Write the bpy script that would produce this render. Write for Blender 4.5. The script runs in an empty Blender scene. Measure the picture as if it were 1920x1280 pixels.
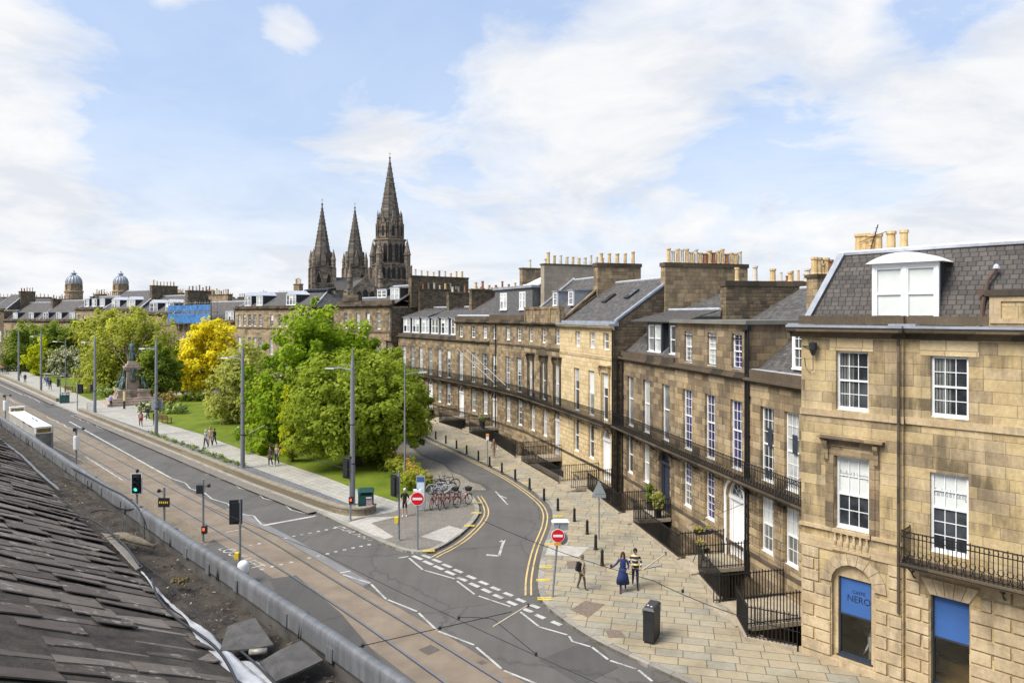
import bpy, bmesh, math, random
import numpy as np
from mathutils import Vector, Matrix
from mathutils.geometry import tessellate_polygon
RAD = math.radians
rnd = random.Random(11)
sc = bpy.context.scene
col = sc.collection
# ---------------------------------------------------------------- survey of the place
# camera at the origin 12 m above the street, looking along +Y; F/HY are its focal length and horizon row on a 1920 wide sheet
FPX, HC, HY = 1330.0, 12.0, 590.0
def G(px, py, z=0.0):
    d = FPX*(HC-z)/(py-HY)
    return ((px-960)/FPX*d, d)
def at(px, py, d):
    return Vector(((px-960)/FPX*d, d, HC-(py-HY)*d/FPX))
AST = math.atan(1250/1330)                     # street direction, to the left of +Y
U = Vector((-math.sin(AST), math.cos(AST)))    # along the street, away
N = Vector((math.cos(AST), math.sin(AST)))     # across the street, to the north
def UV2(u, n):
    p = U*u + N*n
    return (p.x, p.y)
# ---------------------------------------------------------------- node helpers
class NT:
    def __init__(s, mt):
        s.t = mt.node_tree; s.n = s.t.nodes; s.l = s.t.links
    def add(s, typ, props=None, **ins):
        nd = s.n.new(typ)
        for k, v in (props or {}).items(): setattr(nd, k, v)
        for k, v in ins.items():
            key = int(k[1:]) if k[0] == 'i' and k[1:].isdigit() else k.replace('_', ' ')
            s.set(nd.inputs[key], v)
        return nd
    def set(s, sock, v):
        if isinstance(v, bpy.types.NodeSocket): s.l.new(v, sock)
        elif isinstance(v, bpy.types.Node): s.l.new(v.outputs[0], sock)
        else: sock.default_value = v
    def math(s, op, a, b=0.0, c=None):
        nd = s.add('ShaderNodeMath', {'operation': op}, i0=a, i1=b)
        if c is not None: s.set(nd.inputs[2], c)
        return nd.outputs[0]
    def mix(s, f, a, b, mode='MIX'):
        nd = s.add('ShaderNodeMix', {'data_type': 'RGBA', 'blend_type': mode})
        s.set(nd.inputs[0], f); s.set(nd.inputs[6], a); s.set(nd.inputs[7], b)
        return nd.outputs[2]
    def ramp(s, f, stops, interp='LINEAR'):
        nd = s.add('ShaderNodeValToRGB'); cr = nd.color_ramp; cr.interpolation = interp
        while len(cr.elements) < len(stops): cr.elements.new(0.5)
        for e, (p, c) in zip(cr.elements, stops):
            e.position = p
            e.color = (c, c, c, 1) if isinstance(c, (int, float)) else (*c[:3], 1)
        s.set(nd.inputs[0], f)
        return nd.outputs[0]
    def noise(s, vec, scale, detail=4, rough=.6, out=0):
        nd = s.add('ShaderNodeTexNoise', Scale=scale, Detail=float(detail), Roughness=rough)
        if vec is not None: s.set(nd.inputs['Vector'], vec)
        return nd.outputs[out]
    def comb(s, x, y, z=0.0):
        return s.add('ShaderNodeCombineXYZ', i0=x, i1=y, i2=z).outputs[0]
def c4(c): return (*c[:3], 1)
MATS = {}
def newmat(name):
    m = bpy.data.materials.new(name); m.use_nodes = True
    t = NT(m); MATS[name] = m
    return m, t, t.n['Principled BSDF']
def plain(name, c, rough=.7, metal=0.0, var=.18, sc_=3.0, bump=.0, bsc=30.0, spec=.4, c2=None):
    """one material whose colour wanders with noise in the object's own space"""
    m, t, b = newmat(name)
    tc = t.add('ShaderNodeTexCoord').outputs['Object']
    nz = t.noise(tc, sc_, 5, .65)
    lo = tuple(x*(1-var) for x in c); hi = c2 or tuple(min(1, x*(1+var)) for x in c)
    t.set(b.inputs['Base Color'], t.ramp(nz, [(.3, lo), (.7, hi)]))
    b.inputs['Roughness'].default_value = rough; b.inputs['Metallic'].default_value = metal
    b.inputs['Specular IOR Level'].default_value = spec
    if bump:
        bp = t.add('ShaderNodeBump', Strength=bump, Distance=.02, Height=t.noise(tc, bsc, 6, .7))
        t.set(b.inputs['Normal'], bp)
    return m
def stone(name, cols, bw=.75, bh=.34, joint=.012, jc=(.12, .10, .075), soot=.5, sootc=(.075, .062, .047), rough=.88, bump=.5, seed=0.0, wear=.5):
    """coursed ashlar: every block its own tone, joints, soot with a shape of its own"""
    m, t, b = newmat(name)
    tc = t.add('ShaderNodeTexCoord').outputs['Object']
    s = t.add('ShaderNodeSeparateXYZ', i0=tc)
    u = t.math('ADD', s.outputs[0], s.outputs[1]); v = s.outputs[2]
    row = t.math('FLOOR', t.math('DIVIDE', v, bh))
    sh = t.math('MULTIPLY', t.add('ShaderNodeTexWhiteNoise', {'noise_dimensions': '1D'}, W=t.math('ADD', row, seed+.37)).outputs[0], 1.0)
    uu = t.math('ADD', t.math('DIVIDE', u, bw), sh)
    cl = t.math('FLOOR', uu)
    wn = t.add('ShaderNodeTexWhiteNoise', {'noise_dimensions': '2D'}, Vector=t.comb(cl, t.math('ADD', row, seed)))
    n = len(cols)
    base = t.ramp(wn.outputs[0], [((i+.5)/n, c) for i, c in enumerate(cols)])
    # grain inside the block
    fine = t.noise(tc, 9.0, 6, .7)
    base = t.mix(.55, base, t.ramp(fine, [(.25, .32), (.75, .72)]), 'OVERLAY')
    fu = t.math('SUBTRACT', uu, cl); fv = t.math('SUBTRACT', t.math('DIVIDE', v, bh), row)
    eu = t.math('MULTIPLY', t.math('MINIMUM', fu, t.math('SUBTRACT', 1.0, fu)), bw)
    ev = t.math('MULTIPLY', t.math('MINIMUM', fv, t.math('SUBTRACT', 1.0, fv)), bh)
    ed = t.math('MINIMUM', eu, ev)
    jm = t.ramp(t.math('DIVIDE', ed, joint*2.0), [(.35, 1.0), (.75, 0.0)])
    base = t.mix(t.math('MULTIPLY', jm, .5), base, c4(jc))
    base = t.mix(t.ramp(t.noise(t.comb(u, v, seed+9.0), .9, 6, .7), [(.38, .55), (.66, 0.0)]), base, t.mix(1.0, base, (.62, .58, .55, 1), 'MULTIPLY'))
    # soot: broad clouds broken up by streaks that ran down
    st = t.comb(t.math('MULTIPLY', u, 2.2), t.math('MULTIPLY', v, .32), seed)
    big = t.noise(t.comb(u, t.math('MULTIPLY', v, .8), seed+3.1), .42, 5, .62)
    strk = t.noise(st, 1.3, 6, .68)
    k = t.math('ADD', t.math('MULTIPLY', big, .55), t.math('MULTIPLY', strk, .45))
    k = t.ramp(k, [(.555-.2*soot, 0.0), (.70-.16*soot, 1.0)])
    k2 = t.math('MULTIPLY', k, t.ramp(wn.outputs[0], [(.1, .35), (.9, 1.0)]))
    base = t.mix(t.math('MULTIPLY', k2, min(1, .42+soot*.6)), base, c4(sootc))
    t.set(b.inputs['Base Color'], base)
    b.inputs['Roughness'].default_value = rough; b.inputs['Specular IOR Level'].default_value = .08
    hgt = t.math('ADD', t.math('MULTIPLY', jm, -1.0), t.math('MULTIPLY', fine, wear))
    t.set(b.inputs['Normal'], t.add('ShaderNodeBump', Strength=bump, Distance=.02, Height=hgt))
    return m
def slates(name, cols, bw=.26, bh=.19, seed=0.0, bump=.8):
    m, t, b = newmat(name)
    tc = t.add('ShaderNodeTexCoord').outputs['UV']
    s = t.add('ShaderNodeSeparateXYZ', i0=tc)
    u, v = s.outputs[0], s.outputs[1]
    row = t.math('FLOOR', t.math('DIVIDE', v, bh))
    sh = t.add('ShaderNodeTexWhiteNoise', {'noise_dimensions': '1D'}, W=t.math('ADD', row, seed)).outputs[0]
    uu = t.math('ADD', t.math('DIVIDE', u, bw), sh); cl = t.math('FLOOR', uu)
    wn = t.add('ShaderNodeTexWhiteNoise', {'noise_dimensions': '2D'}, Vector=t.comb(cl, t.math('ADD', row, seed)))
    n = len(cols)
    base = t.ramp(wn.outputs[0], [((i+.5)/n, c) for i, c in enumerate(cols)])
    base = t.mix(.5, base, t.ramp(t.noise(tc, 2.2, 6, .7), [(.3, .3), (.72, .7)]), 'OVERLAY')
    fu = t.math('SUBTRACT', uu, cl); fv = t.math('SUBTRACT', t.math('DIVIDE', v, bh), row)
    eu = t.math('MULTIPLY', t.math('MINIMUM', fu, t.math('SUBTRACT', 1.0, fu)), bw)
    ev = t.math('MULTIPLY', fv, bh)
    jm = t.ramp(t.math('DIVIDE', t.math('MINIMUM', eu, ev), .03), [(.2, 1.0), (.7, 0.0)])
    base = t.mix(t.math('MULTIPLY', jm, .7), base, (.02, .02, .02, 1))
    t.set(b.inputs['Base Color'], base)
    b.inputs['Roughness'].default_value = .7; b.inputs['Specular IOR Level'].default_value = .3
    h = t.math('ADD', t.math('MULTIPLY', fv, -.8), t.math('ADD', t.math('MULTIPLY', wn.outputs[0], .5), t.math('MULTIPLY', jm, -.7)))
    t.set(b.inputs['Normal'], t.add('ShaderNodeBump', Strength=bump, Distance=.02, Height=h))
    return m
def paving(name, cols, bw, bh, rot, joint=.015, jc=(.10, .09, .075), bump=.35, seed=0.0, stain=.4, offs=True):
    m, t, b = newmat(name)
    tc = t.add('ShaderNodeTexCoord').outputs['Object']
    mp = t.add('ShaderNodeMapping', Vector=tc, Rotation=(0, 0, -rot))
    s = t.add('ShaderNodeSeparateXYZ', i0=mp)
    u, v = s.outputs[0], s.outputs[1]
    row = t.math('FLOOR', t.math('DIVIDE', v, bh))
    sh = t.add('ShaderNodeTexWhiteNoise', {'noise_dimensions': '1D'}, W=t.math('ADD', row, seed+.77)).outputs[0] if offs else t.math('MULTIPLY', row, .5)
    uu = t.math('ADD', t.math('DIVIDE', u, bw), sh); cl = t.math('FLOOR', uu)
    wn = t.add('ShaderNodeTexWhiteNoise', {'noise_dimensions': '2D'}, Vector=t.comb(cl, t.math('ADD', row, seed)))
    n = len(cols)
    base = t.ramp(wn.outputs[0], [((i+.5)/n, c) for i, c in enumerate(cols)])
    base = t.mix(.4, base, t.ramp(t.noise(tc, 6, 6, .7), [(.25, .33), (.75, .68)]), 'OVERLAY')
    fu = t.math('SUBTRACT', uu, cl); fv = t.math('SUBTRACT', t.math('DIVIDE', v, bh), row)
    eu = t.math('MULTIPLY', t.math('MINIMUM', fu, t.math('SUBTRACT', 1.0, fu)), bw)
    ev = t.math('MULTIPLY', t.math('MINIMUM', fv, t.math('SUBTRACT', 1.0, fv)), bh)
    jm = t.ramp(t.math('DIVIDE', t.math('MINIMUM', eu, ev), joint*2), [(.3, 1.0), (.8, 0.0)])
    base = t.mix(t.math('MULTIPLY', jm, .8), base, c4(jc))
    stn = t.ramp(t.noise(tc, .55, 6, .65), [(.45, 0.0), (.7, 1.0)])
    base = t.mix(t.math('MULTIPLY', stn, stain), base, t.mix(1.0, base, (.5, .48, .45, 1), 'MULTIPLY'))
    t.set(b.inputs['Base Color'], base)
    b.inputs['Roughness'].default_value = .85; b.inputs['Specular IOR Level'].default_value = .25
    h = t.math('ADD', t.math('MULTIPLY', jm, -1.0), t.math('MULTIPLY', wn.outputs[0], .3))
    t.set(b.inputs['Normal'], t.add('ShaderNodeBump', Strength=bump, Distance=.015, Height=h))
    return m
def asphalt(name, c, patch=.25, tint=(.09, .085, .08)):
    m, t, b = newmat(name)
    tc = t.add('ShaderNodeTexCoord').outputs['Object']
    g = t.noise(tc, 38, 3, .8); w = t.noise(tc, .35, 6, .65)
    mp = t.add('ShaderNodeMapping', Vector=tc, Rotation=(0, 0, -AST), Scale=(2.2, .12, 1))
    lane = t.noise(mp.outputs[0], .8, 4, .6)     # wheel tracks worn along the street
    base = t.mix(t.ramp(w, [(.35, 0.0), (.7, 1.0)]), c4(c), c4(tint))
    base = t.mix(t.math('MULTIPLY', t.ramp(lane, [(.42, 0.0), (.66, 1.0)]), patch), base, t.mix(1.0, base, (.6, .6, .6, 1), 'MULTIPLY'))
    base = t.mix(.6, base, t.ramp(g, [(.25, .25), (.78, .78)]), 'OVERLAY')
    vr = t.add('ShaderNodeTexVoronoi', {'feature': 'DISTANCE_TO_EDGE'}, Scale=.16)
    t.set(vr.inputs['Vector'], t.add('ShaderNodeVectorMath', {'operation': 'ADD'}, i0=tc, i1=t.noise(tc, .9, 5, .7, 1)).outputs[0])
    crack = t.ramp(vr.outputs[0], [(.0, 1.0), (.012, 0.0)])
    base = t.mix(t.math('MULTIPLY', crack, .35), base, (.02, .02, .02, 1))
    t.set(b.inputs['Base Color'], base)
    b.inputs['Roughness'].default_value = .82; b.inputs['Specular IOR Level'].default_value = .3
    t.set(b.inputs['Normal'], t.add('ShaderNodeBump', Strength=.25, Distance=.01, Height=g))
    return m
def leafmat(name, stops, trans=.55):
    m, t, b = newmat(name)
    a = t.add('ShaderNodeAttribute', {'attribute_name': 'tint'}).outputs['Fac']
    cr = t.ramp(a, stops)
    t.set(b.inputs['Base Color'], cr); b.inputs['Roughness'].default_value = .7; b.inputs['Specular IOR Level'].default_value = .08
    tr = t.add('ShaderNodeBsdfTranslucent', Color=t.mix(1.0, cr, (1.6, 1.5, .8, 1), 'MULTIPLY'))
    mx = t.add('ShaderNodeMixShader', i0=trans, i1=b.outputs[0], i2=tr.outputs[0])
    t.l.new(mx.outputs[0], t.n['Material Output'].inputs[0])
    return m
def glassmat(name, c=(.02, .024, .028), var=(.10, .11, .12), rough=.06):
    """window glass with a dim room behind it: dark, mirror-like, slightly wavy"""
    m, t, b = newmat(name)
    tc = t.add('ShaderNodeTexCoord').outputs['Object']
    t.set(b.inputs['Base Color'], t.ramp(t.noise(tc, .9, 4, .6), [(.42, c), (.75, var)]))
    b.inputs['Roughness'].default_value = rough; b.inputs['Specular IOR Level'].default_value = .75
    t.set(b.inputs['Normal'], t.add('ShaderNodeBump', Strength=.06, Distance=.05, Height=t.noise(tc, 1.4, 2, .5)))
    return m
# ---------------------------------------------------------------- mesh builder
class MB:
    def __init__(s): s.v = []; s.f = []; s.m = []; s.uv = {}
    def face(s, pts, m=0, uv=None):
        i = len(s.v); s.v += [tuple(p) for p in pts]
        if uv: s.uv[len(s.f)] = uv
        s.f.append(tuple(range(i, i+len(pts)))); s.m.append(m)
    def box(s, x0, x1, y0, y1, z0, z1, m=0):
        s.hexa([(x0, y0, z0), (x1, y0, z0), (x1, y1, z0), (x0, y1, z0)], [(x0, y0, z1), (x1, y0, z1), (x1, y1, z1), (x0, y1, z1)], m)
    def hexa(s, a, b, m=0):
        i = len(s.v); n = len(a); s.v += [tuple(p) for p in a]+[tuple(p) for p in b]
        fs = [tuple(i+k for k in reversed(range(n))), tuple(i+n+k for k in range(n))]
        fs += [(i+k, i+(k+1) % n, i+n+(k+1) % n, i+n+k) for k in range(n)]
        s.f += fs; s.m += [m]*len(fs)
    def prism(s, poly, z0, z1, m=0):
        """any simple 2D outline (x, y) raised from z0 to z1"""
        ar = sum(poly[k][0]*poly[(k+1) % len(poly)][1]-poly[(k+1) % len(poly)][0]*poly[k][1] for k in range(len(poly)))
        if ar < 0: poly = poly[::-1]
        n = len(poly); i = len(s.v)
        s.v += [(p[0], p[1], z0) for p in poly]+[(p[0], p[1], z1) for p in poly]
        for k in range(n): s.f.append((i+k, i+(k+1) % n, i+n+(k+1) % n, i+n+k)); s.m.append(m)
        for t in tessellate_polygon([[Vector((p[0], p[1], 0)) for p in poly]]):
            a, b, c = t
            ca = (poly[b][0]-poly[a][0])*(poly[c][1]-poly[a][1])-(poly[b][1]-poly[a][1])*(poly[c][0]-poly[a][0])
            if ca < 0: b, c = c, b
            s.f.append((i+n+a, i+n+b, i+n+c)); s.m.append(m)
            if z0 > z1-.5 or True: s.f.append((i+a, i+c, i+b)); s.m.append(m)
    def sheet(s, poly, z, m=0):
        i = len(s.v); s.v += [(p[0], p[1], z) for p in poly]
        for t in tessellate_polygon([[Vector((p[0], p[1], 0)) for p in poly]]):
            a, b, c = t
            ca = (poly[b][0]-poly[a][0])*(poly[c][1]-poly[a][1])-(poly[b][1]-poly[a][1])*(poly[c][0]-poly[a][0])
            if ca < 0: b, c = c, b
            s.f.append((i+a, i+b, i+c)); s.m.append(m)
    def xz(s, poly, y0, y1, m=0):
        """outline in (x, z), thickness along y"""
        n = len(poly); i = len(s.v)
        s.v += [(p[0], y0, p[1]) for p in poly]+[(p[0], y1, p[1]) for p in poly]
        for k in range(n): s.f.append((i+k, i+n+k, i+n+(k+1) % n, i+(k+1) % n)); s.m.append(m)
        for t in tessellate_polygon([[Vector((p[0], p[1], 0)) for p in poly]]):
            s.f.append((i+t[0], i+t[1], i+t[2])); s.m.append(m)
            s.f.append((i+n+t[0], i+n+t[2], i+n+t[1])); s.m.append(m)
    def yz(s, poly, x0, x1, m=0):
        n = len(poly); i = len(s.v)
        s.v += [(x0, p[0], p[1]) for p in poly]+[(x1, p[0], p[1]) for p in poly]
        for k in range(n): s.f.append((i+k, i+n+k, i+n+(k+1) % n, i+(k+1) % n)); s.m.append(m)
        for t in tessellate_polygon([[Vector((p[0], p[1], 0)) for p in poly]]):
            s.f.append((i+t[0], i+t[1], i+t[2])); s.m.append(m)
            s.f.append((i+n+t[0], i+n+t[2], i+n+t[1])); s.m.append(m)
    def tube(s, pts, r, n=6, m=0, cap=True):
        pts = [Vector(p) for p in pts]; k = len(pts)
        rs = r if isinstance(r, (list, tuple)) else [r]*k
        i0 = len(s.v); prev = None
        for j, p in enumerate(pts):
            d = (pts[min(j+1, k-1)]-pts[max(j-1, 0)])
            d = d.normalized() if d.length > 1e-9 else Vector((0, 0, 1))
            if prev is None:
                a = d.orthogonal().normalized()
            else:
                a = prev-d*prev.dot(d)
                a = a.normalized() if a.length > 1e-6 else d.orthogonal().normalized()
            prev = a; b = d.cross(a)
            for q in range(n):
                w = 2*math.pi*q/n
                s.v.append(tuple(p+(a*math.cos(w)+b*math.sin(w))*rs[j]))
        for j in range(k-1):
            for q in range(n):
                s.f.append((i0+j*n+q, i0+j*n+(q+1) % n, i0+(j+1)*n+(q+1) % n, i0+(j+1)*n+q)); s.m.append(m)
        if cap:
            s.f.append(tuple(i0+q for q in reversed(range(n)))); s.f.append(tuple(i0+(k-1)*n+q for q in range(n))); s.m += [m, m]
    def lathe(s, prof, n=12, c=(0, 0, 0), m=0, a0=0.0):
        i0 = len(s.v); k = len(prof)
        for r, z in prof:
            for q in range(n):
                w = 2*math.pi*q/n+a0
                s.v.append((c[0]+r*math.cos(w), c[1]+r*math.sin(w), c[2]+z))
        for j in range(k-1):
            for q in range(n):
                s.f.append((i0+j*n+q, i0+j*n+(q+1) % n, i0+(j+1)*n+(q+1) % n, i0+(j+1)*n+q)); s.m.append(m)
        s.f.append(tuple(i0+q for q in reversed(range(n)))); s.f.append(tuple(i0+(k-1)*n+q for q in range(n))); s.m += [m, m]
    def ring(s, c, r, t, axis='y', n=14, k=4, m=0):
        pts = []
        for q in range(n+1):
            w = 2*math.pi*q/n; a, b = r*math.cos(w), r*math.sin(w)
            pts.append((c[0]+a, c[1], c[2]+b) if axis == 'y' else (c[0], c[1]+a, c[2]+b) if axis == 'x' else (c[0]+a, c[1]+b, c[2]))
        s.tube(pts, t, k, m, cap=False)
    def roofq(s, a, b, c, d, m=0, th=.06):
        """sloping slab a-b along the eaves, c-d along the ridge, with slate UVs in metres"""
        a, b, c, d = map(Vector, (a, b, c, d))
        ex = (b-a).normalized() if (b-a).length > .01 else (c-d).normalized()
        nrm = ex.cross(d-a); nrm = nrm.normalized() if nrm.length > 1e-6 else Vector((0, 0, 1))
        up = nrm.cross(ex)
        uv = [((p-a).dot(ex), (p-a).dot(up)) for p in (a, b, c, d)]
        s.face([a, b, c, d], m, uv)
        e = nrm*-th
        s.face([d+e, c+e, b+e, a+e], m)
        for p, q in ((a, b), (b, c), (c, d), (d, a)): s.face([q, p, p+e, q+e], m)
    def build(s, name, mats, parent=None, smooth=False, loc=None, rz=None):
        me = bpy.data.meshes.new(name)
        me.from_pydata(s.v, [], s.f)
        if not isinstance(mats, (list, tuple)): mats = [mats]
        for x in mats: me.materials.append(x)
        if len(mats) > 1: me.polygons.foreach_set('material_index', s.m)
        if smooth: me.polygons.foreach_set('use_smooth', [True]*len(s.f))
        if s.uv:
            ul = me.uv_layers.new(name='UVMap')
            for fi, uv in s.uv.items():
                p = me.polygons[fi]
                for k, li in enumerate(p.loop_indices): ul.data[li].uv = uv[k]
        me.update()
        o = bpy.data.objects.new(name, me); col.objects.link(o)
        if parent: o.parent = parent
        if loc is not None: o.location = loc
        if rz is not None: o.rotation_euler = (0, 0, rz)
        return o
LABELS = {}
def tag(o, label, cat, group=None, kind=None):
    o['label'] = label; o['category'] = cat
    if group: o['group'] = group
    if kind: o['kind'] = kind
    LABELS.setdefault(label, []).append(o.name)
    return o
def thing(name, label, cat, loc=(0, 0, 0), rz=0.0, group=None):
    o = bpy.data.objects.new(name, None); col.objects.link(o); o.empty_display_size = .3
    o.location = loc if len(loc) == 3 else (*loc, 0); o.rotation_euler = (0, 0, rz)
    return tag(o, label, cat, group)
def struct(name, mb, m, label, cat, kind='structure', smooth=False):
    o = mb.build(name, m, smooth=smooth); tag(o, label, cat, kind=kind); return o
def copy_tree(o, parent=None):
    c = o.copy(); col.objects.link(c); c.parent = parent
    for ch in list(o.children): copy_tree(ch, c)
    return c
def offset_line(pts, d):
    """2D polyline moved d metres to its right"""
    out = []
    P = [Vector(p[:2]) for p in pts]
    for i, p in enumerate(P):
        t = Vector((0, 0))
        if i: t += (p-P[i-1]).normalized()
        if i < len(P)-1: t += (P[i+1]-p).normalized()
        t.normalize(); out.append((p.x+t.y*d, p.y-t.x*d))
    return out
def dense(pts, step=1.0):
    out = []
    for a, b in zip(pts, pts[1:]):
        a, b = Vector(a), Vector(b); n = max(1, int((b-a).length/step))
        out += [tuple(a.lerp(b, k/n)) for k in range(n)]
    return out+[tuple(pts[-1])]
def smooth2(pts, it=2):
    for _ in range(it):
        q = [pts[0]]
        for a, b in zip(pts, pts[1:]):
            a, b = Vector(a), Vector(b); q += [tuple(a.lerp(b, .25)), tuple(a.lerp(b, .75))]
        pts = q+[pts[-1]]
    return pts
def ribbon(mb, pts, w, z, m=0):
    L = offset_line(pts, -w/2); Rr = offset_line(pts, w/2)
    for i in range(len(pts)-1):
        mb.face([(*Rr[i], z), (*Rr[i+1], z), (*L[i+1], z), (*L[i], z)], m)
def wallrun(mb, pts, w, z0, z1, m=0):
    L = offset_line(pts, -w/2); Rr = offset_line(pts, w/2)
    mb.prism(L+Rr[::-1], z0, z1, m)
def text_mesh(name, body, size, m, parent=None, ext=.004, align='CENTER'):
    cu = bpy.data.curves.new(name, 'FONT'); cu.body = body; cu.size = size; cu.extrude = ext; cu.align_x = align; cu.align_y = 'CENTER'
    tmp = bpy.data.objects.new(name+'_tmp', cu); col.objects.link(tmp)
    dg = bpy.context.evaluated_depsgraph_get(); dg.update()
    me = bpy.data.meshes.new_from_object(tmp.evaluated_get(dg))
    bpy.data.objects.remove(tmp); bpy.data.curves.remove(cu)
    me.materials.clear(); me.materials.append(m); me.name = name
    o = bpy.data.objects.new(name, me); col.objects.link(o)
    if parent: o.parent = parent
    return o
# ---------------------------------------------------------------- materials
TAN = [(.46, .345, .20), (.39, .29, .165), (.53, .42, .265), (.27, .205, .135), (.43, .315, .18), (.32, .24, .14)]
BRN = [(.38, .285, .17), (.30, .225, .135), (.46, .355, .22), (.20, .155, .108), (.35, .26, .155), (.25, .187, .122)]
M_NH = stone('corner_sandstone', [(.61, .47, .255), (.56, .43, .23), (.66, .515, .305), (.46, .355, .215), (.59, .445, .23)], .95, .36, joint=.008, soot=.7, seed=1.3)
M_NHR = stone('corner_rusticated_sandstone', [(.58, .46, .29), (.52, .405, .25), (.62, .49, .32), (.54, .425, .27)], 2.3, .75, joint=.001, soot=.56, seed=4.3)
M_A = stone('golden_sandstone', TAN, .8, .33, soot=.68, seed=7.7)
M_B = stone('brown_sandstone', BRN+[(.33, .24, .15)], .7, .33, soot=.7, seed=12.1)
M_C = stone('cleaned_cream_sandstone', [(.68, .535, .31), (.64, .49, .275), (.72, .57, .345), (.61, .465, .26)], .85, .34, soot=.08, seed=21.0)
M_D = stone('mottled_sandstone', BRN+TAN[:2], .6, .3, soot=.7, seed=31.0)
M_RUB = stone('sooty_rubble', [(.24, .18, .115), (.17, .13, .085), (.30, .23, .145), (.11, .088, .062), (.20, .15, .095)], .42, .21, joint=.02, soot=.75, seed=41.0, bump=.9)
M_RENDER = stone('grey_render_blocks', [(.38, .33, .255), (.35, .305, .235), (.41, .355, .275)], .8, .4, joint=.006, soot=.12, seed=51.0)
M_FAR = stone('far_sandstone', [(.42, .32, .20), (.35, .265, .165), (.48, .37, .24), (.29, .22, .14)], 1.0, .4, joint=.02, soot=.5, seed=61.0)
M_CATH = stone('cathedral_stone', [(.27, .22, .165), (.19, .155, .12), (.36, .29, .215), (.14, .12, .098)], 1.5, .7, joint=.04, soot=.6, seed=71.0, sootc=(.05, .043, .036))  # block tones lightened to put slight distance haze into the colour
M_CATHS = stone('cathedral_spire_stone', [(.165, .145, .12), (.12, .107, .092), (.26, .22, .17), (.10, .092, .082)], 1.6, .8, joint=.05, soot=.6, seed=73.0, sootc=(.04, .037, .033))  # spire tones lifted likewise, haze painted into the stone
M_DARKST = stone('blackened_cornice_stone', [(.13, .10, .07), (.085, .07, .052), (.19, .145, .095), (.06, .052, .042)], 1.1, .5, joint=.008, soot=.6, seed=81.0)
M_TRIM = stone('dressed_stone_trim', [(.52, .405, .25), (.47, .36, .22), (.56, .44, .27)], 1.4, .6, joint=.004, soot=.35, seed=85.0)
M_SLATE = slates('grey_slates', [(.078, .072, .068), (.115, .107, .10), (.06, .056, .054), (.145, .13, .115), (.092, .085, .08)])
M_SLATEB = slates('brown_slates', [(.072, .063, .057), (.105, .09, .077), (.055, .05, .045), (.09, .079, .07)], .24, .17, seed=3.0)
M_LEAD = plain('lead_sheet', (.30, .32, .355), .5, 0.2, .22, 2.0, .15, 9)
M_LEADL = plain('pale_lead_flashing', (.50, .52, .56), .5, 0.1, .2, 3.0)
M_WHITE = plain('white_painted_timber', (.80, .80, .79), .45, 0, .05, 6)
M_NAVY = plain('dark_blue_painted_timber', (.032, .04, .058), .4, 0, .15, 4)
M_BLACK = plain('black_painted_iron', (.012, .012, .013), .45, 0, .3, 9)
M_GLASS = glassmat('dark_window_glass')
M_GLASSP = glassmat('window_glass_purple_blinds', (.03, .028, .07), (.06, .05, .20))
M_GLASSL = glassmat('window_glass_blinds_and_sky', (.36, .37, .36), (.56, .57, .55), .12)  # pale tone stands for drawn blinds and painted-in sky reflection
M_GLASSM = glassmat('window_glass_curtains_and_sky', (.12, .125, .115), (.30, .31, .29), .1)  # grey tone covers net curtains plus reflected sky put into the colour
M_BLIND = plain('pale_roller_blind', (.62, .64, .61), .7, 0, .06, 2)
M_BLUEB = plain('blue_roller_blind', (.04, .115, .33), .6, 0, .08, 1.5)
M_NAVYT = plain('dark_navy_print', (.012, .016, .035), .6, 0, .1)
M_GREYT = plain('grey_window_lettering', (.26, .28, .27), .6, 0, .1)
M_POTB = plain('buff_clay_pot', (.60, .42, .20), .8, 0, .22, 5)
M_POTR = plain('terracotta_pot', (.34, .135, .07), .8, 0, .3, 5)
M_POTW = plain('pale_clay_pot', (.60, .54, .44), .8, 0, .2, 5)
M_POTG = plain('sooty_clay_pot', (.22, .19, .15), .85, 0, .3, 5)
POTS = [M_POTB, M_POTB, M_POTB, M_POTW, M_POTR, M_POTG]
M_GALV = plain('galvanised_grey_pole', (.25, .265, .28), .45, .3, .12, 3)
M_POLE = plain('grey_painted_pole', (.205, .215, .225), .5, .1, .1, 2)
M_DARK = plain('charcoal_plastic', (.022, .023, .025), .5, 0, .2, 6)
M_STEPST = plain('worn_step_stone', (.36, .30, .215), .85, 0, .25, 2.5, .2, 12)
M_CONC = plain('pale_concrete', (.42, .39, .34), .85, 0, .2, 3, .2, 20)
M_ASPH = asphalt('street_asphalt', (.108, .100, .091), tint=(.135, .125, .113))
M_ASPH2 = asphalt('newer_asphalt', (.085, .08, .074), tint=(.105, .098, .09))
M_GROUND = asphalt('old_ground', (.13, .125, .11), tint=(.16, .15, .13))
M_TRAM = paving('tram_lane_setts', [(.255, .205, .14), (.225, .18, .125), (.28, .225, .155), (.205, .165, .12)], .24, .12, RAD(90)+AST, .008, stain=.5, bump=.2)
M_TRAMP = plain('pinkish_tram_slab', (.215, .168, .12), .85, 0, .2, .7, .15, 40, c2=(.27, .212, .155))
M_FLAG = paving('sandstone_flags', [(.37, .31, .205), (.335, .30, .22), (.39, .33, .225), (.35, .285, .185), (.31, .285, .22)], .95, .55, RAD(-13), .016, stain=.6)
M_PATH = paving('grey_path_flags', [(.40, .38, .33), (.37, .355, .31), (.43, .405, .35)], .7, .45, RAD(90)+AST, .012, stain=.35)
M_ISLE = paving('small_grey_paviours', [(.22, .195, .165), (.25, .22, .185), (.20, .18, .155)], .22, .11, RAD(20), .008, stain=.3)
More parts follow.
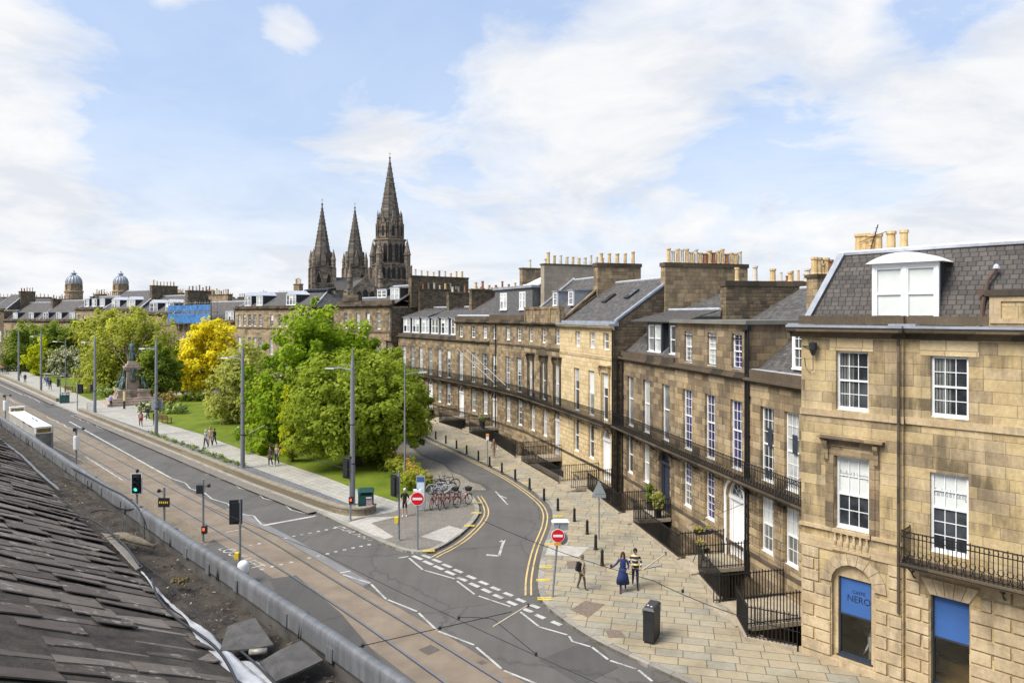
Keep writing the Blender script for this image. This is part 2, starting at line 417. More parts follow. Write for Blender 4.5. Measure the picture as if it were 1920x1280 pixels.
M_SETT = paving('whinstone_setts', [(.37, .32, .25), (.28, .25, .20), (.43, .375, .29), (.32, .28, .22)], .26, .14, RAD(60), .022, jc=(.08, .075, .06), bump=.9, stain=.5)
M_GRAV = paving('blue_grey_setts', [(.20, .205, .22), (.16, .165, .18), (.24, .24, .25)], .14, .14, AST, .015, bump=.7)
M_KERB = paving('granite_kerb', [(.30, .28, .24), (.24, .225, .195), (.34, .31, .265)], .9, .9, AST, .012)
M_WALLST = stone('low_wall_stone', [(.28, .24, .17), (.22, .19, .14), (.31, .265, .19)], 1.0, .28, soot=.5, seed=91.0)
def paint(name, c, wear=.5):
    m, t, b = newmat(name); tc = t.add('ShaderNodeTexCoord').outputs['Object']
    k = t.math('ADD', t.math('MULTIPLY', t.noise(tc, 1.1, 4, .6), .55), t.math('MULTIPLY', t.noise(tc, 11, 5, .75), .45))
    t.set(b.inputs['Base Color'], t.mix(t.ramp(k, [(.58-.2*wear, 0.0), (.70-.16*wear, 1.0)]), c4(c), (.19, .18, .165, 1))); b.inputs['Roughness'].default_value = .8
    return m
M_PAINTW = paint('worn_white_road_paint', (.48, .47, .43), .5)
M_PAINTY = paint('worn_yellow_road_paint', (.60, .43, .17), .4)
M_PAINTC = paint('faded_cream_road_paint', (.58, .48, .32), .5)
M_YEL = plain('bright_yellow_paint', (.75, .55, .03), .6, 0, .1, 8)
M_RAIL = plain('worn_steel_rail', (.36, .36, .37), .28, .85, .1, 8)
M_GRASS = None
# ================================================================ ground, roads, pavements
mg, tg, bg = newmat('park_grass'); M_GRASS = mg
_tc = tg.add('ShaderNodeTexCoord').outputs['Object']
_b = tg.mix(tg.ramp(tg.noise(_tc, .35, 5, .6), [(.35, 0.0), (.65, 1.0)]), (.085, .125, .010, 1), (.150, .195, .017, 1))
_mp = tg.add('ShaderNodeMapping', Vector=_tc, Rotation=(0, 0, -AST), Scale=(1.0, .08, 1))
_b = tg.mix(tg.math('MULTIPLY', tg.ramp(tg.noise(_mp.outputs[0], 1.2, 2, .5), [(.4, 0.0), (.6, 1.0)]), .35), _b, (.17, .205, .022, 1))
_b = tg.mix(.55, _b, tg.ramp(tg.noise(_tc, 14, 5, .75), [(.25, .3), (.75, .72)]), 'OVERLAY')
tg.set(bg.inputs['Base Color'], _b); bg.inputs['Roughness'].default_value = .8; bg.inputs['Specular IOR Level'].default_value = .15
tg.set(bg.inputs['Normal'], tg.add('ShaderNodeBump', Strength=.7, Distance=.04, Height=tg.noise(_tc, 25, 4, .8)))

# party-wall points of the curving terrace (facade line), nearest first
BW = [(10.9, 32.7), (9.25, 40.3), (7.5, 48.5), (4.5, 58.2), (1.15, 66.5), (-2.34, 74.1), (-6.5, 81.4), (-10.8, 88.9), (-15.4, 96.0)]
R0 = (12.25, 27.0); NHC = (10.2, 25.0)
OFF = [2.45, 2.35, 2.45, 2.8, 3.1, 3.2, 3.2, 3.2, 3.2]
FW = []
for i, b in enumerate(BW):
    a = Vector(BW[max(i-1, 0)]) if i else Vector(R0); c = Vector(BW[min(i+1, len(BW)-1)])
    t = (c-a).normalized()                      # runs away from the camera; street side is to its left
    FW.append((b[0]-t.y*OFF[i], b[1]+t.x*OFF[i]))
FCH = [NHC, (8.6, 25.9), (8.75, 27.6)]+FW       # plinth of the area railings
g = MB()
far = (-420, 4000)
g.sheet(FCH+[far, (-4000, 4000), (-4000, -300), (900, -300)], -.03)
g.sheet([NHC, (900, -300), (4000, -300), (4000, 4000), far, FW[-1]]+BW[::-1]+[R0], -.03)
struct('ground', g, M_GROUND, 'worn grey ground under the whole town', 'ground')
# sunken basement areas in front of the terrace
g = MB(); ring = FCH+BW[::-1]+[R0]
g.sheet(ring, -2.6)
for a, b in zip(ring, ring[1:]+ring[:1]): g.face([(*b, -2.6), (*a, -2.6), (*a, -.03), (*b, -.03)], 0)
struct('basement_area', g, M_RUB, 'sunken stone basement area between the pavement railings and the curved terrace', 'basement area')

KR = smooth2([G(*p) for p in [(740, 786), (770, 800), (800, 820), (855, 845), (917, 874), (970, 902), (1023, 940), (1037, 962), (1035, 985), (1030, 1000), (1017, 1033), (1008, 1083), (1009, 1113), (1020, 1137), (1043, 1157), (1100, 1197), (1167, 1230), (1240, 1263), (1330, 1304)]])
e = Vector(KR[-1])-U*25
KR = KR+[tuple(e)]
KL = smooth2([G(*p) for p in [(-60, 688), (0, 714), (109, 763), (144, 778), (200, 800), (360, 868), (580, 956), (630, 980), (705, 1015), (740, 1030), (765, 1037.5), (795, 1039), (812, 1035), (830, 1027), (855, 1012), (875, 995), (892, 977), (900, 962), (896, 945), (885, 930), (867, 920), (832, 911), (800, 904)]])
KNORTH = [G(*p) for p in [(800, 904), (762, 872), (725, 845), (690, 826), (600, 795), (480, 766), (330, 734), (200, 716), (60, 697), (-60, 683)]]
g = MB()
# carriageway sheet: street plus crescent road
g.sheet([UV2(-40, -3), UV2(400, -3), UV2(400, 60), UV2(40, 75)]+[(BW[-1][0]-1, BW[-1][1])]+FW[::-1]+[(8.75, 27.6), (8.6, 25.9), NHC, UV2(-40, 24.4)], 0.0)
struct('road', g, M_ASPH, 'grey asphalt street with tram tracks and the side road round the gardens', 'road')
# right-hand pavement
g = MB()
pv = KR+[tuple(Vector(NHC)-U*40)]+[NHC]+[p for p in FCH[1:]]
g.prism(pv, -.02, .12)
struct('pavement', g, M_FLAG, 'tan sandstone flag pavement in front of the curved terrace', 'pavement')
g = MB(); wallrun(g, offset_line(KR, -.14), .28, -.01, .128)
wallrun(g, offset_line(KL, -.14), .28, -.01, .128)
struct('kerb', g, M_KERB, 'pale granite kerbstones edging both pavements', 'kerb')
# gardens block with path
g = MB(); g.prism(KL+KNORTH[1:], -.02, .12)
struct('garden_path', g, M_PATH, 'pale grey flagged path along the gardens', 'path')
# island paviours, tactile patches
g = MB()
g.sheet([G(*p) for p in [(645, 985), (700, 1009), (740, 1026), (768, 1033), (795, 1034.5), (810, 1031), (826, 1024), (851, 1009), (871, 992), (888, 975), (895, 961), (891, 946), (880, 933), (862, 924), (832, 915), (800, 912), (790, 935), (740, 962), (690, 971), (668, 975)]], .125)
struct('island_paving', g, M_ISLE, 'small brown-grey paviours on the island at the road fork', 'pavement')
g = MB()
g.sheet([G(*p) for p in [(650, 984), (690, 973), (745, 972), (696, 984), (738, 1010), (722, 1015), (700, 1007)]], .13)
g.sheet([G(*p) for p in [(788, 1010), (842, 989), (870, 997), (836, 1021)]], .13)
g.sheet([G(*p) for p in [(1030, 1025), (1105, 1030), (1085, 1048), (1022, 1045)]], .13)
struct('crossing_slabs', g, M_CONC, 'pale grey tactile slabs at the crossing points', 'paving slabs')
# lawns
g = MB()
g.sheet([G(*p) for p in [(268, 783), (305, 795), (375, 815), (465, 849), (600, 893), (668, 920), (745, 944), (772, 930), (794, 903), (762, 875), (725, 848), (690, 829), (600, 798), (480, 770), (335, 741), (300, 752), (290, 768)]], .135)
g.sheet([G(*p) for p in [(-20, 684), (40, 694), (80, 710), (118, 728), (150, 742), (172, 752), (200, 751), (232, 744), (215, 722), (120, 708), (60, 699)]], .135)
struct('lawn', g, M_GRASS, 'bright green mown lawn of the gardens', 'lawn')
# blue-grey strip behind the low wall
g = MB()
g.sheet([G(*p) for p in [(152, 766), (300, 818), (455, 872), (600, 926), (655, 948), (640, 956), (590, 940), (450, 886), (290, 829), (150, 773)]], .13)
struct('sett_strip', g, M_GRAV, 'blue-grey sett strip beside the garden path', 'paving strip')
# crescent setts
g = MB()
jag = [(728, 812), (752, 824), (775, 838), (790, 852), (812, 862), (835, 870), (848, 884), (868, 890), (885, 902), (905, 908), (917, 918)]
g.sheet([G(*p) for p in jag+[(870, 919), (832, 910), (800, 903), (764, 872), (727, 845), (700, 828), (705, 812)]], .006)
struct('setts', g, M_SETT, 'worn pale cobbled setts at the edge of the crescent road', 'cobbles')
g = MB(); ribbon(g, [G(*p) for p in jag], .35, .010)
struct('tar_seam', g, M_ASPH2, 'ragged dark tar seam between setts and asphalt', 'road seam')
# tram lane
FRp = [G(*p) for p in [(-200, 637), (0, 744), (200, 850), (407, 960), (495, 1006), (570, 1052), (670, 1113), (795, 1187), (940, 1277), (1010, 1322)]]
NRp = [G(*p) for p in [(-200, 642), (0, 757), (200, 873), (350, 960), (445, 1016), (545, 1077.5), (670, 1160), (795, 1250), (833, 1277), (905, 1335)]]
FR, NR = smooth2(FRp), smooth2(NRp)
e = Vector(FR[-1])-U*12; FR.append(tuple(e)); e = Vector(NR[-1])-U*12; NR.append(tuple(e))
g = MB()
hi = offset_line(FR, -1.05); lo = offset_line(NR, 1.0)
g.sheet(hi[:12]+[G(436, 978)]+[UV2(26, 4), UV2(320, 4)], .004)
struct('tram_lane', g, M_TRAM, 'buff block-paved tram lane', 'tram lane')
g = MB(); hi2 = offset_line(FR, -.55); lo2 = offset_line(NR, .75)
g.sheet(hi2[9:]+lo2[9:][::-1], .008)
struct('tram_slab', g, M_TRAMP, 'pinkish concrete tram track slab', 'tram track slab')
g = MB(); ribbon(g, offset_line(FR[14:26], -.85), .5, .008)
struct('track_edge_strip', g, plain('grey_concrete_strip', (.19, .185, .18), .8, 0, .15, 1.2, .1, 30), 'grey concrete strip along the outer tram rail', 'road strip')
FR2, NR2 = offset_line(FR, 3.55), offset_line(NR, 3.55)
g = MB()
for r in (FR, NR, FR2[:16], NR2[:16]):
    q = offset_line(r, .075); ribbon(g, q, .05, .0125, 1); wallrun(g, r, .065, 0, .016, 0)
struct('tram_rails', g, [M_RAIL, M_DARK], 'shiny steel tram rails let into the street', 'tram rails')
# patches of newer tarmac and covers
g = MB()
for P in ([(1010, 1236), (1110, 1198), (1160, 1250), (1090, 1284)], [(160, 812), (205, 808), (235, 822), (190, 826)], [(80, 752), (105, 750), (118, 762), (85, 764)], [(505, 1085), (555, 1078), (640, 1150), (760, 1290), (640, 1290), (560, 1190)]):
    g.sheet([G(*p) for p in P], .009)
struct('tarmac_patches', g, M_ASPH2, 'darker tarmac repair patches in the street', 'road patches')
g = MB()
for P in ([(1069, 1148), (1098, 1131), (1134, 1138), (1103, 1163)], [(1134, 1187), (1163, 1187), (1175, 1201), (1142, 1201)], [(1062, 1056), (1082, 1056), (1085, 1070), (1064, 1070)]):
    g.sheet([G(*p) for p in P], .127)
struct('service_covers', g, plain('rusty_cover', (.20, .15, .115), .8, .1, .3, 9, .5, 25), 'brown service covers set in the pavement', 'manhole covers')
g = MB()
for c in ((805, 1218),): 
    P = G(*c); g.sheet([(P[0]-.4, P[1]), (P[0], P[1]+.4), (P[0]+.4, P[1]), (P[0], P[1]-.4)], .0125)
for P in ([(1222, 1270), (1243, 1268), (1256, 1277), (1234, 1279)], [(892, 1241), (905, 1237), (915, 1242), (903, 1246)]): g.sheet([G(*p) for p in P], .012)
struct('drain_covers', g, plain('worn_iron_cover', (.13, .11, .09), .7, .2, .3, 9, .4, 25), 'dark iron drain covers in the street', 'drain covers')
# ---------------------------------------------------------------- painted markings
w = MB(); Z = .014
def line(px, wd, m=0, dst=w): ribbon(dst, [G(*p) for p in px], wd, Z, m)
line([(130, 790), (322, 897)], .16)
for zz in ([(322, 897), (347, 905), (357, 916), (384, 924), (397, 935), (427, 944), (436, 954)], [(455, 964), (476, 967), (491, 984)],
           [(400, 888), (409, 897), (436, 904), (449, 915), (480, 922), (494, 934), (530, 942), (546, 956), (583, 965)],
           [(133, 779), (149, 785), (152, 788), (163, 790), (166, 793), (179, 796), (184, 801), (199, 805)],
           [(87, 781), (95, 786), (106, 789), (109, 793), (120, 796), (124, 801), (137, 804), (140, 809)],
           [(10, 746), (19, 748), (28, 754), (38, 757)], [(45, 740), (54, 743), (57, 745), (65, 748), (75, 754)],
           [(767, 1046), (793, 1068)], [(796, 1069), (825, 1077), (853, 1085)], [(857, 1089), (890, 1114)], [(897, 1117), (957, 1137)],
           [(976, 1147), (1010, 1174)], [(1011, 1175), (1064, 1190)], [(1067, 1192), (1073, 1202), (1107, 1212)], [(1110, 1213), (1140, 1236)], [(1144, 1238), (1193, 1254)], [(1197, 1256), (1223, 1277)],
           [(643, 1077), (694, 1093)], [(696, 1095), (724, 1123)], [(727, 1124), (782, 1146)], [(785, 1149), (819, 1181)], [(822, 1183), (889, 1209)], [(893, 1213), (940, 1253)], [(945, 1257), (1012, 1284)]):
    line(zz, .095)
line([(493, 985), (592, 967)], .27); line([(385, 890), (401, 887)], .1)
line([(747, 1046), (766, 1043)], .12); line([(637, 1074), (657, 1070)], .12)
line([(160, 856), (230, 900)], .12); line([(423, 998), (458, 991)], .08); line([(60, 818), (160, 866)], .1)
for x, y in ((600, 129), (657, 153), (715, 181), (778, 211), (850, 246), (920, 278), (988, 310), (1060, 342), (1130, 376), (1208, 410)):
    px, py = 600+x/3, 1000+y/3; line([(px-8, py-3.2), (px+8, py+3.2)], .22)
for x, y in ((548, 136), (608, 165), (667, 192), (733, 222), (800, 257), (868, 290), (937, 322), (1003, 354), (1080, 392), (1167, 432), (1238, 467), (1330, 505)):
    px, py = 600+x/3, 1000+y/3; line([(px-8.5, py-3.6), (px+8.5, py+3.6)], .22)
for P in ((581, 999), (597, 996), (612, 993), (627, 990), (535, 1009), (551, 1005), (566, 1002), (469, 1022), (486, 1019), (434, 1030), (597, 1042), (614, 1038), (630, 1034), (646, 1030.5), (662, 1027), (677, 1024), (692, 1021), (580, 1046), (491, 1067), (510, 1062), (527, 1058), (546, 1054)):
    c = G(*P); w.sheet([(c[0]-.09, c[1]-.09), (c[0]+.09, c[1]-.09), (c[0]+.09, c[1]+.09), (c[0]-.09, c[1]+.09)], Z)
# worn turn arrow
line([(929, 921), (952, 946)], .12); line([(938, 929), (950, 934)], .1)
line([(912, 1040), (936, 1042)], .2); line([(936, 1042), (941, 1024), (946, 1011)], .14); line([(937, 1016), (946, 1011)], .12)
struct('white_road_markings', w, M_PAINTW, 'worn white zigzags, dashes, studs and stop line on the street', 'road markings')
y_ = MB()
isl = KL[30:78]
for o_ in (.32, .56): ribbon(y_, offset_line(smooth2([G(*p) for p in [(800, 1042), (812, 1035), (830, 1027), (855, 1012), (875, 995), (892, 977), (900, 962), (896, 945), (886, 930)]]), o_), .085, Z)
kk = smooth2([G(*p) for p in [(800, 820), (855, 845), (917, 874), (970, 902), (1023, 940), (1037, 962), (1035, 985), (1030, 1000), (1017, 1033), (1008, 1083), (1009, 1116)]])
for o_ in (.30, .54): ribbon(y_, offset_line(kk, o_), .085, Z)
struct('yellow_lines', y_, M_PAINTY, 'double yellow lines curving along the kerbs', 'road markings')
y_ = MB()
for px in ([(228, 816), (345, 866)], [(342, 867), (392, 888)], [(0, 721), (42, 740)], [(410, 896), (440, 898)]): ribbon(y_, [G(*p) for p in px], .13, Z)
struct('cream_lines', y_, M_PAINTC, 'faded cream edge line along the garden kerb', 'road markings')
y_ = MB()
for P, dx in (((893, 942), .3), ((893, 961), .3), ((880, 985), .3), ((804, 1032), .3), ((1032, 1020), .3), ((1023, 1062), .3), ((1018, 1087), .3), ((1046, 967), .3), ((1021, 1122), .3), ((1005, 917), .25), ((985, 905), .25), ((950, 886), .25), ((930, 876), .25), ((905, 864), .25)):
    c = G(P[0], P[1], .12)
    for k in (-.09, .09): y_.sheet([(c[0]-dx, c[1]+k-.045), (c[0]+dx, c[1]+k-.045), (c[0]+dx, c[1]+k+.045), (c[0]-dx, c[1]+k+.045)], .1325)
struct('yellow_kerb_ticks', y_, M_YEL, 'short double yellow ticks painted across the kerbs', 'road markings')
def road_text(name, body, p0, p1, size, label):
    a, b = Vector(G(*p0)), Vector(G(*p1)); d = (b-a)
    o = text_mesh(name, body, size, M_PAINTW, None, .001)
    o.location = ((a.x+b.x)/2, (a.y+b.y)/2, Z+.002); o.rotation_euler = (0, 0, math.atan2(d.y, d.x))
    wdt = max(o.dimensions.x, .1) if o.dimensions.x else max(v.co.x for v in o.data.vertices)-min(v.co.x for v in o.data.vertices)
    o.scale = (d.length/wdt, 1.0, 1)
    tag(o, label, 'road marking', kind='structure'); return o
road_text('look_right_marking', 'LOOK RIGHT', (703, 1011), (637, 985), 1.0, 'white LOOK RIGHT lettering on the road at the island kerb')
road_text('look_left_marking', 'LOOK LEFT', (418, 1027), (486, 1064), .9, 'white LOOK LEFT lettering beside the parapet in the tram lane')
# ================================================================ building kit (house frame: x along the facade, y into the house, z up)
class House:
    def __init__(s, name, label, cat, Lp, Rp, group=None):
        s.L, s.R = Vector(Lp[:2]), Vector(Rp[:2])
        s.e = (s.R-s.L).normalized(); s.w = (s.R-s.L).length
        s.root = thing(name, label, cat, (s.L.x, s.L.y, 0), math.atan2(s.e.y, s.e.x), group)
    def sx(s, px):
        k = (px-960)/FPX
        return (k*s.L.y-s.L.x)/(s.e.x-k*s.e.y)
    def zz(s, px, py):
        d = s.L.y+s.e.y*s.sx(px); return HC-(py-HY)*d/FPX
    def part(s, mb, name, m, smooth=False): return mb.build(name, m, s.root, smooth)
def arc(cx, zc, r, a0, a1, n):
    return [(cx+r*math.cos(a0+(a1-a0)*k/n), zc+r*math.sin(a0+(a1-a0)*k/n)) for k in range(n+1)]
def wall_with_holes(mb, x0, x1, z0, z1, holes, y=0.0, dep=.22, m=0, mr=0):
    """front skin with real openings and reveals; hole = (xa, xb, za, zb, arched)"""
    xs = sorted({x0, x1, *[h[0] for h in holes], *[h[1] for h in holes]}); zs = sorted({z0, z1, *[h[2] for h in holes], *[h[3] for h in holes]})
    xs = [x for x in xs if x0-1e-6 <= x <= x1+1e-6]; zs = [z for z in zs if z0-1e-6 <= z <= z1+1e-6]
    for a, b in zip(xs, xs[1:]):
        run = None
        for c, d in zip(zs, zs[1:]):
            cx, cz = (a+b)/2, (c+d)/2
            inside = any(h[0] < cx < h[1] and h[2] < cz < h[3] for h in holes)
            if inside:
                if run: mb.face([(a, y, run[0]), (b, y, run[0]), (b, y, run[1]), (a, y, run[1])], m); run = None
            else: run = (run[0], d) if run else (c, d)
        if run: mb.face([(a, y, run[0]), (b, y, run[0]), (b, y, run[1]), (a, y, run[1])], m)
    for h in holes:
        xa, xb, za, zb = h[:4]; arch = len(h) > 4 and h[4]; Y = y+dep
        if arch:
            r = (xb-xa)/2; cx = (xa+xb)/2; zc = zb-r; A = arc(cx, zc, r, math.pi, 0, 14)
            for p, q in zip(A, A[1:]):
                top = zb+1e-4
                mb.face([(p[0], y, p[1]), (q[0], y, q[1]), (q[0], y, top), (p[0], y, top)], m)
                mb.face([(q[0], y, q[1]), (p[0], y, p[1]), (p[0], Y, p[1]), (q[0], Y, q[1])], mr)
            zt = zc
        else:
            zt = zb; mb.face([(xa, Y, zb), (xb, Y, zb), (xb, y, zb), (xa, y, zb)], mr)
        mb.face([(xa, y, za), (xa, Y, za), (xa, Y, zt), (xa, y, zt)], mr)
        mb.face([(xb, Y, za), (xb, y, za), (xb, y, zt), (xb, Y, zt)], mr)
        mb.face([(xa, y, za), (xb, y, za), (xb, Y, za), (xa, Y, za)], mr)
wr_ = random.Random(21)
def window(par, xa, xb, za, zb, y=.14, cols=3, rows=(2, 2), glass=None, fm=None, arch=False, blind=None, fw=.065, mid=.5, name='window', bar=.022, meet=True):
    """sash window: white frame with glazing bars, dark pane behind, optional blind"""
    fm = fm or M_WHITE; glass = glass or M_GLASS
    if blind is None and glass in (M_GLASSM, M_GLASSL) and not arch:      # blinds and painted-in sky reflection differ from window to window
        q = wr_.random(); glass = M_GLASS if q < .22 else M_GLASSM if q < .62 else M_GLASSL
        if zb-za > 1.5 and wr_.random() < .38: blind = (wr_.uniform(.45, .78), .96, wr_.choice((M_BLIND, M_GLASSL, M_BLIND)))
    f = MB(); r = (xb-xa)/2; cx = (xa+xb)/2; zs = zb-r if arch else zb
    f.box(xa, xa+fw, y, y+.09, za, zs); f.box(xb-fw, xb, y, y+.09, za, zs); f.box(xa+fw, xb-fw, y, y+.09, za, za+fw*1.5)
    f.box(xa-.04, xb+.04, y-.10, y, za-.05, za+.012)
    if arch:
        O = arc(cx, zs, r, math.pi, 0, 14); I = arc(cx, zs, r-fw, math.pi, 0, 14); f.xz(O+I[::-1], y, y+.09)
    else: f.box(xa+fw, xb-fw, y, y+.09, zb-fw, zb)
    zm = za+(zb-za)*mid
    if meet: f.box(xa+fw, xb-fw, y+.005, y+.085, zm-.03, zm+.03)
    X0, X1 = xa+fw, xb-fw
    lo_y, hi_y = (y+.04, y+.075), (y+.015, y+.05)
    for zlo, zhi, n, yy in ((za+fw*1.5, zm-.03, rows[1], lo_y), (zm+.03, zb-fw, rows[0], hi_y)):
        if not meet and n == 0: continue
        for k in range(1, cols):
            xx = X0+(X1-X0)*k/cols
            zt = min(zhi, zs+math.sqrt(max(0, (r-fw)**2-(xx-cx)**2))) if arch else zhi
            f.box(xx-bar/2, xx+bar/2, *yy, zlo, zt)
        for k in range(1, n):
            z = zlo+(zhi-zlo)*k/n; f.box(X0, X1, yy[0]+.002, yy[1]-.002, z-bar/2, z+bar/2)
    o = f.build(name, fm, par)
    p = MB()
    if arch:
        I = arc(cx, zs, r-fw*.6, math.pi, 0, 14); p.xz([(xb-fw*.6, za+.02)]+[(xa+fw*.6, za+.02)]+I, y+.062, y+.07)
    else: p.box(xa+.03, xb-.03, y+.062, y+.07, za+.02, zb-.03)
    p.build('pane', glass, o)
    if blind:
        b0, b1, bm = blind; q = MB(); q.box(xa+fw+.004, xb-fw-.004, y+.054, y+.060, za+(zb-za)*b0, za+(zb-za)*b1); q.build('blind', bm, o)
    return o
def fan_door(par, xa, xb, za, zb, y=.2, dm=None, fm=None, fan=True, glass=None):
    """panelled door under a semicircular fanlight"""
    dm = dm or M_WHITE; fm = fm or M_WHITE
    r = (xb-xa)/2; cx = (xa+xb)/2; zs = zb-r
    fr = MB(); fw = .11
    fr.box(xa, xa+fw, y-.05, y+.1, za, zs-.12); fr.box(xb-fw, xb, y-.05, y+.1, za, zs-.12); fr.box(xa-.02, xb+.02, y-.1, y+.1, zs-.12, zs+.06)
    O = arc(cx, zs+.06, r, math.pi, 0, 14); I = arc(cx, zs+.06, r-.1, math.pi, 0, 14); fr.xz(O+I[::-1], y-.05, y+.09)
    fr.box(xa+fw, xa+fw+.1, y, y+.09, za, zs-.12); fr.box(xb-fw-.1, xb-fw, y, y+.09, za, zs-.12)
    o = fr.build('door_surround', fm, par)
    d = MB(); x0, x1 = xa+fw+.1, xb-fw-.1
    d.box(x0, x1, y+.07, y+.12, za, zs-.12)
    w2 = (x1-x0)
    for k in range(2):
        for z0, z1 in ((.12, .75), (.95, 1.6), (1.72, 2.05)):
            if za+z1 < zs-.15: d.box(x0+w2*(.08+.47*k), x0+w2*(.45+.47*k), y+.055, y+.071, za+z0, za+z1)
    dd = d.build('door', dm, par)
    h = MB(); h.lathe([(.0, -.03), (.035, -.02), (.035, .02), (.0, .03)], 8, (x1-.08, y+.05, za+1.05)); h.build('handle', M_POTB, dd)
    p = MB(); p.xz(arc(cx, zs+.065, r-.09, math.pi, 0, 14), y+.07, y+.08); pn = p.build('fanlight', glass or M_GLASS, par)
    if fan:
        b = MB()
        for a in (30, 60, 90, 120, 150):
            a = RAD(a); b.tube([(cx, y+.06, zs+.07), (cx+(r-.08)*math.cos(a), y+.06, zs+.06+(r-.08)*math.sin(a))], .014, 4)
        q = [(cx+r*.5*math.cos(RAD(a)), y+.06, zs+.06+r*.5*math.sin(RAD(a))) for a in range(0, 181, 15)]; b.tube(q, .014, 4)
        b.build('glazing_bars', fm, pn)
    return o
def cut(iv, holes):
    out = [iv]
    for a, b in holes:
        nx = []
        for p, q in out:
            if b <= p or a >= q: nx.append((p, q)); continue
            if a > p: nx.append((p, a))
            if b < q: nx.append((b, q))
        out = nx
    return [(p, q) for p, q in out if q-p > .06]
def rustic(mb, x0, x1, z0, z1, holes, rh=.37, bl=.85, gap=.045, proud=.055, y=0.0, m=0, fan=.5):
    """channelled blocks with wedge stones over the openings"""
    n = max(1, round((z1-z0)/rh)); rh = (z1-z0)/n
    def blk(a, b, c, d):
        h = gap/2; ch = .012
        A = [(a+h, y, c+h), (b-h, y, c+h), (b-h, y, d-h), (a+h, y, d-h)]
        B = [(a+h+ch, y-proud, c+h+ch), (b-h-ch, y-proud, c+h+ch), (b-h-ch, y-proud, d-h-ch), (a+h+ch, y-proud, d-h-ch)]
        mb.face(B, m)
        for k in range(4): mb.face([A[k], A[(k+1) % 4], B[(k+1) % 4], B[k]], m)
    for r in range(n):
        c, d = z0+r*rh, z0+(r+1)*rh
        hs = []
        for h in holes:
            xa, xb, za, zb = h[:4]; arch = len(h) > 4 and h[4]
            if d <= za+.02 or c >= zb+fan: continue
            if c >= zb-.001 and not arch: hs.append((xa-fan*.55, xb+fan*.55))
            elif d > zb and not arch: hs.append((xa-fan*.55, xb+fan*.55))
            elif arch and d > zb-(xb-xa)/2: hs.append((xa-fan*.8, xb+fan*.8))
            else: hs.append((xa-.005, xb+.005))
        off = (r % 2)*bl/2
        cuts = [x0]+[x0+off+k*bl for k in range(0, int((x1-x0)/bl)+2) if x0+.15 < x0+off+k*bl < x1-.15]+[x1]
        for p, q in cut((x0, x1), hs):
            cs = [p]+[t for t in cuts if p+.18 < t < q-.18]+[q]
            for a, b in zip(cs, cs[1:]): blk(a, b, c, d)
    def wedge(pts):
        cx = sum(p[0] for p in pts)/len(pts); cz = sum(p[1] for p in pts)/len(pts)
        I = [(cx+(p[0]-cx)*.95, cz+(p[1]-cz)*.95) for p in pts]
        mb.xz([(p[0], p[1]) for p in I][::-1] if False else I, y-proud, y, m)
    for h in holes:
        xa, xb, za, zb = h[:4]; arch = len(h) > 4 and h[4]; cx = (xa+xb)/2
        if zb+fan*.3 < z0: continue
        if not arch:
            k = 5; zt = min(zb+fan, z1) if zb+fan <= z1+.2 else zb+fan
            for i in range(k):
                a0, a1 = xa+(xb-xa)*i/k, xa+(xb-xa)*(i+1)/k
                b0 = cx+(a0-cx)*(1+fan*.55/((xb-xa)/2)); b1 = cx+(a1-cx)*(1+fan*.55/((xb-xa)/2))
                wedge([(a0, zb), (a1, zb), (b1, zt), (b0, zt)])
        else:
            r = (xb-xa)/2; zc = zb-r; k = 9
            for i in range(k):
                t0, t1 = math.pi*(1-i/k), math.pi*(1-(i+1)/k)
                R2 = r+fan*.8
                wedge([(cx+r*math.cos(t0), zc+r*math.sin(t0)), (cx+r*math.cos(t1), zc+r*math.sin(t1)), (cx+R2*math.cos(t1), zc+R2*math.sin(t1)), (cx+R2*math.cos(t0), zc+R2*math.sin(t0))])
def railing(mb, pts, h=1.15, sp=.14, r=.0145, spear=True, rails=(.08, .98), m=0):
    """iron bars between two rails along a 3D polyline"""
    for a, b in zip(pts, pts[1:]):
        a, b = Vector(a), Vector(b); L = (b-a).length; n = max(1, round(L/sp)); d = (b-a)/L
        sd = Vector((-d.y, d.x, 0)).normalized()*r if abs(d.x)+abs(d.y) > 1e-6 else Vector((r, 0, 0))
        fw_ = Vector((d.x, d.y, 0)).normalized()*r
        for k in range(n+1):
            p = a+d*(L*k/n); hh = h*(1.0 if k % 8 else 1.04)
            bot = [p-sd-fw_, p+fw_-sd, p+sd+fw_, p+sd-fw_]; top = [q+Vector((0, 0, hh)) for q in bot]
            mb.hexa(bot, top, m)
            if spear:
                t = p+Vector((0, 0, hh)); q = [t+v*1.9 for v in (-sd-fw_, fw_-sd, sd+fw_, sd-fw_)]
                i = len(mb.v); mb.v += [tuple(x) for x in q]+[tuple(t+Vector((0, 0, .09)))]
                for z in range(4): mb.f.append((i+z, i+(z+1) % 4, i+4)); mb.m.append(m)
        for f in rails:
            u = Vector((0, 0, h*f)); s2 = sd*1.5
            mb.hexa([a+u-s2, b+u-s2, b+u+s2, a+u+s2], [p+Vector((0, 0, .025)) for p in (a+u-s2, b+u-s2, b+u+s2, a+u+s2)], m)
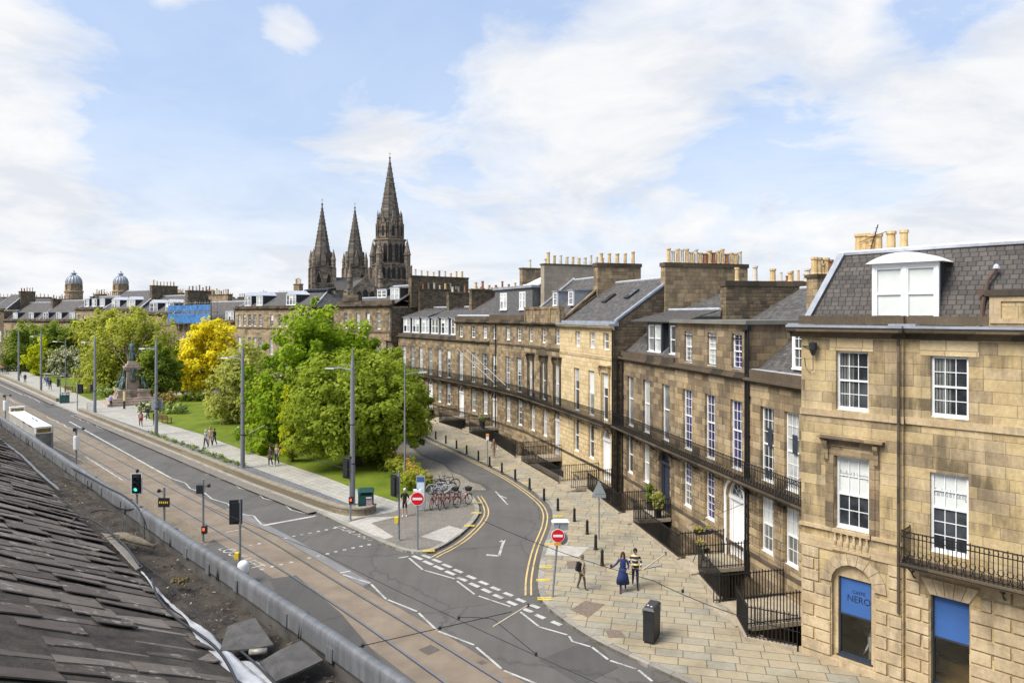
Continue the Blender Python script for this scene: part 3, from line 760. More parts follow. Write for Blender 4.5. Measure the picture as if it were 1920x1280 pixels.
def balcony(H, x0, x1, z=4.42, out=.72, fancy=True, ends=(True, True), y=0.0, sl=None, h=.98, sp=.12):
    b = MB(); b.box(x0, x1, y-out, y+.0, z-.13, z, 0); b.box(x0, x1, y-out-.05, y-out, z-.06, z, 0)
    k = max(2, int((x1-x0)/2.2))
    o = H.part(b, 'balcony', sl or M_DARKST)
    for i in range(k+1):
        br = MB(); x = x0+.2+(x1-x0-.4)*i/k
        br.tube([(x, y-.02, z-.62), (x, y-.22, z-.52), (x, y-.40, z-.32), (x, y-out+.06, z-.13)], .028, 5)
        br.ring((x, y-.2, z-.28), .11, .018, 'x', 8); br.box(x-.02, x+.02, y-.05, y-.0, z-.66, z-.13)
        br.build('bracket', M_BLACK, o)
    r = MB(); pts = [(x0+.04, y-out+.06, z), (x1-.04, y-out+.06, z)]
    if ends[0]: pts = [(x0+.04, y-.03, z)]+pts
    if ends[1]: pts = pts+[(x1-.04, y-.03, z)]
    railing(r, pts, h, sp, .011, False, (.06, .80, .97))
    if fancy:
        n = int((x1-x0-.1)/(sp*2))
        for i in range(n):
            xx = x0+.1+sp*(2*i+1)
            r.ring((xx, y-out+.06, z+h*.885), h*.075, .010, 'y', 8, 4)
            r.ring((xx, y-out+.06, z+h*.19), h*.12, .011, 'y', 8, 4)
            r.ring((xx+sp, y-out+.06, z+h*.36), h*.085, .010, 'y', 8, 4)
    r.build('railing', M_BLACK, o)
    return o
def pots(par, spots, hmin=.55, hmax=1.0, mats=None, n=8, rr=.165, p_sooty=.0):
    for k, (x, y, z) in enumerate(spots):
        h = rnd.uniform(hmin, hmax); r = rr*rnd.uniform(.85, 1.12); q = MB()
        q.lathe([(r*1.1, 0), (r*1.1, .07), (r*.92, .09), (r*.84, h-.12), (r*1.08, h-.10), (r*1.08, h), (r*.75, h), (r*.72, h-.1)], n, (x, y, z))
        q.build('chimney_pot', (mats or POTS)[rnd.randrange(len(mats or POTS))], par)
def stack(H, x0, x1, y0, y1, z0, z1, m, npots=6, along='y', cap=.16, hmin=.5, hmax=1.0, mats=None, capm=None, frac=(0.04, .96), over=.07):
    """chimney breast or gable wall with a coping and its row of pots"""
    b = MB(); b.box(x0, x1, y0, y1, z0, z1-cap)
    o = H.part(b, 'chimney', m)
    c = MB(); c.box(x0-over, x1+over, y0-over, y1+over, z1-cap, z1); c.build('coping', capm or M_DARKST, o)
    sp = []
    for k in range(npots):
        f = frac[0]+(frac[1]-frac[0])*(k+.5)/npots
        sp.append(((x0+x1)/2, y0+(y1-y0)*f, z1-.02) if along == 'y' else (x0+(x1-x0)*f, (y0+y1)/2, z1-.02))
    pots(o, sp, hmin, hmax, mats)
    return o
def dormer(H, cx, w, y0, z0, z1, dep, m_frame=None, lights=2, cols=1, rows=(1, 1), cheek=None, roof=None, top='flat', glass=None, rise=.3, hang=.08):
    """boxed dormer: face frame, windows, slated cheeks, roof"""
    m_frame = m_frame or M_WHITE; xa, xb = cx-w/2, cx+w/2; hvy = .2 if m_frame is M_NAVY else .1
    b = MB(); b.box(xa+.03, xb-.03, y0+.12, y0+dep, z0, z1-.02)
    o = H.part(b, 'dormer', cheek or M_SLATE)
    f = MB(); st = hvy; f.box(xa, xa+st, y0, y0+.14, z0, z1); f.box(xb-st, xb, y0, y0+.14, z0, z1); f.box(xa+st, xb-st, y0, y0+.14, z1-.14, z1); f.box(xa+st, xb-st, y0, y0+.14, z0, z0+.08)
    n = lights; ww = (w-2*st)/n
    for k in range(1, n): f.box(xa+st+ww*k-.06, xa+st+ww*k+.06, y0, y0+.14, z0+.08, z1-.14)
    f.build('dormer_frame', m_frame, o)
    for k in range(n):
        a, c = xa+st+ww*k+(.06 if k else 0), xa+st+ww*(k+1)-(.06 if k < n-1 else 0)
        window(o, a, c, z0+.08, z1-.14, y0+.02, cols, rows, glass, None if m_frame is not M_NAVY else M_WHITE, fw=.05, name='sash')
    # flatten: panes must stay one level under the dormer
    r = MB()
    if top == 'flat': r.box(xa-hang, xb+hang, y0-hang, y0+dep, z1, z1+.09)
    elif top == 'gable':
        r.xz([(xa-hang, z1), (xb+hang, z1), (cx, z1+rise)], y0-hang, y0+dep)
    elif top == 'seg':
        R_ = ((w/2+hang)**2+rise**2)/(2*rise); a = math.asin((w/2+hang)/R_)
        A = [(cx+R_*math.sin(t), z1+rise-R_+R_*math.cos(t)) for t in [a-2*a*k/12 for k in range(13)]]
        r.xz(A, y0-hang, y0+dep)
    r.build('dormer_roof', roof or M_LEAD, o)
    return o
def flatten_third_level():
    """parts stop at thing > part > sub-part: lift anything deeper to its grandparent's level"""
    for o in list(col.objects):
        p = o.parent
        if p and p.parent and p.parent.parent:
            o.parent = p.parent
def bay_windows(H, xs, w, za, zb, **k):
    return [window(H.root, x-w/2, x+w/2, za, zb, **k) for x in xs]
def cornice(mb, x0, x1, z, h=.3, out=.32, y=0.0, m=0):
    """moulded projecting cornice, its profile in (y, z)"""
    mb.yz([(y, z), (y-out*.25, z), (y-out*.35, z+h*.35), (y-out*.75, z+h*.5), (y-out, z+h*.6), (y-out, z+h), (y, z+h)], x0, x1, m)
def shell(H, x0, x1, z0, z1, dep, m, y0=0.0, top=None):
    """side and back walls of the house behind its facade"""
    b = MB()
    b.face([(x0, y0+dep, z0), (x0, y0, z0), (x0, y0, z1), (x0, y0+dep, z1)]); b.face([(x1, y0, z0), (x1, y0+dep, z0), (x1, y0+dep, z1), (x1, y0, z1)])
    b.face([(x1, y0+dep, z0), (x0, y0+dep, z0), (x0, y0+dep, z1), (x1, y0+dep, z1)]); b.face([(x0, y0, z1), (x1, y0, z1), (x1, y0+dep, z1), (x0, y0+dep, z1)])
    return b
def area_front(H, door_x, off, dz=.30, plat_w=1.9, x0=None, x1=None, gate=True, pm=None, rail=True, platrail=True, zs=.12, offL=None, offR=None):
    """entrance platform bridging the sunken area, steps, plinth and iron railings"""
    x0 = 0 if x0 is None else x0; x1 = H.w if x1 is None else x1
    oL, oR = offL or off, offR or off
    fy = lambda x: -(oL+(oR-oL)*(x-x0)/max(.01, x1-x0))
    r = MB()
    if door_x is not None:
        a, b = door_x-plat_w/2, door_x+plat_w/2
        p = MB(); F0 = min(fy(a), fy(b)); p.box(a, b, F0+.35, -.05, dz-.18, dz); p.box(a+.1, b-.1, F0+.02, F0+.35, -.02, dz-.12); p.box(a+.1, b-.1, F0-.30, F0+.02, 0.05, .20)
        p.box(a+.15, a+.45, F0+.5, -.05, -2.6, dz-.18)
        H.part(p, 'entrance_platform', pm or M_STEPST)
        if platrail: railing(r, [(a+.05, F0+.05, dz), (a+.05, -.1, dz)], 1.1); railing(r, [(b-.05, F0+.05, dz), (b-.05, -.1, dz)], 1.1)
        spans = [(x0, a), (b, x1)]
    else: spans = [(x0, x1)]
    pl = MB()
    for a, b in spans:
        if b-a < .3: continue
        pl.hexa([(a, fy(a)-.12, -.02), (b, fy(b)-.12, -.02), (b, fy(b)+.12, -.02), (a, fy(a)+.12, -.02)], [(a, fy(a)-.12, zs+.14), (b, fy(b)-.12, zs+.14), (b, fy(b)+.12, zs+.14), (a, fy(a)+.12, zs+.14)])
        railing(r, [(a+.03, fy(a), zs+.14), (b-.03, fy(b), zs+.14)], 1.05)
    if pl.f: H.part(pl, 'plinth', M_STEPST)
    if r.f: H.part(r, 'area_railing', M_BLACK)
def downpipe(H, x, z0, z1, y=-.08, r=.055):
    b = MB(); b.tube([(x, y, z0), (x, y, z1)], r, 7)
    for z in np.arange(z0+1, z1, 1.8): b.box(x-r-.03, x+r+.03, y-.02, 0.0, z, z+.06)
    b.box(x-.14, x+.14, y-.12, y+.08, z1, z1+.22)
    H.part(b, 'downpipe', M_BLACK)
# ================================================================ the corner house at the right
TG = 'houses of the curved terrace'
H = House('corner_house', 'tall golden sandstone corner house at right with white curved-top dormer and blue cafe blinds', 'house', NHC, tuple(Vector(NHC)-U*16))
zB, zS, zT = 3.98, 4.72, 8.55            # top of rustication, sill band, second string
zC = 11.25
bay = 3.30                               # left bay stands 12 cm proud
xa = [H.sx(p) for p in (1567, 1628)]; xb = [H.sx(p) for p in (1742, 1815)]
LC = (sum(xa)/2); RC = sum(xb)/2
y2 = .14                                 # set-back of the rest of the front
up = [(xa[0], xa[1], 8.78, 10.78), (xb[0], xb[1]-.02, 8.82, 10.72)]
pn = [(xa[0]-.02, xa[1]+.02, 4.78, 7.22), (xb[0]-.02, xb[1]-.02, 4.62, 7.10)]
gr = [(xa[0]+.02, xa[1]+.04, .45, 3.12), (xb[0], xb[1], .45, 3.30)]
ar = (LC-.66, LC+.72, .15, 3.62, True)
far_x = RC+2.75
up3 = (far_x-.5, far_x+.55, 8.82, 10.72); pn3 = (far_x+.35, far_x+1.4, 4.62, 7.1); gr3 = (far_x-.15, far_x+1.2, .1, 2.7, True)
b = MB()
wall_with_holes(b, 0, bay, zB, zC, [pn[0], up[0]], 0, .25)
wall_with_holes(b, bay, H.w, zB, zC, [pn[1], up[1], pn3, up3], y2, .22)
wall_with_holes(b, 0, bay, -.2, zB, [ar], 0, .16); wall_with_holes(b, bay, H.w, -.2, zB, [gr[1], gr3], y2, .3)
b.face([(bay, 0, -.2), (bay, y2, -.2), (bay, y2, zC), (bay, 0, zC)])
b.face([(0, 9, -2.6), (0, 0, -2.6), (0, 0, zC), (0, 9, zC)]); b.face([(H.w, y2, -.2), (H.w, 9, -.2), (H.w, 9, zC), (H.w, y2, zC)]); b.face([(H.w, 9, -.2), (0, 9, -.2), (0, 9, zC), (H.w, 9, zC)])
H.part(b, 'wall', M_NH)
b = MB(); rustic(b, 0, bay, .35, zB-.0, [ar], .40, .95, .05, .06); rustic(b, bay+.02, H.w, .35, zB, [gr[1], gr3], .40, .95, .05, .06, y2)
b.box(-.06, bay+.04, -.07, 0, -.02, .33); b.box(bay+.04, H.w, y2-.07, y2, -.02, .33)
H.part(b, 'rusticated_stonework', M_NHR)
# arched recess with the cafe window
b = MB(); A = arc((ar[0]+ar[1])/2, ar[3]-(ar[1]-ar[0])/2, (ar[1]-ar[0])/2-.002, math.pi, 0, 14)
wall_with_holes(b, ar[0], ar[1], ar[2], ar[3], [gr[0]], .158, .18)
b.box(gr[0][0]-.2, gr[0][1]+.2, .02, .158, .20, .38)
H.part(b, 'arched_recess', M_TRIM)
b = MB()
b.box(-.03, bay+.03, -.05, 0, zB, zB+.38); b.box(bay+.03, H.w, y2-.05, y2, zB, zB+.38)
b.box(-.04, xa[0]-.12, -.09, 0, zS-.08, zS+.04); b.box(xa[1]+.12, bay+.04, -.09, 0, zS-.08, zS+.04)
b.box(-.03, bay+.03, -.06, 0, zT-.02, zT+.2); b.box(bay+.03, H.w, y2-.06, y2, zT-.02, zT+.2)
H.part(b, 'string_course', M_TRIM)
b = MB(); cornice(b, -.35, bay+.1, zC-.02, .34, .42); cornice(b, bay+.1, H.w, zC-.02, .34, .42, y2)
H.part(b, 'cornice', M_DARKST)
b = MB(); b.box(-.36, bay+.1, -.46, .3, zC+.32, zC+.40); b.box(bay+.1, H.w, -.46+y2, .3+y2, zC+.32, zC+.40); b.box(bay-.35, bay+.45, -.30, .32, zC+.40, zC+.46)
H.part(b, 'gutter', M_LEAD)
b = MB(); b.box(-.1, bay, .02, .35, zC+.42, zC+.72); b.box(bay, 5.6, y2+.02, y2+.35, zC+.42, zC+.70)
H.part(b, 'parapet', M_DARKST)
b = MB(); b.box(5.6, 8.6, y2+.0, y2+.4, zC+.42, zC+1.30); H.part(b, 'blocking_course', M_NH)
b = MB(); b.box(5.5, 8.7, y2-.1, y2+.5, zC+1.30, zC+1.48); H.part(b, 'blocking_coping', M_DARKST)
b = MB()
for x0, x1, z0, z1 in ((5.62, 8.58, zC+1.14, zC+1.29), (5.62, 8.58, zC+.5, zC+.64), (5.62, 5.9, zC+.64, zC+1.14)): b.box(x0, x1, y2-.05, y2, z0, z1)
H.part(b, 'parapet_panel_frame', M_TRIM)
for hz, gl, bl in ((up[0], M_GLASS, None), (pn[0], M_GLASS, (.47, .97, M_BLIND))):
    window(H.root, *hz, y=.16, cols=3, rows=(2, 2), glass=gl, blind=bl, fw=.075, mid=.47 if bl else .5)
for hz, gl, bl in ((up[1], M_GLASS, None), (up3, M_GLASS, None)): window(H.root, *hz, y=y2+.12, cols=3, rows=(2, 2), glass=gl, blind=bl, fw=.075)
window(H.root, *pn[1], y=y2+.12, cols=3, rows=(2, 3), blind=(.57, .97, M_BLIND), fw=.075, mid=.56); window(H.root, *pn3, y=y2+.12, cols=3, rows=(2, 3), fw=.075, mid=.56)
# sheer curtains in the top windows
for hz, yy in ((up[0], .16), (up[1], y2+.12)):
    c = MB()
    for k in range(5):
        xx = hz[0]+.1+.09*k; c.box(xx, xx+.06, yy+.0595, yy+.0615, hz[2]+.12, hz[3]-.1)
    H.part(c, 'curtain', M_GLASSM)
# blank lintels
b = MB(); b.box(xa[0]-.2, xa[1]+.15, -.012, 0, 10.79, 11.2); H.part(b, 'lintel', M_C); b = MB(); b.box(xb[0]-.3, xb[1]+.25, y2-.012, y2, 10.73, 11.2); H.part(b, 'lintel', M_C)
# architrave, consoles and cornice hood of the first-floor window
b = MB(); w0, w1 = xa[0]-.02, xa[1]+.02
for x0, x1 in ((w0-.2, w0-.03), (w1+.03, w1+.2)): b.box(x0, x1, -.06, 0, zS+.05, 7.4)
b.box(w0-.2, w1+.2, -.065, 0, 7.24, 7.42); b.box(w0-.32, w0-.2, -.03, 0, zS+.05, 7.55); b.box(w1+.2, w1+.32, -.03, 0, zS+.05, 7.55)
b.box(w0-.34, w1+.34, -.05, 0, 7.55, 7.72); cornice(b, w0-.5, w1+.5, 7.72, .16, .3)
for x in (w0-.26, w1+.26): b.yz([(0, 7.72), (-.26, 7.72), (-.24, 7.58), (-.14, 7.42), (-.12, 7.1), (-.02, 6.95), (0, 6.95)], x-.07, x+.07)
H.part(b, 'window_hood', M_B)
# blind balustrade
b = MB(); x0, x1 = xa[0]-.1, xa[1]+.08
b.box(x0, x1, -.11, 0, zS-.08, zS+.04); b.box(x0, x1, -.10, 0, zB+.06, zB+.14)
n = 6
for k in range(n):
    xx = x0+(x1-x0)*(k+.5)/n; b.lathe([(.045, 0), (.045, .05), (.03, .08), (.06, .2), (.065, .26), (.035, .42), (.03, .45), (.05, .48), (.05, .52)], 8, (xx, -.055, zB+.13))
H.part(b, 'balustrade', M_TRIM)
balcony(H, bay+.12, H.w-.2, 4.30, .8, True, y=y2, sp=.115, h=1.0)
# blue blinds, panes one can look through, and the room behind
cg, tgl, bgl = newmat('clear_shop_glass')
mxs = tgl.add('ShaderNodeMixShader', i0=.05, i1=tgl.add('ShaderNodeBsdfTransparent', Color=(.80, .83, .82, 1)).outputs[0], i2=tgl.add('ShaderNodeBsdfGlossy', Roughness=.02).outputs[0])
tgl.l.new(mxs.outputs[0], tgl.n['Material Output'].inputs[0])
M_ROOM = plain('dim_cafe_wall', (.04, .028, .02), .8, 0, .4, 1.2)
for hz, yy, txt in ((gr[0], .25, True), (gr[1], y2+.2, False)):
    f = MB(); q0, q1, z0, z1 = hz
    for a, c_, d, e_ in ((q0, q0+.05, z0, z1), (q1-.05, q1, z0, z1), (q0+.05, q1-.05, z0, z0+.07), (q0+.05, q1-.05, z1-.05, z1)): f.box(a, c_, yy, yy+.1, d, e_)
    zm = z0+(z1-z0)*.52; f.box(q0+.05, q1-.05, yy, yy+.1, zm-.03, zm+.03); f.box(q0-.05, q1+.05, yy-.12, yy, z0-.05, z0+.01)
    o = H.part(f, 'shop_window', M_NAVY)
    p = MB(); p.box(q0+.04, q1-.04, yy+.045, yy+.05, z0+.05, z1-.04); p.build('pane', cg, o)
    p = MB(); p.box(q0+.055, q1-.055, yy+.010, yy+.035, zm+.03, z1-.05); p.build('blind', M_BLUEB, o)
    if txt:
        for body, size, dz in (('CAFFE', .15, .36), ('NERO', .31, .12)):
            t_ = text_mesh('lettering', body, size, M_NAVYT, o, .002); t_.rotation_euler = (math.pi/2, 0, 0)
            t_.location = ((q0+q1)/2+.1, yy+.006, zm+.45+dz); t_.scale = (.92 if size > .2 else 1.0, 1, 1)
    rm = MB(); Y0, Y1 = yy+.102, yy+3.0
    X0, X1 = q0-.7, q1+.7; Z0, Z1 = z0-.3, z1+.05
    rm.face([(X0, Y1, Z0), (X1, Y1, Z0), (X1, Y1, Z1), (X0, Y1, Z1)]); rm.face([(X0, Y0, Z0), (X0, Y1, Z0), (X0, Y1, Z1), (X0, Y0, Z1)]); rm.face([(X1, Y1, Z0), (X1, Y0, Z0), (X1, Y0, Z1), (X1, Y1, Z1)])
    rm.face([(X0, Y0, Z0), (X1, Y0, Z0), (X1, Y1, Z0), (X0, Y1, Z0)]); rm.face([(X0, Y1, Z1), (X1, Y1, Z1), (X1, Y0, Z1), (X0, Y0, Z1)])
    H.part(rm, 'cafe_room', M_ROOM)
for hz, yy, sz in ((pn[0], .16, .17), (pn[1], y2+.12, .20)):
    t_ = text_mesh('lettering', 'Fairfield & Hearing', sz, M_GREYT, H.root, .002); t_.rotation_euler = (math.pi/2, 0, 0)
    wd = max(v.co.x for v in t_.data.vertices)-min(v.co.x for v in t_.data.vertices)
    t_.scale = ((hz[1]-hz[0]-.18)/wd, 1.7, 1); t_.location = ((hz[0]+hz[1])/2, yy+.048, hz[2]+(hz[3]-hz[2])*.745)
# mansard roof
b = MB(); zE, zR = zC+.45, 14.15; dY = 1.55
b.roofq((-.05, .30, zE), (H.w, .30, zE), (H.w, dY, zR), (.75, dY, zR), 0)
b.roofq((-.05, 8.7, zE), (-.05, .30, zE), (.75, dY, zR), (.75, 7.5, zR), 0)
H.part(b, 'mansard_roof', M_SLATEB)
b = MB(); b.face([(.7, dY-.05, zR+.02), (H.w, dY-.05, zR+.02), (H.w, 7.5, zR+.25), (.7, 7.5, zR+.25)])
b.tube([(.72, dY, zR+.03), (4, dY, zR+.08), (H.w, dY, zR+.06)], .09, 6)
H.part(b, 'flat_roof', M_LEADL)
b = MB()
b.hexa([(-.12, .2, zE), (.10, .16, zE), (.10, .30, zE), (-.12, .34, zE)], [(.66, dY-.06, zR+.04), (.90, dY-.1, zR+.04), (.90, dY+.05, zR+.04), (.66, dY+.08, zR+.04)])
H.part(b, 'hip_flashing', M_LEAD)
dm_x = (H.sx(1628)+H.sx(1752))/2
dormer(H, dm_x, 1.98, .36, zE+.05, zE+1.98, 1.3, M_WHITE, 2, 1, (1, 1), M_SLATEB, M_WHITE, 'seg', M_BLIND, .34, .16)
b = MB(); b.tube([(5.35, .32, zE-.1), (5.35, .55, zE+.7), (5.42, .8, zE+1.35), (5.6, .95, zE+1.7)], .06, 6); b.box(5.2, 5.5, .5, .62, zE+.9, zE+1.05); b.box(5.2, 5.5, .3, .45, zE, zE+.15)
H.part(b, 'vent_pipe', plain('rusty_pipe', (.10, .06, .045), .8))
b = MB(); b.lathe([(.10, 0), (.08, .08), (.04, .14)], 8, (5.6, .95, zE+1.7)); H.part(b, 'vent_cap', M_LEADL)
b = MB(); b.tube([(bay-.1, -.12, 2.5), (bay-.1, -.12, zC+.3)], .045, 7); H.part(b, 'downpipe', M_DARKST)
st = stack(H, -.1, 2.25, 4.6, 5.5, zR-.6, zR+.22, M_NH, 0, 'x')
pots(st, [(.06+.24*k if k < 3 else .06+.46*(k-1.4), 5.0, zR+.19) for k in range(6)], .82, .95, [M_POTB], 10, .17)
ae = MB(); bx, by, bz = .5, 4.8, zR+.17
ae.tube([(bx, by, bz), (bx+.35, by, bz+1.2)], .02, 5)
for k in range(6): ae.tube([(bx+.05+.05*k, by-.3+.03*k, bz+.2+.17*k), (bx+.05+.05*k, by+.3-.03*k, bz+.25+.17*k)], .012, 4)
ae.tube([(bx-.35, by, bz+.55), (bx+.65, by, bz+.9)], .014, 4)
ae.build('aerial', M_BLACK, H.root)
# lamp with its cable
b = MB(); zl = 11.0
b.tube([(.05, -.02, zl-.1), (.35, -.12, zl-.1)], .02, 5); b.lathe([(.05, .16), (.14, .12), (.13, -.1), (.05, -.3)], 8, (.5, -.2, zl-.1)); b.tube([(.5, -.2, zl-.4), (.48, -.15, zl-.9), (.3, -.06, zl-1.0), (.15, -.03, zl-.8), (.12, -.03, zl-.5)], .012, 4)
H.part(b, 'wall_lamp', M_DARK)

# ================================================================ the curved terrace, nearest house first
GW, FWN, TH = (1.50, 3.95), (4.62, 7.92), (9.5, 10.9)
def basement(H, xs, w=1.0, glass=None):
    for x in xs: window(H.root, x-w/2, x+w/2, -1.9, -.35, y=.14, cols=3, rows=(2, 2), glass=glass)
def front(H, m, top, gx, fx, door=None, tx=(), gw=1.05, fw=1.08, tw=.95, rust=True, m2=None, dw=1.5, arches=(), tz=TH, dz=.35, proud=0.0, fz=FWN, bx=None):
    """facade skin with all its openings"""
    holes = []
    for x in gx: holes.append((x-gw/2, x+gw/2, *GW, x in arches))
    for x in fx: holes.append((x-fw/2, x+fw/2, *fz))
    for x in tx: holes.append((x-tw/2, x+tw/2, *tz))
    if door is not None: holes.append((door-dw/2, door+dw/2, dz, 4.05, True))
    bx = gx if bx is None else bx
    for x in bx: holes.append((x-.5, x+.5, -1.9, -.35))
    b = MB(); wall_with_holes(b, 0, H.w, -2.6, top, holes, 0, .24); H.part(b, 'wall', m)
    if rust:
        b = MB(); rustic(b, 0, H.w, 1.15, 4.25, [h[:5] if len(h) > 4 else h for h in holes if h[2] > -.5 and h[3] < 4.5], .37, .85, .045, .05, fan=.42); H.part(b, 'rusticated_stonework', m2 or m)
    b = MB(); b.box(0, H.w, -.05, 0, .98, 1.14); H.part(b, 'plinth_course', M_DARKST); b = MB(); b.box(0, H.w, -.04, 0, 4.26, 4.42)
    H.part(b, 'string_course', M_DARKST)
def roof_gable(H, x0, x1, y0, z0, y1, z1, y2, m=M_SLATE, z2=None):
    b = MB(); b.roofq((x0, y0, z0), (x1, y0, z0), (x1, y1, z1), (x0, y1, z1)); z2 = z0 if z2 is None else z2
    b.roofq((x1, y2, z2), (x0, y2, z2), (x0, y1, z1), (x1, y1, z1)); H.part(b, 'roof', m)
    b = MB(); b.tube([(x0, y1, z1+.03), (x1, y1, z1+.03)], .09, 6); H.part(b, 'ridge', M_LEADL)
def skew(H, x, y0, z0, y1, z1, w=.28, m=None):
    b = MB(); b.hexa([(x-w/2, y0, z0), (x+w/2, y0, z0), (x+w/2, y0, z0+.16), (x-w/2, y0, z0+.16)], [(x-w/2, y1, z1), (x+w/2, y1, z1), (x+w/2, y1, z1+.16), (x-w/2, y1, z1+.16)])
    H.part(b, 'roof_skew', m or M_LEAD)

# ---- H1: two-storey house beside the corner block
H = House('terrace_house', 'two-storey terrace house beside the corner block with white dormer in low slate roof', 'house', BW[0], R0, TG)
g1 = [H.sx(1438), H.sx(1484)]
front(H, M_A, 9.1, g1, g1, None, gw=.98, fw=1.0)
for x in g1: window(H.root, x-.49, x+.49, *GW, cols=3, rows=(2, 2), glass=M_GLASSM, blind=(.5, .96, M_BLIND)); window(H.root, x-.5, x+.5, *FWN, cols=3, rows=(3, 3), glass=M_GLASSL)
nb = MB()
for x in g1: nb.box(x-.08, x+.22, .1, .125, 6.2, 7.0)
H.part(nb, 'window_poster', M_NAVY)
basement(H, [g1[0]], 1.0)
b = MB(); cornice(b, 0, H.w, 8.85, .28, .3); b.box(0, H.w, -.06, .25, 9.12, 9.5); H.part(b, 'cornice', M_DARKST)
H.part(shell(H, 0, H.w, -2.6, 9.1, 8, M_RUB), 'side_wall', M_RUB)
roof_gable(H, 0, H.w, .25, 9.35, 4.6, 12.6, 9)
b = MB(); b.box(.0, H.w, .08, .34, 9.46, 9.52); H.part(b, 'gutter', M_LEADL)
dx = (H.sx(1466)+H.sx(1503))/2
dormer(H, dx, 1.5, .55, 9.65, 11.55, 2.4, M_WHITE, 2, 2, (2, 2), M_WHITE, M_LEAD, 'flat', M_GLASSM, hang=.14)
balcony(H, 0, H.w-.3, 4.45, .75, ends=(False, False))
area_front(H, H.w-1.9, 2.4, .16, 2.4, x1=H.w-.6, platrail=True, offL=2.5, offR=3.4)
downpipe(H, .1, 0, 11.3)
def to_local(H, p): d = Vector(p)-H.L; return (d.dot(H.e), -d.x*H.e.y+d.y*H.e.x)
q_ = [to_local(H, p) for p in (FCH[2], FCH[1], (NHC[0]-.1, NHC[1]+.12))]; b = MB(); wallrun(b, q_, .24, -.02, .26); H.part(b, 'plinth', M_STEPST)
b = MB(); railing(b, [(*p, .26) for p in q_], 1.1); H.part(b, 'corner_railing', M_BLACK)
b = MB()
for k in range(9): x_, y_ = q_[1][0]-.55, q_[1][1]+1.0+.22*k; b.box(x_-.5, x_+.4, y_, y_+.24, -2.6, -.25-.24*k)
H.part(b, 'area_steps', M_STEPST)
stack(H, -.35, .45, 3.3, 4.4, 9.3, 13.9, M_A, 5, 'y', mats=[M_POTB, M_POTB, M_POTR])
stack(H, 2.6, 3.4, 6.6, 9.2, 9.0, 13.6, M_A, 4, 'y', mats=[M_POTB, M_POTR, M_POTW])
# ---- H2: attic storey, white fanlight door
H = House('terrace_house', 'brown stone terrace house with flat-roofed attic storey, purple-blue blinds and white fanlight doorway', 'house', BW[1], BW[0], TG)
g2 = [H.sx(1289), H.sx(1331)]; d2 = H.sx(1379); f2 = [H.sx(1289), H.sx(1331), H.sx(1380)]; t2 = [H.sx(1290), H.sx(1334), H.sx(1381)]
front(H, M_A, 9.1, g2, f2, d2, t2, dw=1.62)
b = MB(); holes = [(x-.45, x+.45, 9.42, 11.1) for x in t2]
wall_with_holes(b, 0, H.w, 9.1, 11.55, holes, .02, .2)
b.face([(H.w, .02, 9.1), (H.w, 4.2, 9.1), (H.w, 4.2, 11.55), (H.w, .02, 11.55)]); b.face([(0, 4.2, 9.1), (0, .02, 9.1), (0, .02, 11.55), (0, 4.2, 11.55)])
H.part(b, 'attic_wall', M_B)
b = MB(); b.box(-.2, H.w+.18, -.25, 4.3, 11.55, 11.68); b.box(-.15, H.w+.13, -.2, 4.3, 11.68, 11.74); H.part(b, 'flat_roof', plain('green_grey_felt', (.17, .165, .14), .9, 0, .2, .8))
for x in t2: window(H.root, x-.45, x+.45, 9.42, 11.1, y=.12, cols=2, rows=(3, 3), glass=M_GLASSP if x == t2[2] else M_GLASSM)
for x in f2: window(H.root, x-.54, x+.54, *FWN, cols=3, rows=(3, 4), glass=M_GLASSP, mid=.56)
for x in g2: window(H.root, x-.525, x+.525, *GW, cols=3, rows=(3, 3), glass=M_GLASSP if x == g2[1] else M_GLASSM, blind=(.55, .95, M_GLASSP))
fan_door(H.root, d2-.81, d2+.81, .35, 4.05, dm=M_WHITE)
b = MB(); O = arc(d2, 4.05-.81, .98, math.pi, 0, 16); I = arc(d2, 4.05-.81, .82, math.pi, 0, 16); b.xz(O+I[::-1], -.06, 0.0); b.box(d2-.98, d2-.82, -.06, 0, .35, 3.24); b.box(d2+.82, d2+.98, -.06, 0, .35, 3.24)
H.part(b, 'door_architrave', M_WHITE)
basement(H, g2[1:])
basement(H, g2[:1])
b = MB(); cornice(b, 0, H.w, 8.9, .26, .3); b.box(0, H.w, -.06, .02, 9.16, 9.3); H.part(b, 'cornice', M_DARKST)
H.part(shell(H, 0, H.w, -2.6, 9.1, 9, M_RUB), 'side_wall', M_RUB)
roof_gable(H, 1.2, H.w+2.5, 4.0, 11.74, 7.2, 13.5, 11)
b = MB(); b.tube([(5.2, 5.6, 12.5), (5.2, 5.6, 13.1)], .09, 8); H.part(b, 'flue', M_WHITE)
stack(H, -.3, .35, 3.0, 10.5, 8.5, 13.95, M_RUB, 6, 'y', .3, .6, 1.0, [M_POTB, M_POTW, M_POTB])
balcony(H, 0, H.w, 4.45, .75, ends=(False, False)); downpipe(H, H.w-.12, 0, 11.2)
H2_, D2_ = H, d2; area_front(H, d2, 2.4, .36, 2.0, offL=2.35, offR=2.45)
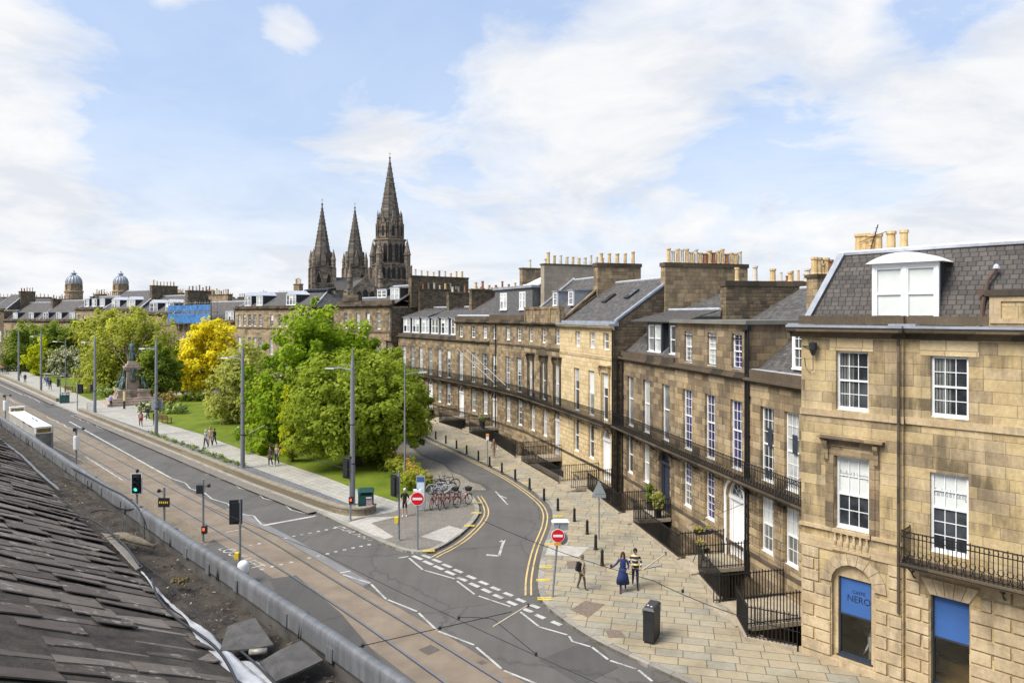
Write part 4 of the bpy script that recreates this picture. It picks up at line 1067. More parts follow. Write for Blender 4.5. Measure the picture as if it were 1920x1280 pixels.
# ---- H3: dark dormers, dark door
H = House('terrace_house', 'sooty brown terrace house with dark blue dormers and black doorway beside potted shrubs', 'house', BW[2], BW[1], TG)
g3 = [H.sx(1181.5), H.sx(1212)]; d3 = H.sx(1246); f3 = [H.sx(1182), H.sx(1212), H.sx(1248)]
front(H, M_B, 9.1, g3, f3, d3, dw=1.55)
for x in g3: window(H.root, x-.525, x+.525, *GW, cols=1, rows=(1, 1), glass=M_GLASSM)
for x in f3: window(H.root, x-.54, x+.54, *FWN, cols=1, rows=(1, 1), glass=M_GLASSM, mid=.55)
fan_door(H.root, d3-.77, d3+.77, .35, 4.05, dm=M_NAVY, fm=M_NAVY, fan=False); basement(H, g3)
b = MB(); cornice(b, 0, H.w, 8.85, .3, .3); b.box(0, H.w, -.08, .2, 9.15, 9.55); H.part(b, 'cornice', M_DARKST)
H.part(shell(H, 0, H.w, -2.6, 9.1, 9, M_RUB), 'side_wall', M_RUB)
b = MB(); b.roofq((0, .2, 9.45), (H.w, .2, 9.45), (H.w, 3.2, 11.9), (0, 3.2, 11.9)); b.roofq((0, 3.2, 11.9), (H.w, 3.2, 11.9), (H.w, 6.5, 13.4), (1.6, 6.5, 13.4)); H.part(b, 'roof', M_SLATE)
for px, wd in ((1213, 2.3), (1252, 1.9)):
    cx = H.sx(px); dormer(H, cx, wd, .5, 9.62, 11.5, 2.6, M_NAVY, 2, 1, (1, 1), M_SLATE, M_SLATE, 'flat', M_GLASSM)
b = MB(); b.roofq((.7, .3, 11.58), (H.w, .3, 11.58), (H.w, 2.8, 12.3), (1.6, 2.8, 12.3)); H.part(b, 'dormer_canopy_roof', M_SLATEB)
b = MB(); b.tube([(1.5, 2.8, 12.33), (H.w, 2.8, 12.33)], .08, 6); H.part(b, 'ridge_flashing', M_LEADL)
balcony(H, 0, H.w, 4.45, .75, ends=(False, False)); downpipe(H, .35, 0, 9.0); H3_, D3_ = H, d3; area_front(H, d3, 2.4, .36, 2.1, offL=2.45, offR=2.35)
# ---- H4: cleaned cream pavilion, stands forward
pr = .62
t4 = (Vector(BW[3])-Vector(BW[2])).normalized(); st4 = Vector((-t4.y, t4.x))*pr
A4, B4 = tuple(Vector(BW[3])+st4), tuple(Vector(BW[2])+st4)
H = House('terrace_house', 'cleaned cream stone house of three storeys with two skylights and white arched doorway', 'house', A4, B4, TG)
g4 = [H.sx(1081), H.sx(1109)]; d4 = H.sx(1136.5); f4 = [H.sx(1081), H.sx(1108.5), H.sx(1135)]; q4 = [H.sx(1083), H.sx(1110), H.sx(1136)]
front(H, M_C, 11.0, g4, f4, d4, q4, m2=M_C, dw=1.5, tz=(9.55, 10.75))
for x in g4: window(H.root, x-.525, x+.525, *GW, cols=1, rows=(1, 1), glass=M_GLASS)
for x in f4: window(H.root, x-.54, x+.54, *FWN, cols=1, rows=(1, 1), glass=M_GLASSL, mid=.5)
for x in q4: window(H.root, x-.475, x+.475, 9.55, 10.75, cols=1, rows=(1, 1), glass=M_GLASSM)
fan_door(H.root, d4-.75, d4+.75, .35, 4.05, fan=False, glass=M_GLASSM); basement(H, g4)
b = MB(); x = f4[2]; cornice(b, x-.95, x+.95, 8.35, .16, .3)
for s_ in (-1, 1):
    b.yz([(0, 8.35), (-.26, 8.35), (-.2, 8.0), (-.08, 7.7), (0, 7.6)], x+s_*.78-.08, x+s_*.78+.08); b.box(x+s_*.66-.08, x+s_*.66+.08, -.07, 0, 4.62, 8.1)
b.box(x-.7, x+.7, -.07, 0, 7.95, 8.1); b.box(0, H.w, -.04, 0, 8.85, 9.05)
H.part(b, 'window_hood', M_TRIM)
b = MB(); cornice(b, -.1, H.w+.15, 10.95, .28, .34); H.part(b, 'cornice', M_TRIM)
b = MB(); b.box(-.1, H.w+.15, -.4, .12, 11.23, 11.38); b.box(0, H.w, .12, .4, 11.2, 11.55); H.part(b, 'gutter', M_LEAD)
H.part(shell(H, 0, H.w, -2.6, 11.0, 10, M_RUB), 'side_wall', M_RUB)
roof_gable(H, .1, H.w, .3, 11.5, 4.9, 14.65, 9.8, z2=11.5)
b = MB(); b.yz([(.1, 11.0), (9.8, 11.0), (9.8, 11.5), (4.9, 14.65), (.1, 11.35)], H.w-.38, H.w-.02); H.part(b, 'gable_wall', M_RUB)
skew(H, H.w-.15, .2, 11.5, 4.9, 14.72, .34); skew(H, .05, .2, 11.5, 4.9, 14.72, .3, M_DARKST)
for px, f_ in ((1143, .44), (1178, .52)):
    x = 3.4 if px == 1143 else 6.6; z = 11.5+3.15*f_; y = .3+4.6*f_; k = MB()
    k.hexa([(x-.36, y, z+.07), (x+.36, y, z+.07), (x+.36, y+.95, z+.72), (x-.36, y+.95, z+.72)], [(x-.36, y-.04, z+.14), (x+.36, y-.04, z+.14), (x+.36, y+.91, z+.79), (x-.36, y+.91, z+.79)])
    o = H.part(k, 'skylight', M_DARK); k = MB(); k.hexa([(x-.29, y+.04, z+.165), (x+.29, y+.04, z+.165), (x+.29, y+.83, z+.735), (x-.29, y+.83, z+.735)], [(x-.29, y+.03, z+.18), (x+.29, y+.03, z+.18), (x+.29, y+.82, z+.75), (x-.29, y+.82, z+.75)]); k.build('pane', M_GLASS, o)
stack(H, H.w-.52, H.w+.1, 3.9, 10.6, 11, 15.65, M_D, 17, 'y', .28, .75, 1.1, [M_POTB, M_POTB, M_POTB, M_POTW, M_POTB, M_POTB, M_POTR], M_DARKST)
balcony(H, 0, H.w-.1, 4.45, .7, ends=(False, True), fancy=True); area_front(H, d4, 2.6, .36, 2.2, offL=3.3, offR=3.0)
b = MB(); b.tube([(H.w+.06, -.1, -1), (H.w+.06, -.1, 11)], .06, 7); b.tube([(H.w+.06, .25, -1), (H.w+.06, .25, 9)], .06, 7); H.part(b, 'downpipe', M_BLACK)
# ---- H5: pedimented windows
H = House('terrace_house', 'brown stone pavilion house with pedimented first-floor windows and arched ground-floor windows', 'house', BW[4], A4, TG)
g5 = [H.sx(999), H.sx(1022)]; d5 = H.sx(1045); f5 = [H.sx(995.5), H.sx(1020), H.sx(1045)]; q5 = [H.sx(995), H.sx(1019), H.sx(1045)]
front(H, M_A, 11.0, g5, f5, d5, q5, gw=1.15, fw=1.15, arches=g5, tz=(9.55, 10.85))
for x in g5: window(H.root, x-.575, x+.575, *GW, cols=1, rows=(1, 1), arch=True, glass=M_GLASSL)
for x in f5: window(H.root, x-.575, x+.575, *FWN, cols=1, rows=(1, 1), glass=M_GLASSM)
for x in q5: window(H.root, x-.475, x+.475, 9.55, 10.85, cols=2, rows=(2, 2), glass=M_GLASSM)
fan_door(H.root, d5-.75, d5+.75, .35, 4.05, fan=False, dm=plain('pale_grey_door', (.50, .51, .56), .5), glass=M_GLASSM); basement(H, g5)
b = MB()
for k, x in enumerate(f5):
    for s_ in (-1, 1):
        b.box(x+s_*.72-.12, x+s_*.72+.12, -.10, 0, 4.55, 8.05); b.yz([(0, 8.4), (-.3, 8.4), (-.22, 8.1), (-.1, 7.8), (0, 7.7)], x+s_*.74-.09, x+s_*.74+.09)
    b.box(x-.9, x+.9, -.08, 0, 8.05, 8.38); cornice(b, x-1.02, x+1.02, 8.38, .18, .34)
    if k == 1: b.xz([(x-1.02, 8.57), (x+1.02, 8.57), (x, 9.12)], -.32, 0)
H.part(b, 'window_hood', M_DARKST)
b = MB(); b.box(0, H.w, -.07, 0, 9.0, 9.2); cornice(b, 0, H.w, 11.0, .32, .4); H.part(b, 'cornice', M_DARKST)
b = MB(); b.box(0, H.w, .0, .4, 11.32, 12.5); b.box(0, H.w, -.08, .45, 12.5, 12.72)
for x in (.1, 2.1, H.w-2.4, H.w-.3): b.box(x, x+.35, -.06, 0, 11.33, 12.5)
H.part(b, 'parapet', M_D)
H.part(shell(H, 0, H.w, -2.6, 11.0, 10, M_RUB), 'side_wall', M_RUB)
roof_gable(H, .1, H.w, .5, 11.7, 5.0, 15.3, 9.8)
for px, py in ((1054, 549), (1094, 549)):
    x = 4.0 if px == 1054 else 7.6
    dormer(H, x, 1.0, 1.5, 12.75, 14.05, 2.4, M_WHITE, 1, 3, (2, 2), M_LEAD, M_LEAD, 'flat', M_GLASS)
skew(H, H.w, .5, 11.8, 5.0, 15.4, .34, M_D); skew(H, 0.1, .5, 11.8, 5.0, 15.4, .3, M_LEADL)
stack(H, H.w-.4, H.w+.4, 3.2, 7.2, 11, 16.3, M_D, 5, 'y', .3, .8, 1.2, [M_POTR, M_POTG, M_POTB])
balcony(H, 0, H.w, 4.45, .75, ends=(False, False)); area_front(H, d5, 3.0, .36, 2.2, offL=3.1, offR=3.3)
b = MB(); b.box(H.w-.9, H.w+.8, -3.0, -.1, -2.6, -.5); H.part(b, 'area_store', plain('blue_grey_hoarding', (.07, .08, .10), .6))
# ---- H6: slate-hung roof box
H = House('terrace_house', 'mottled stone house with slate-hung roof box, white windows and two flagpoles', 'house', BW[5], BW[4], TG)
D6 = H.sx(927); g6 = [H.sx(953), H.sx(975)]; f6 = [H.sx(927), H.sx(952), H.sx(973)]
front(H, M_D, 11.0, g6, f6, D6, f6, tz=(9.5, 10.8), m2=M_B)
for x in g6: window(H.root, x-.525, x+.525, *GW, cols=3, rows=(2, 2), glass=M_GLASSM)
for x in f6: window(H.root, x-.54, x+.54, *FWN, cols=2, rows=(3, 3), glass=M_GLASSM); window(H.root, x-.475, x+.475, 9.5, 10.8, cols=2, rows=(2, 2), glass=M_GLASSM)
fan_door(H.root, D6-.75, D6+.75, .35, 4.05, dm=plain('cream_door', (.55, .50, .42), .5)); basement(H, g6)
b = MB(); b.box(0, H.w, -.06, 0, 9.0, 9.16); cornice(b, 0, H.w, 11.0, .32, .36); b.box(0, H.w, -.05, .3, 11.32, 12.0); H.part(b, 'cornice', M_DARKST)
H.part(shell(H, 0, H.w, -2.6, 11.0, 10, M_RUB), 'side_wall', M_RUB)
b = MB(); b.roofq((0, .3, 11.6), (H.w, .3, 11.6), (H.w, 1.2, 12.1), (0, 1.2, 12.1)); H.part(b, 'roof', M_SLATE)
b = MB(); hz = [(.2, 1.9, 12.5, 14.25), (4.9, 6.3, 12.5, 14.25)]; wall_with_holes(b, -1.2, H.w-.6, 11.9, 14.6, hz, 1.15, .1); b.face([(H.w-.6, 1.15, 11.9), (H.w-.6, 7, 11.9), (H.w-.6, 7, 14.6), (H.w-.6, 1.15, 14.6)]); b.face([(-1.2, 7, 11.9), (-1.2, 1.15, 11.9), (-1.2, 1.15, 14.6), (-1.2, 7, 14.6)])
H.part(b, 'roof_box', plain('slate_hanging', (.115, .112, .112), .7, 0, .45, 5, .6, 14))
for h in hz:
    m_ = (h[0]+h[1])/2; window(H.root, h[0], m_-.02, h[2], h[3], 1.1, 2, (2, 1), M_GLASSM, fw=.12); window(H.root, m_+.02, h[1], h[2], h[3], 1.1, 2, (2, 1), M_GLASSM, fw=.12)
b = MB(); b.box(-1.4, H.w-.4, .95, 7.1, 14.6, 14.85); H.part(b, 'flat_roof', M_LEAD)
b = MB(); b.hexa([(4.6, 1.8, 14.85), (8.0, 1.8, 14.85), (8.0, 5.2, 14.85), (4.6, 5.2, 14.85)], [(6.2, 3.4, 15.9), (6.4, 3.4, 15.9), (6.4, 3.6, 15.9), (6.2, 3.6, 15.9)]); o = H.part(b, 'roof_lantern', plain('lantern_glass', (.55, .6, .64), .15, 0, .1))
b = MB()
for q in np.linspace(4.6, 8, 6): b.tube([(q, 1.8, 14.87), (6.3, 3.45, 15.93)], .05, 4); b.tube([(8.0, 1.8+(q-4.6), 14.87), (6.4, 3.5, 15.93)], .05, 4)
b.box(4.5, 8.1, 1.7, 1.8, 14.85, 15.0); b.build('glazing_bars', M_WHITE, o)
stack(H, H.w-.35, H.w+.4, 1.9, 9.2, 11, 16.85, M_RENDER, 10, 'y', .14, .6, 1.15, [M_POTB, M_POTW, M_POTR, M_POTW], M_DARKST)
stack(H, -.3, .4, 3.6, 7.6, 11, 17.0, M_B, 2, 'y', .14, .9, 1.1, [M_POTW])
balcony(H, 0, H.w, 4.45, .75, ends=(False, False)); H6_, D6_ = H, D6; area_front(H, D6, 3.2, .5, 2.2); downpipe(H, 1.75, 0, 11.0)
for x in (H.sx(939.5), H.sx(961)):
    b = MB(); b.tube([(x, -.75, 5.2), (x-1.2, -4.2, 8.6)], [.045, .03], 6); b.lathe([(.0, -.06), (.06, 0), (.0, .06)], 6, (x-1.2, -4.2, 8.62)); H.part(b, 'flagpole', M_WHITE)
# ---- H7
H = House('terrace_house', 'dark mottled three-storey house with plain slate roof and white doorway, left of the flagpoles', 'house', BW[6], BW[5], TG)
D7 = H.sx(864.7); g7 = [H.sx(888), H.sx(910)]; f7 = [H.sx(864), H.sx(887), H.sx(909)]
front(H, M_D, 11.0, g7, f7, D7, f7, tz=(9.5, 10.8), m2=M_B)
for x in g7: window(H.root, x-.525, x+.525, *GW, cols=3, rows=(2, 2), glass=M_GLASSL)
for x in f7: window(H.root, x-.54, x+.54, *FWN, cols=2, rows=(3, 3), glass=M_GLASSL if x == f7[0] else M_GLASSM); window(H.root, x-.475, x+.475, 9.5, 10.8, cols=2, rows=(2, 2), glass=M_GLASSM)
fan_door(H.root, D7-.75, D7+.75, .35, 4.05); basement(H, g7)
b = MB(); cornice(b, 0, H.w, 8.9, .3, .3); cornice(b, 0, H.w, 11.0, .32, .36); b.box(0, H.w, -.05, .3, 11.32, 11.8); H.part(b, 'cornice', M_DARKST)
H.part(shell(H, 0, H.w, -2.6, 11.0, 10, M_RUB), 'side_wall', M_RUB)
roof_gable(H, 0, H.w, .3, 11.6, 5.0, 14.2, 9.8)
b = MB(); b.tube([(.0, .35, 11.9), (H.w, .35, 11.9)], .1, 6); H.part(b, 'gutter', M_LEADL)
stack(H, -.3, .4, 1.9, 8.6, 11, 15.0, M_RUB, 7, 'y', .2, .5, 1.0, [M_POTR, M_POTB, M_POTR])
stack(H, H.w-1.9, H.w-1.2, 7.2, 11.6, 11, 15.2, M_RUB, 8, 'y', .2, .5, .95, [M_POTR, M_POTG])
balcony(H, 0, H.w, 4.45, .75, ends=(False, False)); area_front(H, D7, 3.2, .5, 2.2)
# ---- H8, H9: two-storey houses with white dormers
for Lp, Rp, doorpx, gpx, lab, dpx in ((BW[7], BW[6], 807, (824, 841), 'two-storey house with row of white dormers, its door half hidden by the street tree', (782, 803, 826)), (BW[8], BW[7], None, (758, 773.5, 789), 'farthest two-storey house before the projecting pavilion, behind the tree top', (757, 768))):
    H = House('terrace_house', lab, 'house', Lp, Rp, TG)
    gx = [H.sx(p) for p in gpx]; dx_ = H.sx(doorpx) if doorpx else None; fx = ([dx_] if doorpx else [])+gx
    front(H, M_B, 9.1, gx, fx, dx_, dw=1.45)
    for x in gx: window(H.root, x-.525, x+.525, *GW, cols=2, rows=(2, 2), glass=M_GLASSL)
    for x in fx: window(H.root, x-.54, x+.54, *FWN, cols=2, rows=(3, 3), glass=M_GLASSL)
    if doorpx: fan_door(H.root, dx_-.72, dx_+.72, .35, 4.05)
    b = MB(); cornice(b, 0, H.w, 8.9, .3, .3); b.box(0, H.w, -.06, .25, 9.2, 9.5); H.part(b, 'cornice', M_DARKST)
    H.part(shell(H, 0, H.w, -2.6, 9.1, 10, M_RUB), 'side_wall', M_RUB)
    roof_gable(H, 0, H.w, .3, 9.4, 5.2, 13.0, 10)
    nd = 3
    for k in range(nd):
        x = H.w*(k+.5)/nd; dormer(H, x, 2.1, .6, 9.6, 11.6, 2.5, M_WHITE, 2, 1, (1, 1), M_SLATE, M_LEAD, 'flat', M_GLASSL if k != 1 else M_GLASSM, hang=.16)
    b = MB(); b.roofq((0, .45, 11.7), (H.w*.9, .45, 11.7), (H.w*.9, 3.4, 12.7), (.9, 3.4, 12.7)); b.tube([(.9, 3.4, 12.75), (H.w*.9, 3.4, 12.75)], .08, 5, 0); H.part(b, 'dormer_canopy_roof', M_SLATE)
    stack(H, -.35, .35, 3.0, 9.6, 9, 15.6 if not doorpx else 14.9, M_RUB, 7, 'y', .2, .45, .9, [M_POTB, M_POTG, M_POTW, M_POTR])
    balcony(H, 0, H.w, 4.45, .75, fancy=False, ends=(False, False)); area_front(H, dx_, 3.2, .5, 2.2)
# ================================================================ projecting pavilion and the far half of the crescent
def far_house(name, label, Lp, Rp, wz, cz, m, tx=None, pitch=5.0, rz=15.5, fx=None, dorm=(), dz=None, grp=None, parapet=.4, stacks=(), fzz=(5.0, 7.9), gzz=(1.4, 3.8), tzz=None, fcols=(2, 2), dstyle='gable', ww=1.05, hips=(0, 0), roofm=None, depth=10, glasses=(M_GLASSL, M_GLASSM, M_GLASSM, M_GLASS)):
    H = House(name, label, 'house', Lp, Rp, grp or 'far houses of the crescent')
    holes = []; fx = fx or []; tx = tx or []
    top = cz
    for x in fx: holes += [(x-ww/2, x+ww/2, *gzz), (x-ww/2, x+ww/2, *fzz)]
    if tzz:
        for x in tx: holes.append((x-ww*.45, x+ww*.45, *tzz))
    b = MB(); wall_with_holes(b, 0, H.w, -.5, top, holes, 0, .22); H.part(b, 'wall', m)
    for k, h in enumerate(holes): window(H.root, *h, cols=fcols[0], rows=(2, 2), glass=glasses[(k*7+3) % len(glasses)])
    b = MB(); b.box(0, H.w, -.06, 0, wz-.25, wz); cornice(b, 0, H.w, cz-.02, .34, .4); b.box(0, H.w, -.03, .35, cz+.32, cz+.32+parapet)
    H.part(b, 'cornice', M_DARKST)
    H.part(shell(H, 0, H.w, -.5, top, depth, M_RUB), 'side_wall', M_RUB)
    b = MB(); z0 = cz+.35; h0, h1 = hips
    b.roofq((0, .4, z0), (H.w, .4, z0), (H.w-h1, pitch, rz), (h0, pitch, rz)); b.roofq((H.w, depth, z0), (0, depth, z0), (h0, pitch, rz), (H.w-h1, pitch, rz))
    b.roofq((0, depth, z0), (0, .4, z0), (h0, pitch, rz), (h0, pitch, rz)); b.roofq((H.w, .4, z0), (H.w, depth, z0), (H.w-h1, pitch, rz), (H.w-h1, pitch, rz))
    H.part(b, 'roof', roofm or M_SLATE)
    b = MB(); b.tube([(0, .4, z0+.05), (h0, pitch, rz+.05), (H.w-h1, pitch, rz+.05), (H.w, .4, z0+.05)], .13, 5); H.part(b, 'ridge', M_LEADL)
    for x, w, lights in dorm:
        zz0 = (dz or z0+.2); dormer(H, x, w, .7+(zz0-z0)*1.2, zz0, zz0+1.9, 3, M_WHITE, lights, 2, (1, 1), M_SLATE, M_LEADL, dstyle, M_GLASSM, .7)
    for x0, x1, y0, y1, z1, n, al in stacks: stack(H, x0, x1, y0, y1, cz, z1, M_RUB if n % 2 else M_D, n, al, .2, .7, 1.3)
    return H
P9 = Vector(BW[-1]); tdir = (P9-Vector(BW[-2])).normalized(); stp = Vector((-tdir.y, tdir.x))*.9
PVR = P9+stp; a_ = RAD(40); PVL = PVR+Vector((-math.sin(a_), math.cos(a_)))*17.5
H = House('terrace_pavilion', 'tall three-storey stone pavilion end of the terrace behind the big street tree', 'house', PVL, PVR, TG)
tx = [H.sx(p) for p in (648, 671, 690, 710, 731)]
holes = [(x-.52, x+.52, 10.0, 12.3) for x in tx]+[(x-.55, x+.55, 5.0, 8.0) for x in tx]+[(x-.55, x+.55, 1.3, 3.8) for x in tx]
b = MB(); wall_with_holes(b, 0, H.w, -.5, 13.0, holes, 0, .24); H.part(b, 'wall', M_B)
for h in holes: window(H.root, *h, cols=2, rows=(2, 2), glass=M_GLASSL)
b = MB(); b.box(0, H.w, -.08, 0, 9.5, 9.75); cornice(b, -.3, H.w+.3, 13.0, .4, .5); b.box(0, H.w, 0, .4, 13.4, 14.0); b.box(3.2, 8.2, -.1, .5, 14.0, 14.9); b.box(H.w-.5, H.w+.02, -.12, 0, -.5, 13.0); H.part(b, 'cornice', M_DARKST)
b = MB(); x = tx[4]; b.box(x-.85, x-.62, -.12, 0, 4.9, 8.3); b.box(x+.62, x+.85, -.12, 0, 4.9, 8.3); cornice(b, x-1, x+1, 8.3, .25, .35); H.part(b, 'window_hood', M_DARKST)
H.part(shell(H, 0, H.w, -.5, 13.0, 11, M_RUB), 'side_wall', M_RUB)
roof_gable(H, 9.0, H.w, .5, 13.5, 5.2, 16.2, 10.5); roof_gable(H, 0, 9.0, .5, 13.4, 4.6, 14.6, 10.5)
dormer(H, H.w-2.0, 2.3, 1.6, 14.0, 15.7, 2.6, M_WHITE, 2, 2, (1, 1), M_SLATE, M_LEADL, 'flat', M_GLASSM)
dormer(H, H.sx(690), 2.6, 2.2, 14.4, 15.6, 3.0, M_WHITE, 2, 1, (1, 1), M_SLATE, M_LEADL, 'flat', M_GLASSL)
stack(H, H.w-.4, H.w+.4, 2.8, 12.5, 13, 17.4, M_RUB, 9, 'y', .2, .5, 1.0, [M_POTB, M_POTG, M_POTW])
PWR, PWL = (-33, 117), (-51.9, 132.9)
H = far_house('crescent_house', 'wide three-storey crescent house with hipped slate roof, left of the green maple', PWL, PWR, 9.7, 12.9, M_FAR, pitch=5.4, rz=16.2, dorm=[(2.6, 2.2, 2), (6.6, 2.0, 2), (16.8, 2.9, 3)], stacks=[(11.6, 13.4, 5.0, 5.8, 17.6, 4, 'x')],
              fx=[1.6, 3.4, 5.2, 7.0, 8.8, 12.4, 15, 17, 19, 21.4, 23.4], tx=[1.6, 3.4, 5.2, 7.0, 8.8, 12.6, 15, 17, 19, 21.4, 23.4], tzz=(9.95, 12.1), hips=(1.5, 3.0), dz=13.6)
b = MB()
for k in range(7): 
    x = 15.5+k*1.05; b.hexa([(x, 4.6, 16.2), (x+.9, 4.6, 16.2), (x+.9, 6.2, 16.2), (x, 6.2, 16.2)], [(x+.1, 4.6, 16.45), (x+1.0, 4.6, 16.45), (x+1.0, 6.2, 16.7), (x+.1, 6.2, 16.7)])
H.part(b, 'roof_panel', M_DARK)
SCL, SCR = (-71.2, 148), (-51.9, 132.9)
H = far_house('crescent_house', 'two-storey crescent house wrapped in blue scaffolding, above the yellow tree', SCL, SCR, 10.3, 10.3, M_FAR, None, 5, 14.6, dorm=[(21.2, 2.8, 3)], stacks=[(5.5, 13.0, 5.2, 6.2, 16.2, 8, 'x')], fx=[2, 5, 8, 11, 14, 17, 20, 22.6], dz=10.75, dstyle='flat')
# scaffold with netting
t_ = thing('scaffold', 'tube scaffold with two lifts of blue netting on the roof edge above the yellow tree', 'scaffolding', (*H.L, 0), H.root.rotation_euler[2])
b = MB(); x0, x1 = H.sx(331), H.sx(410)
for k in range(9):
    x = x0+(x1-x0)*k/8
    b.tube([(x, -1.6, 4), (x, -1.6, 14.7)], .05, 5); b.tube([(x, -.3, 9), (x, -.3, 14.7)], .05, 5)
for z in (10.4, 12.7, 13.6, 14.3): b.tube([(x0, -1.62, z), (x1, -1.62, z)], .05, 5)
b.box(x0-.3, x1+.3, -1.7, -.2, 10.2, 10.3); b.box(x0-.3, x1+.3, -1.7, -.2, 12.45, 12.55)
b.build('scaffold_frame', M_POTG, t_)
b = MB(); rr = random.Random(4)
for z0, z1 in ((10.35, 12.3), (12.7, 13.9)):
    n = 26; P = [(x0+(x1-x0)*k/n, -1.72+rr.uniform(-.12, .06)) for k in range(n+1)]
    for p, q in zip(P, P[1:]): b.hexa([(p[0], p[1], z0), (q[0], q[1], z0), (q[0], q[1]+.03, z0), (p[0], p[1]+.03, z0)], [(p[0], p[1], z1), (q[0], q[1], z1), (q[0], q[1]+.03, z1), (p[0], p[1]+.03, z1)])
b.build('netting', plain('blue_debris_netting', (.05, .16, .36), .8, 0, .55, 1.6), t_)
b = MB()
for k in range(5): b.xz([(x1-6+k*1.0, 14.0), (x1-5.1+k*1.0, 14.0), (x1-5.2+k, 14.9+.2*(k % 2)), (x1-5.8+k, 14.6)], -1.4, -.9)
b.build('sheeting', M_DARK, t_)
# three houses behind the statue
cuts_ = [0, .30, .66, 1.0]; A, B = Vector((-105.2, 171)), Vector(SCL)
specs = [('three-storey crescent house with slate mansard and three white roof windows, left of the statue', 9.9, 13.0, 5.2, 16.4), ('crescent house with two steep white gabled dormers above the park willow', 9.9, 12.6, 6, 17.6), ('lower crescent house with two gabled dormers right of the statue head', 9.9, 11.8, 6, 16.2)]
for k in range(3):
    Lp, Rp = A.lerp(B, cuts_[k]), A.lerp(B, cuts_[k+1]); lab, wz, cz, pt, rz = specs[k]; w_ = (Rp-Lp).length
    fx = list(np.arange(1.6, w_-1, 2.6))
    H = far_house('crescent_house', lab, Lp, Rp, wz, cz, M_FAR, fx, pt, rz, fx, dorm=[(w_*.2, 2.2, 2), (w_*.5, 2.2, 2), (w_*.8, 2.2, 2)] if k == 0 else [(w_*.25, 3.4, 3), (w_*.7, 3.4, 3)] if k == 1 else [(w_*.35, 3.0, 2), (w_*.8, 3.0, 2)], tzz=(10.1, 12.0) if k == 0 else None, dstyle='flat' if k == 0 else 'gable',
                  stacks=[(w_-.5, w_+.5, 3.5, 9.5, rz+1.0, 7, 'y')] if k else [(-.5, .5, 4.5, 7, rz+.7, 4, 'y')], dz=cz+.9)
A2 = Vector((-134.9, 186.8)); A = Vector((-105.2, 171)); cuts_ = [-.12, .06, .5, 1.0]
specs = [('dark stone end pavilion of the far crescent at the left frame edge', 13.0, 13.0, 5, 17.4), ('far two-storey crescent house with pale slate roof and two white dormers', 10.2, 10.2, 6, 15.2), ('far two-storey crescent house with three white dormers left of the domes', 10.2, 10.2, 6, 15.6)]
for k in range(3):
    Lp, Rp = A2.lerp(A, cuts_[k]), A2.lerp(A, cuts_[k+1]); lab, wz, cz, pt, rz = specs[k]; w_ = (Rp-Lp).length
    fx = list(np.arange(1.6, w_-1, 2.6))
    far_house('crescent_house', lab, Lp, Rp, wz, cz, M_FAR if k else M_RUB, None, pt, rz, fx, dorm=[(w_*(q+.5)/k2, 2.0, 2) for k2 in [0, 2, 3][k:k+1] for q in range(k2)], stacks=[(w_-.5, w_+.5, 3.8, 7.5, rz+.9, 5, 'y')], dz=cz+.45, dstyle='flat')
# ---- tenements behind, seen over the roofs
def tenement(label, px0, px1, pytop, d, rows=2, npots=10, pyroof=None, m=None, gable=False, mats=None):
    p0, p1 = at(px0, pytop, d), at(px1, pytop, d); zt = p0.z; zr = zt
    H = House('background_tenement', label, 'house', (p0.x, p0.y), (p1.x, p1.y), 'roofs and chimneys behind the crescent')
    b = MB(); b.box(0, H.w, 0, 9, -.5, zr-2.6); H.part(b, 'wall', m or M_FAR)
    b = MB(); b.roofq((0, -.2, zr-2.6), (H.w, -.2, zr-2.6), (H.w, 4.5, zr-.3), (0, 4.5, zr-.3)); b.roofq((H.w, 9.2, zr-2.6), (0, 9.2, zr-2.6), (0, 4.5, zr-.3), (H.w, 4.5, zr-.3)); H.part(b, 'roof', M_SLATE)
    b = MB(); n = max(2, int(H.w/3.2)); 
    for k in range(n):
        x = H.w*(k+.5)/n; window(H.root, x-.55, x+.55, zr-5.2, zr-3.2, -.1, 2, (1, 1), M_GLASSM, M_WHITE)
    per = max(1, int(npots/6))
    for k in range(per):
        xa = H.w*(k+.12)/per; xb = H.w*(k+.88)/per; stack(H, xa, xb, 4.0, 5.0, zr-2.6, zr, M_RUB if k % 2 else M_FAR, npots//per, 'x', .2, .6, 1.2, mats)
    return H
tenement('long background tenement roof with a crowded row of chimney pots right of the domes', 255, 392, 548, 205, npots=42)
tenement('background tenement with chimney pots between the two domes', 172, 252, 553, 200, npots=16)
tenement('background tenement with stubby chimneys left of the first dome', 88, 124, 560, 215, npots=6)
tenement('background tenement roofs with dark gables at the left frame edge', -40, 86, 556, 225, npots=12)
tenement('background roofs and chimneys left of the cathedral towers, below the bare trees', 396, 500, 556, 190, npots=18)
tenement('background roofs and chimneys right under the twin cathedral spires', 500, 572, 552, 180, npots=8)
tenement('background tenement crowded with red chimney pots right of the cathedral', 842, 950, 546, 150, npots=22, mats=[M_POTR, M_POTG, M_POTB])
tenement('background tenement with tall pots between pavilion and red chimneys', 772, 846, 530, 145, npots=12)
tenement('background roof with buff chimney pots left of the corner house', 1478, 1560, 523, 72, npots=5, mats=[M_POTB, M_POTR, M_POTW])
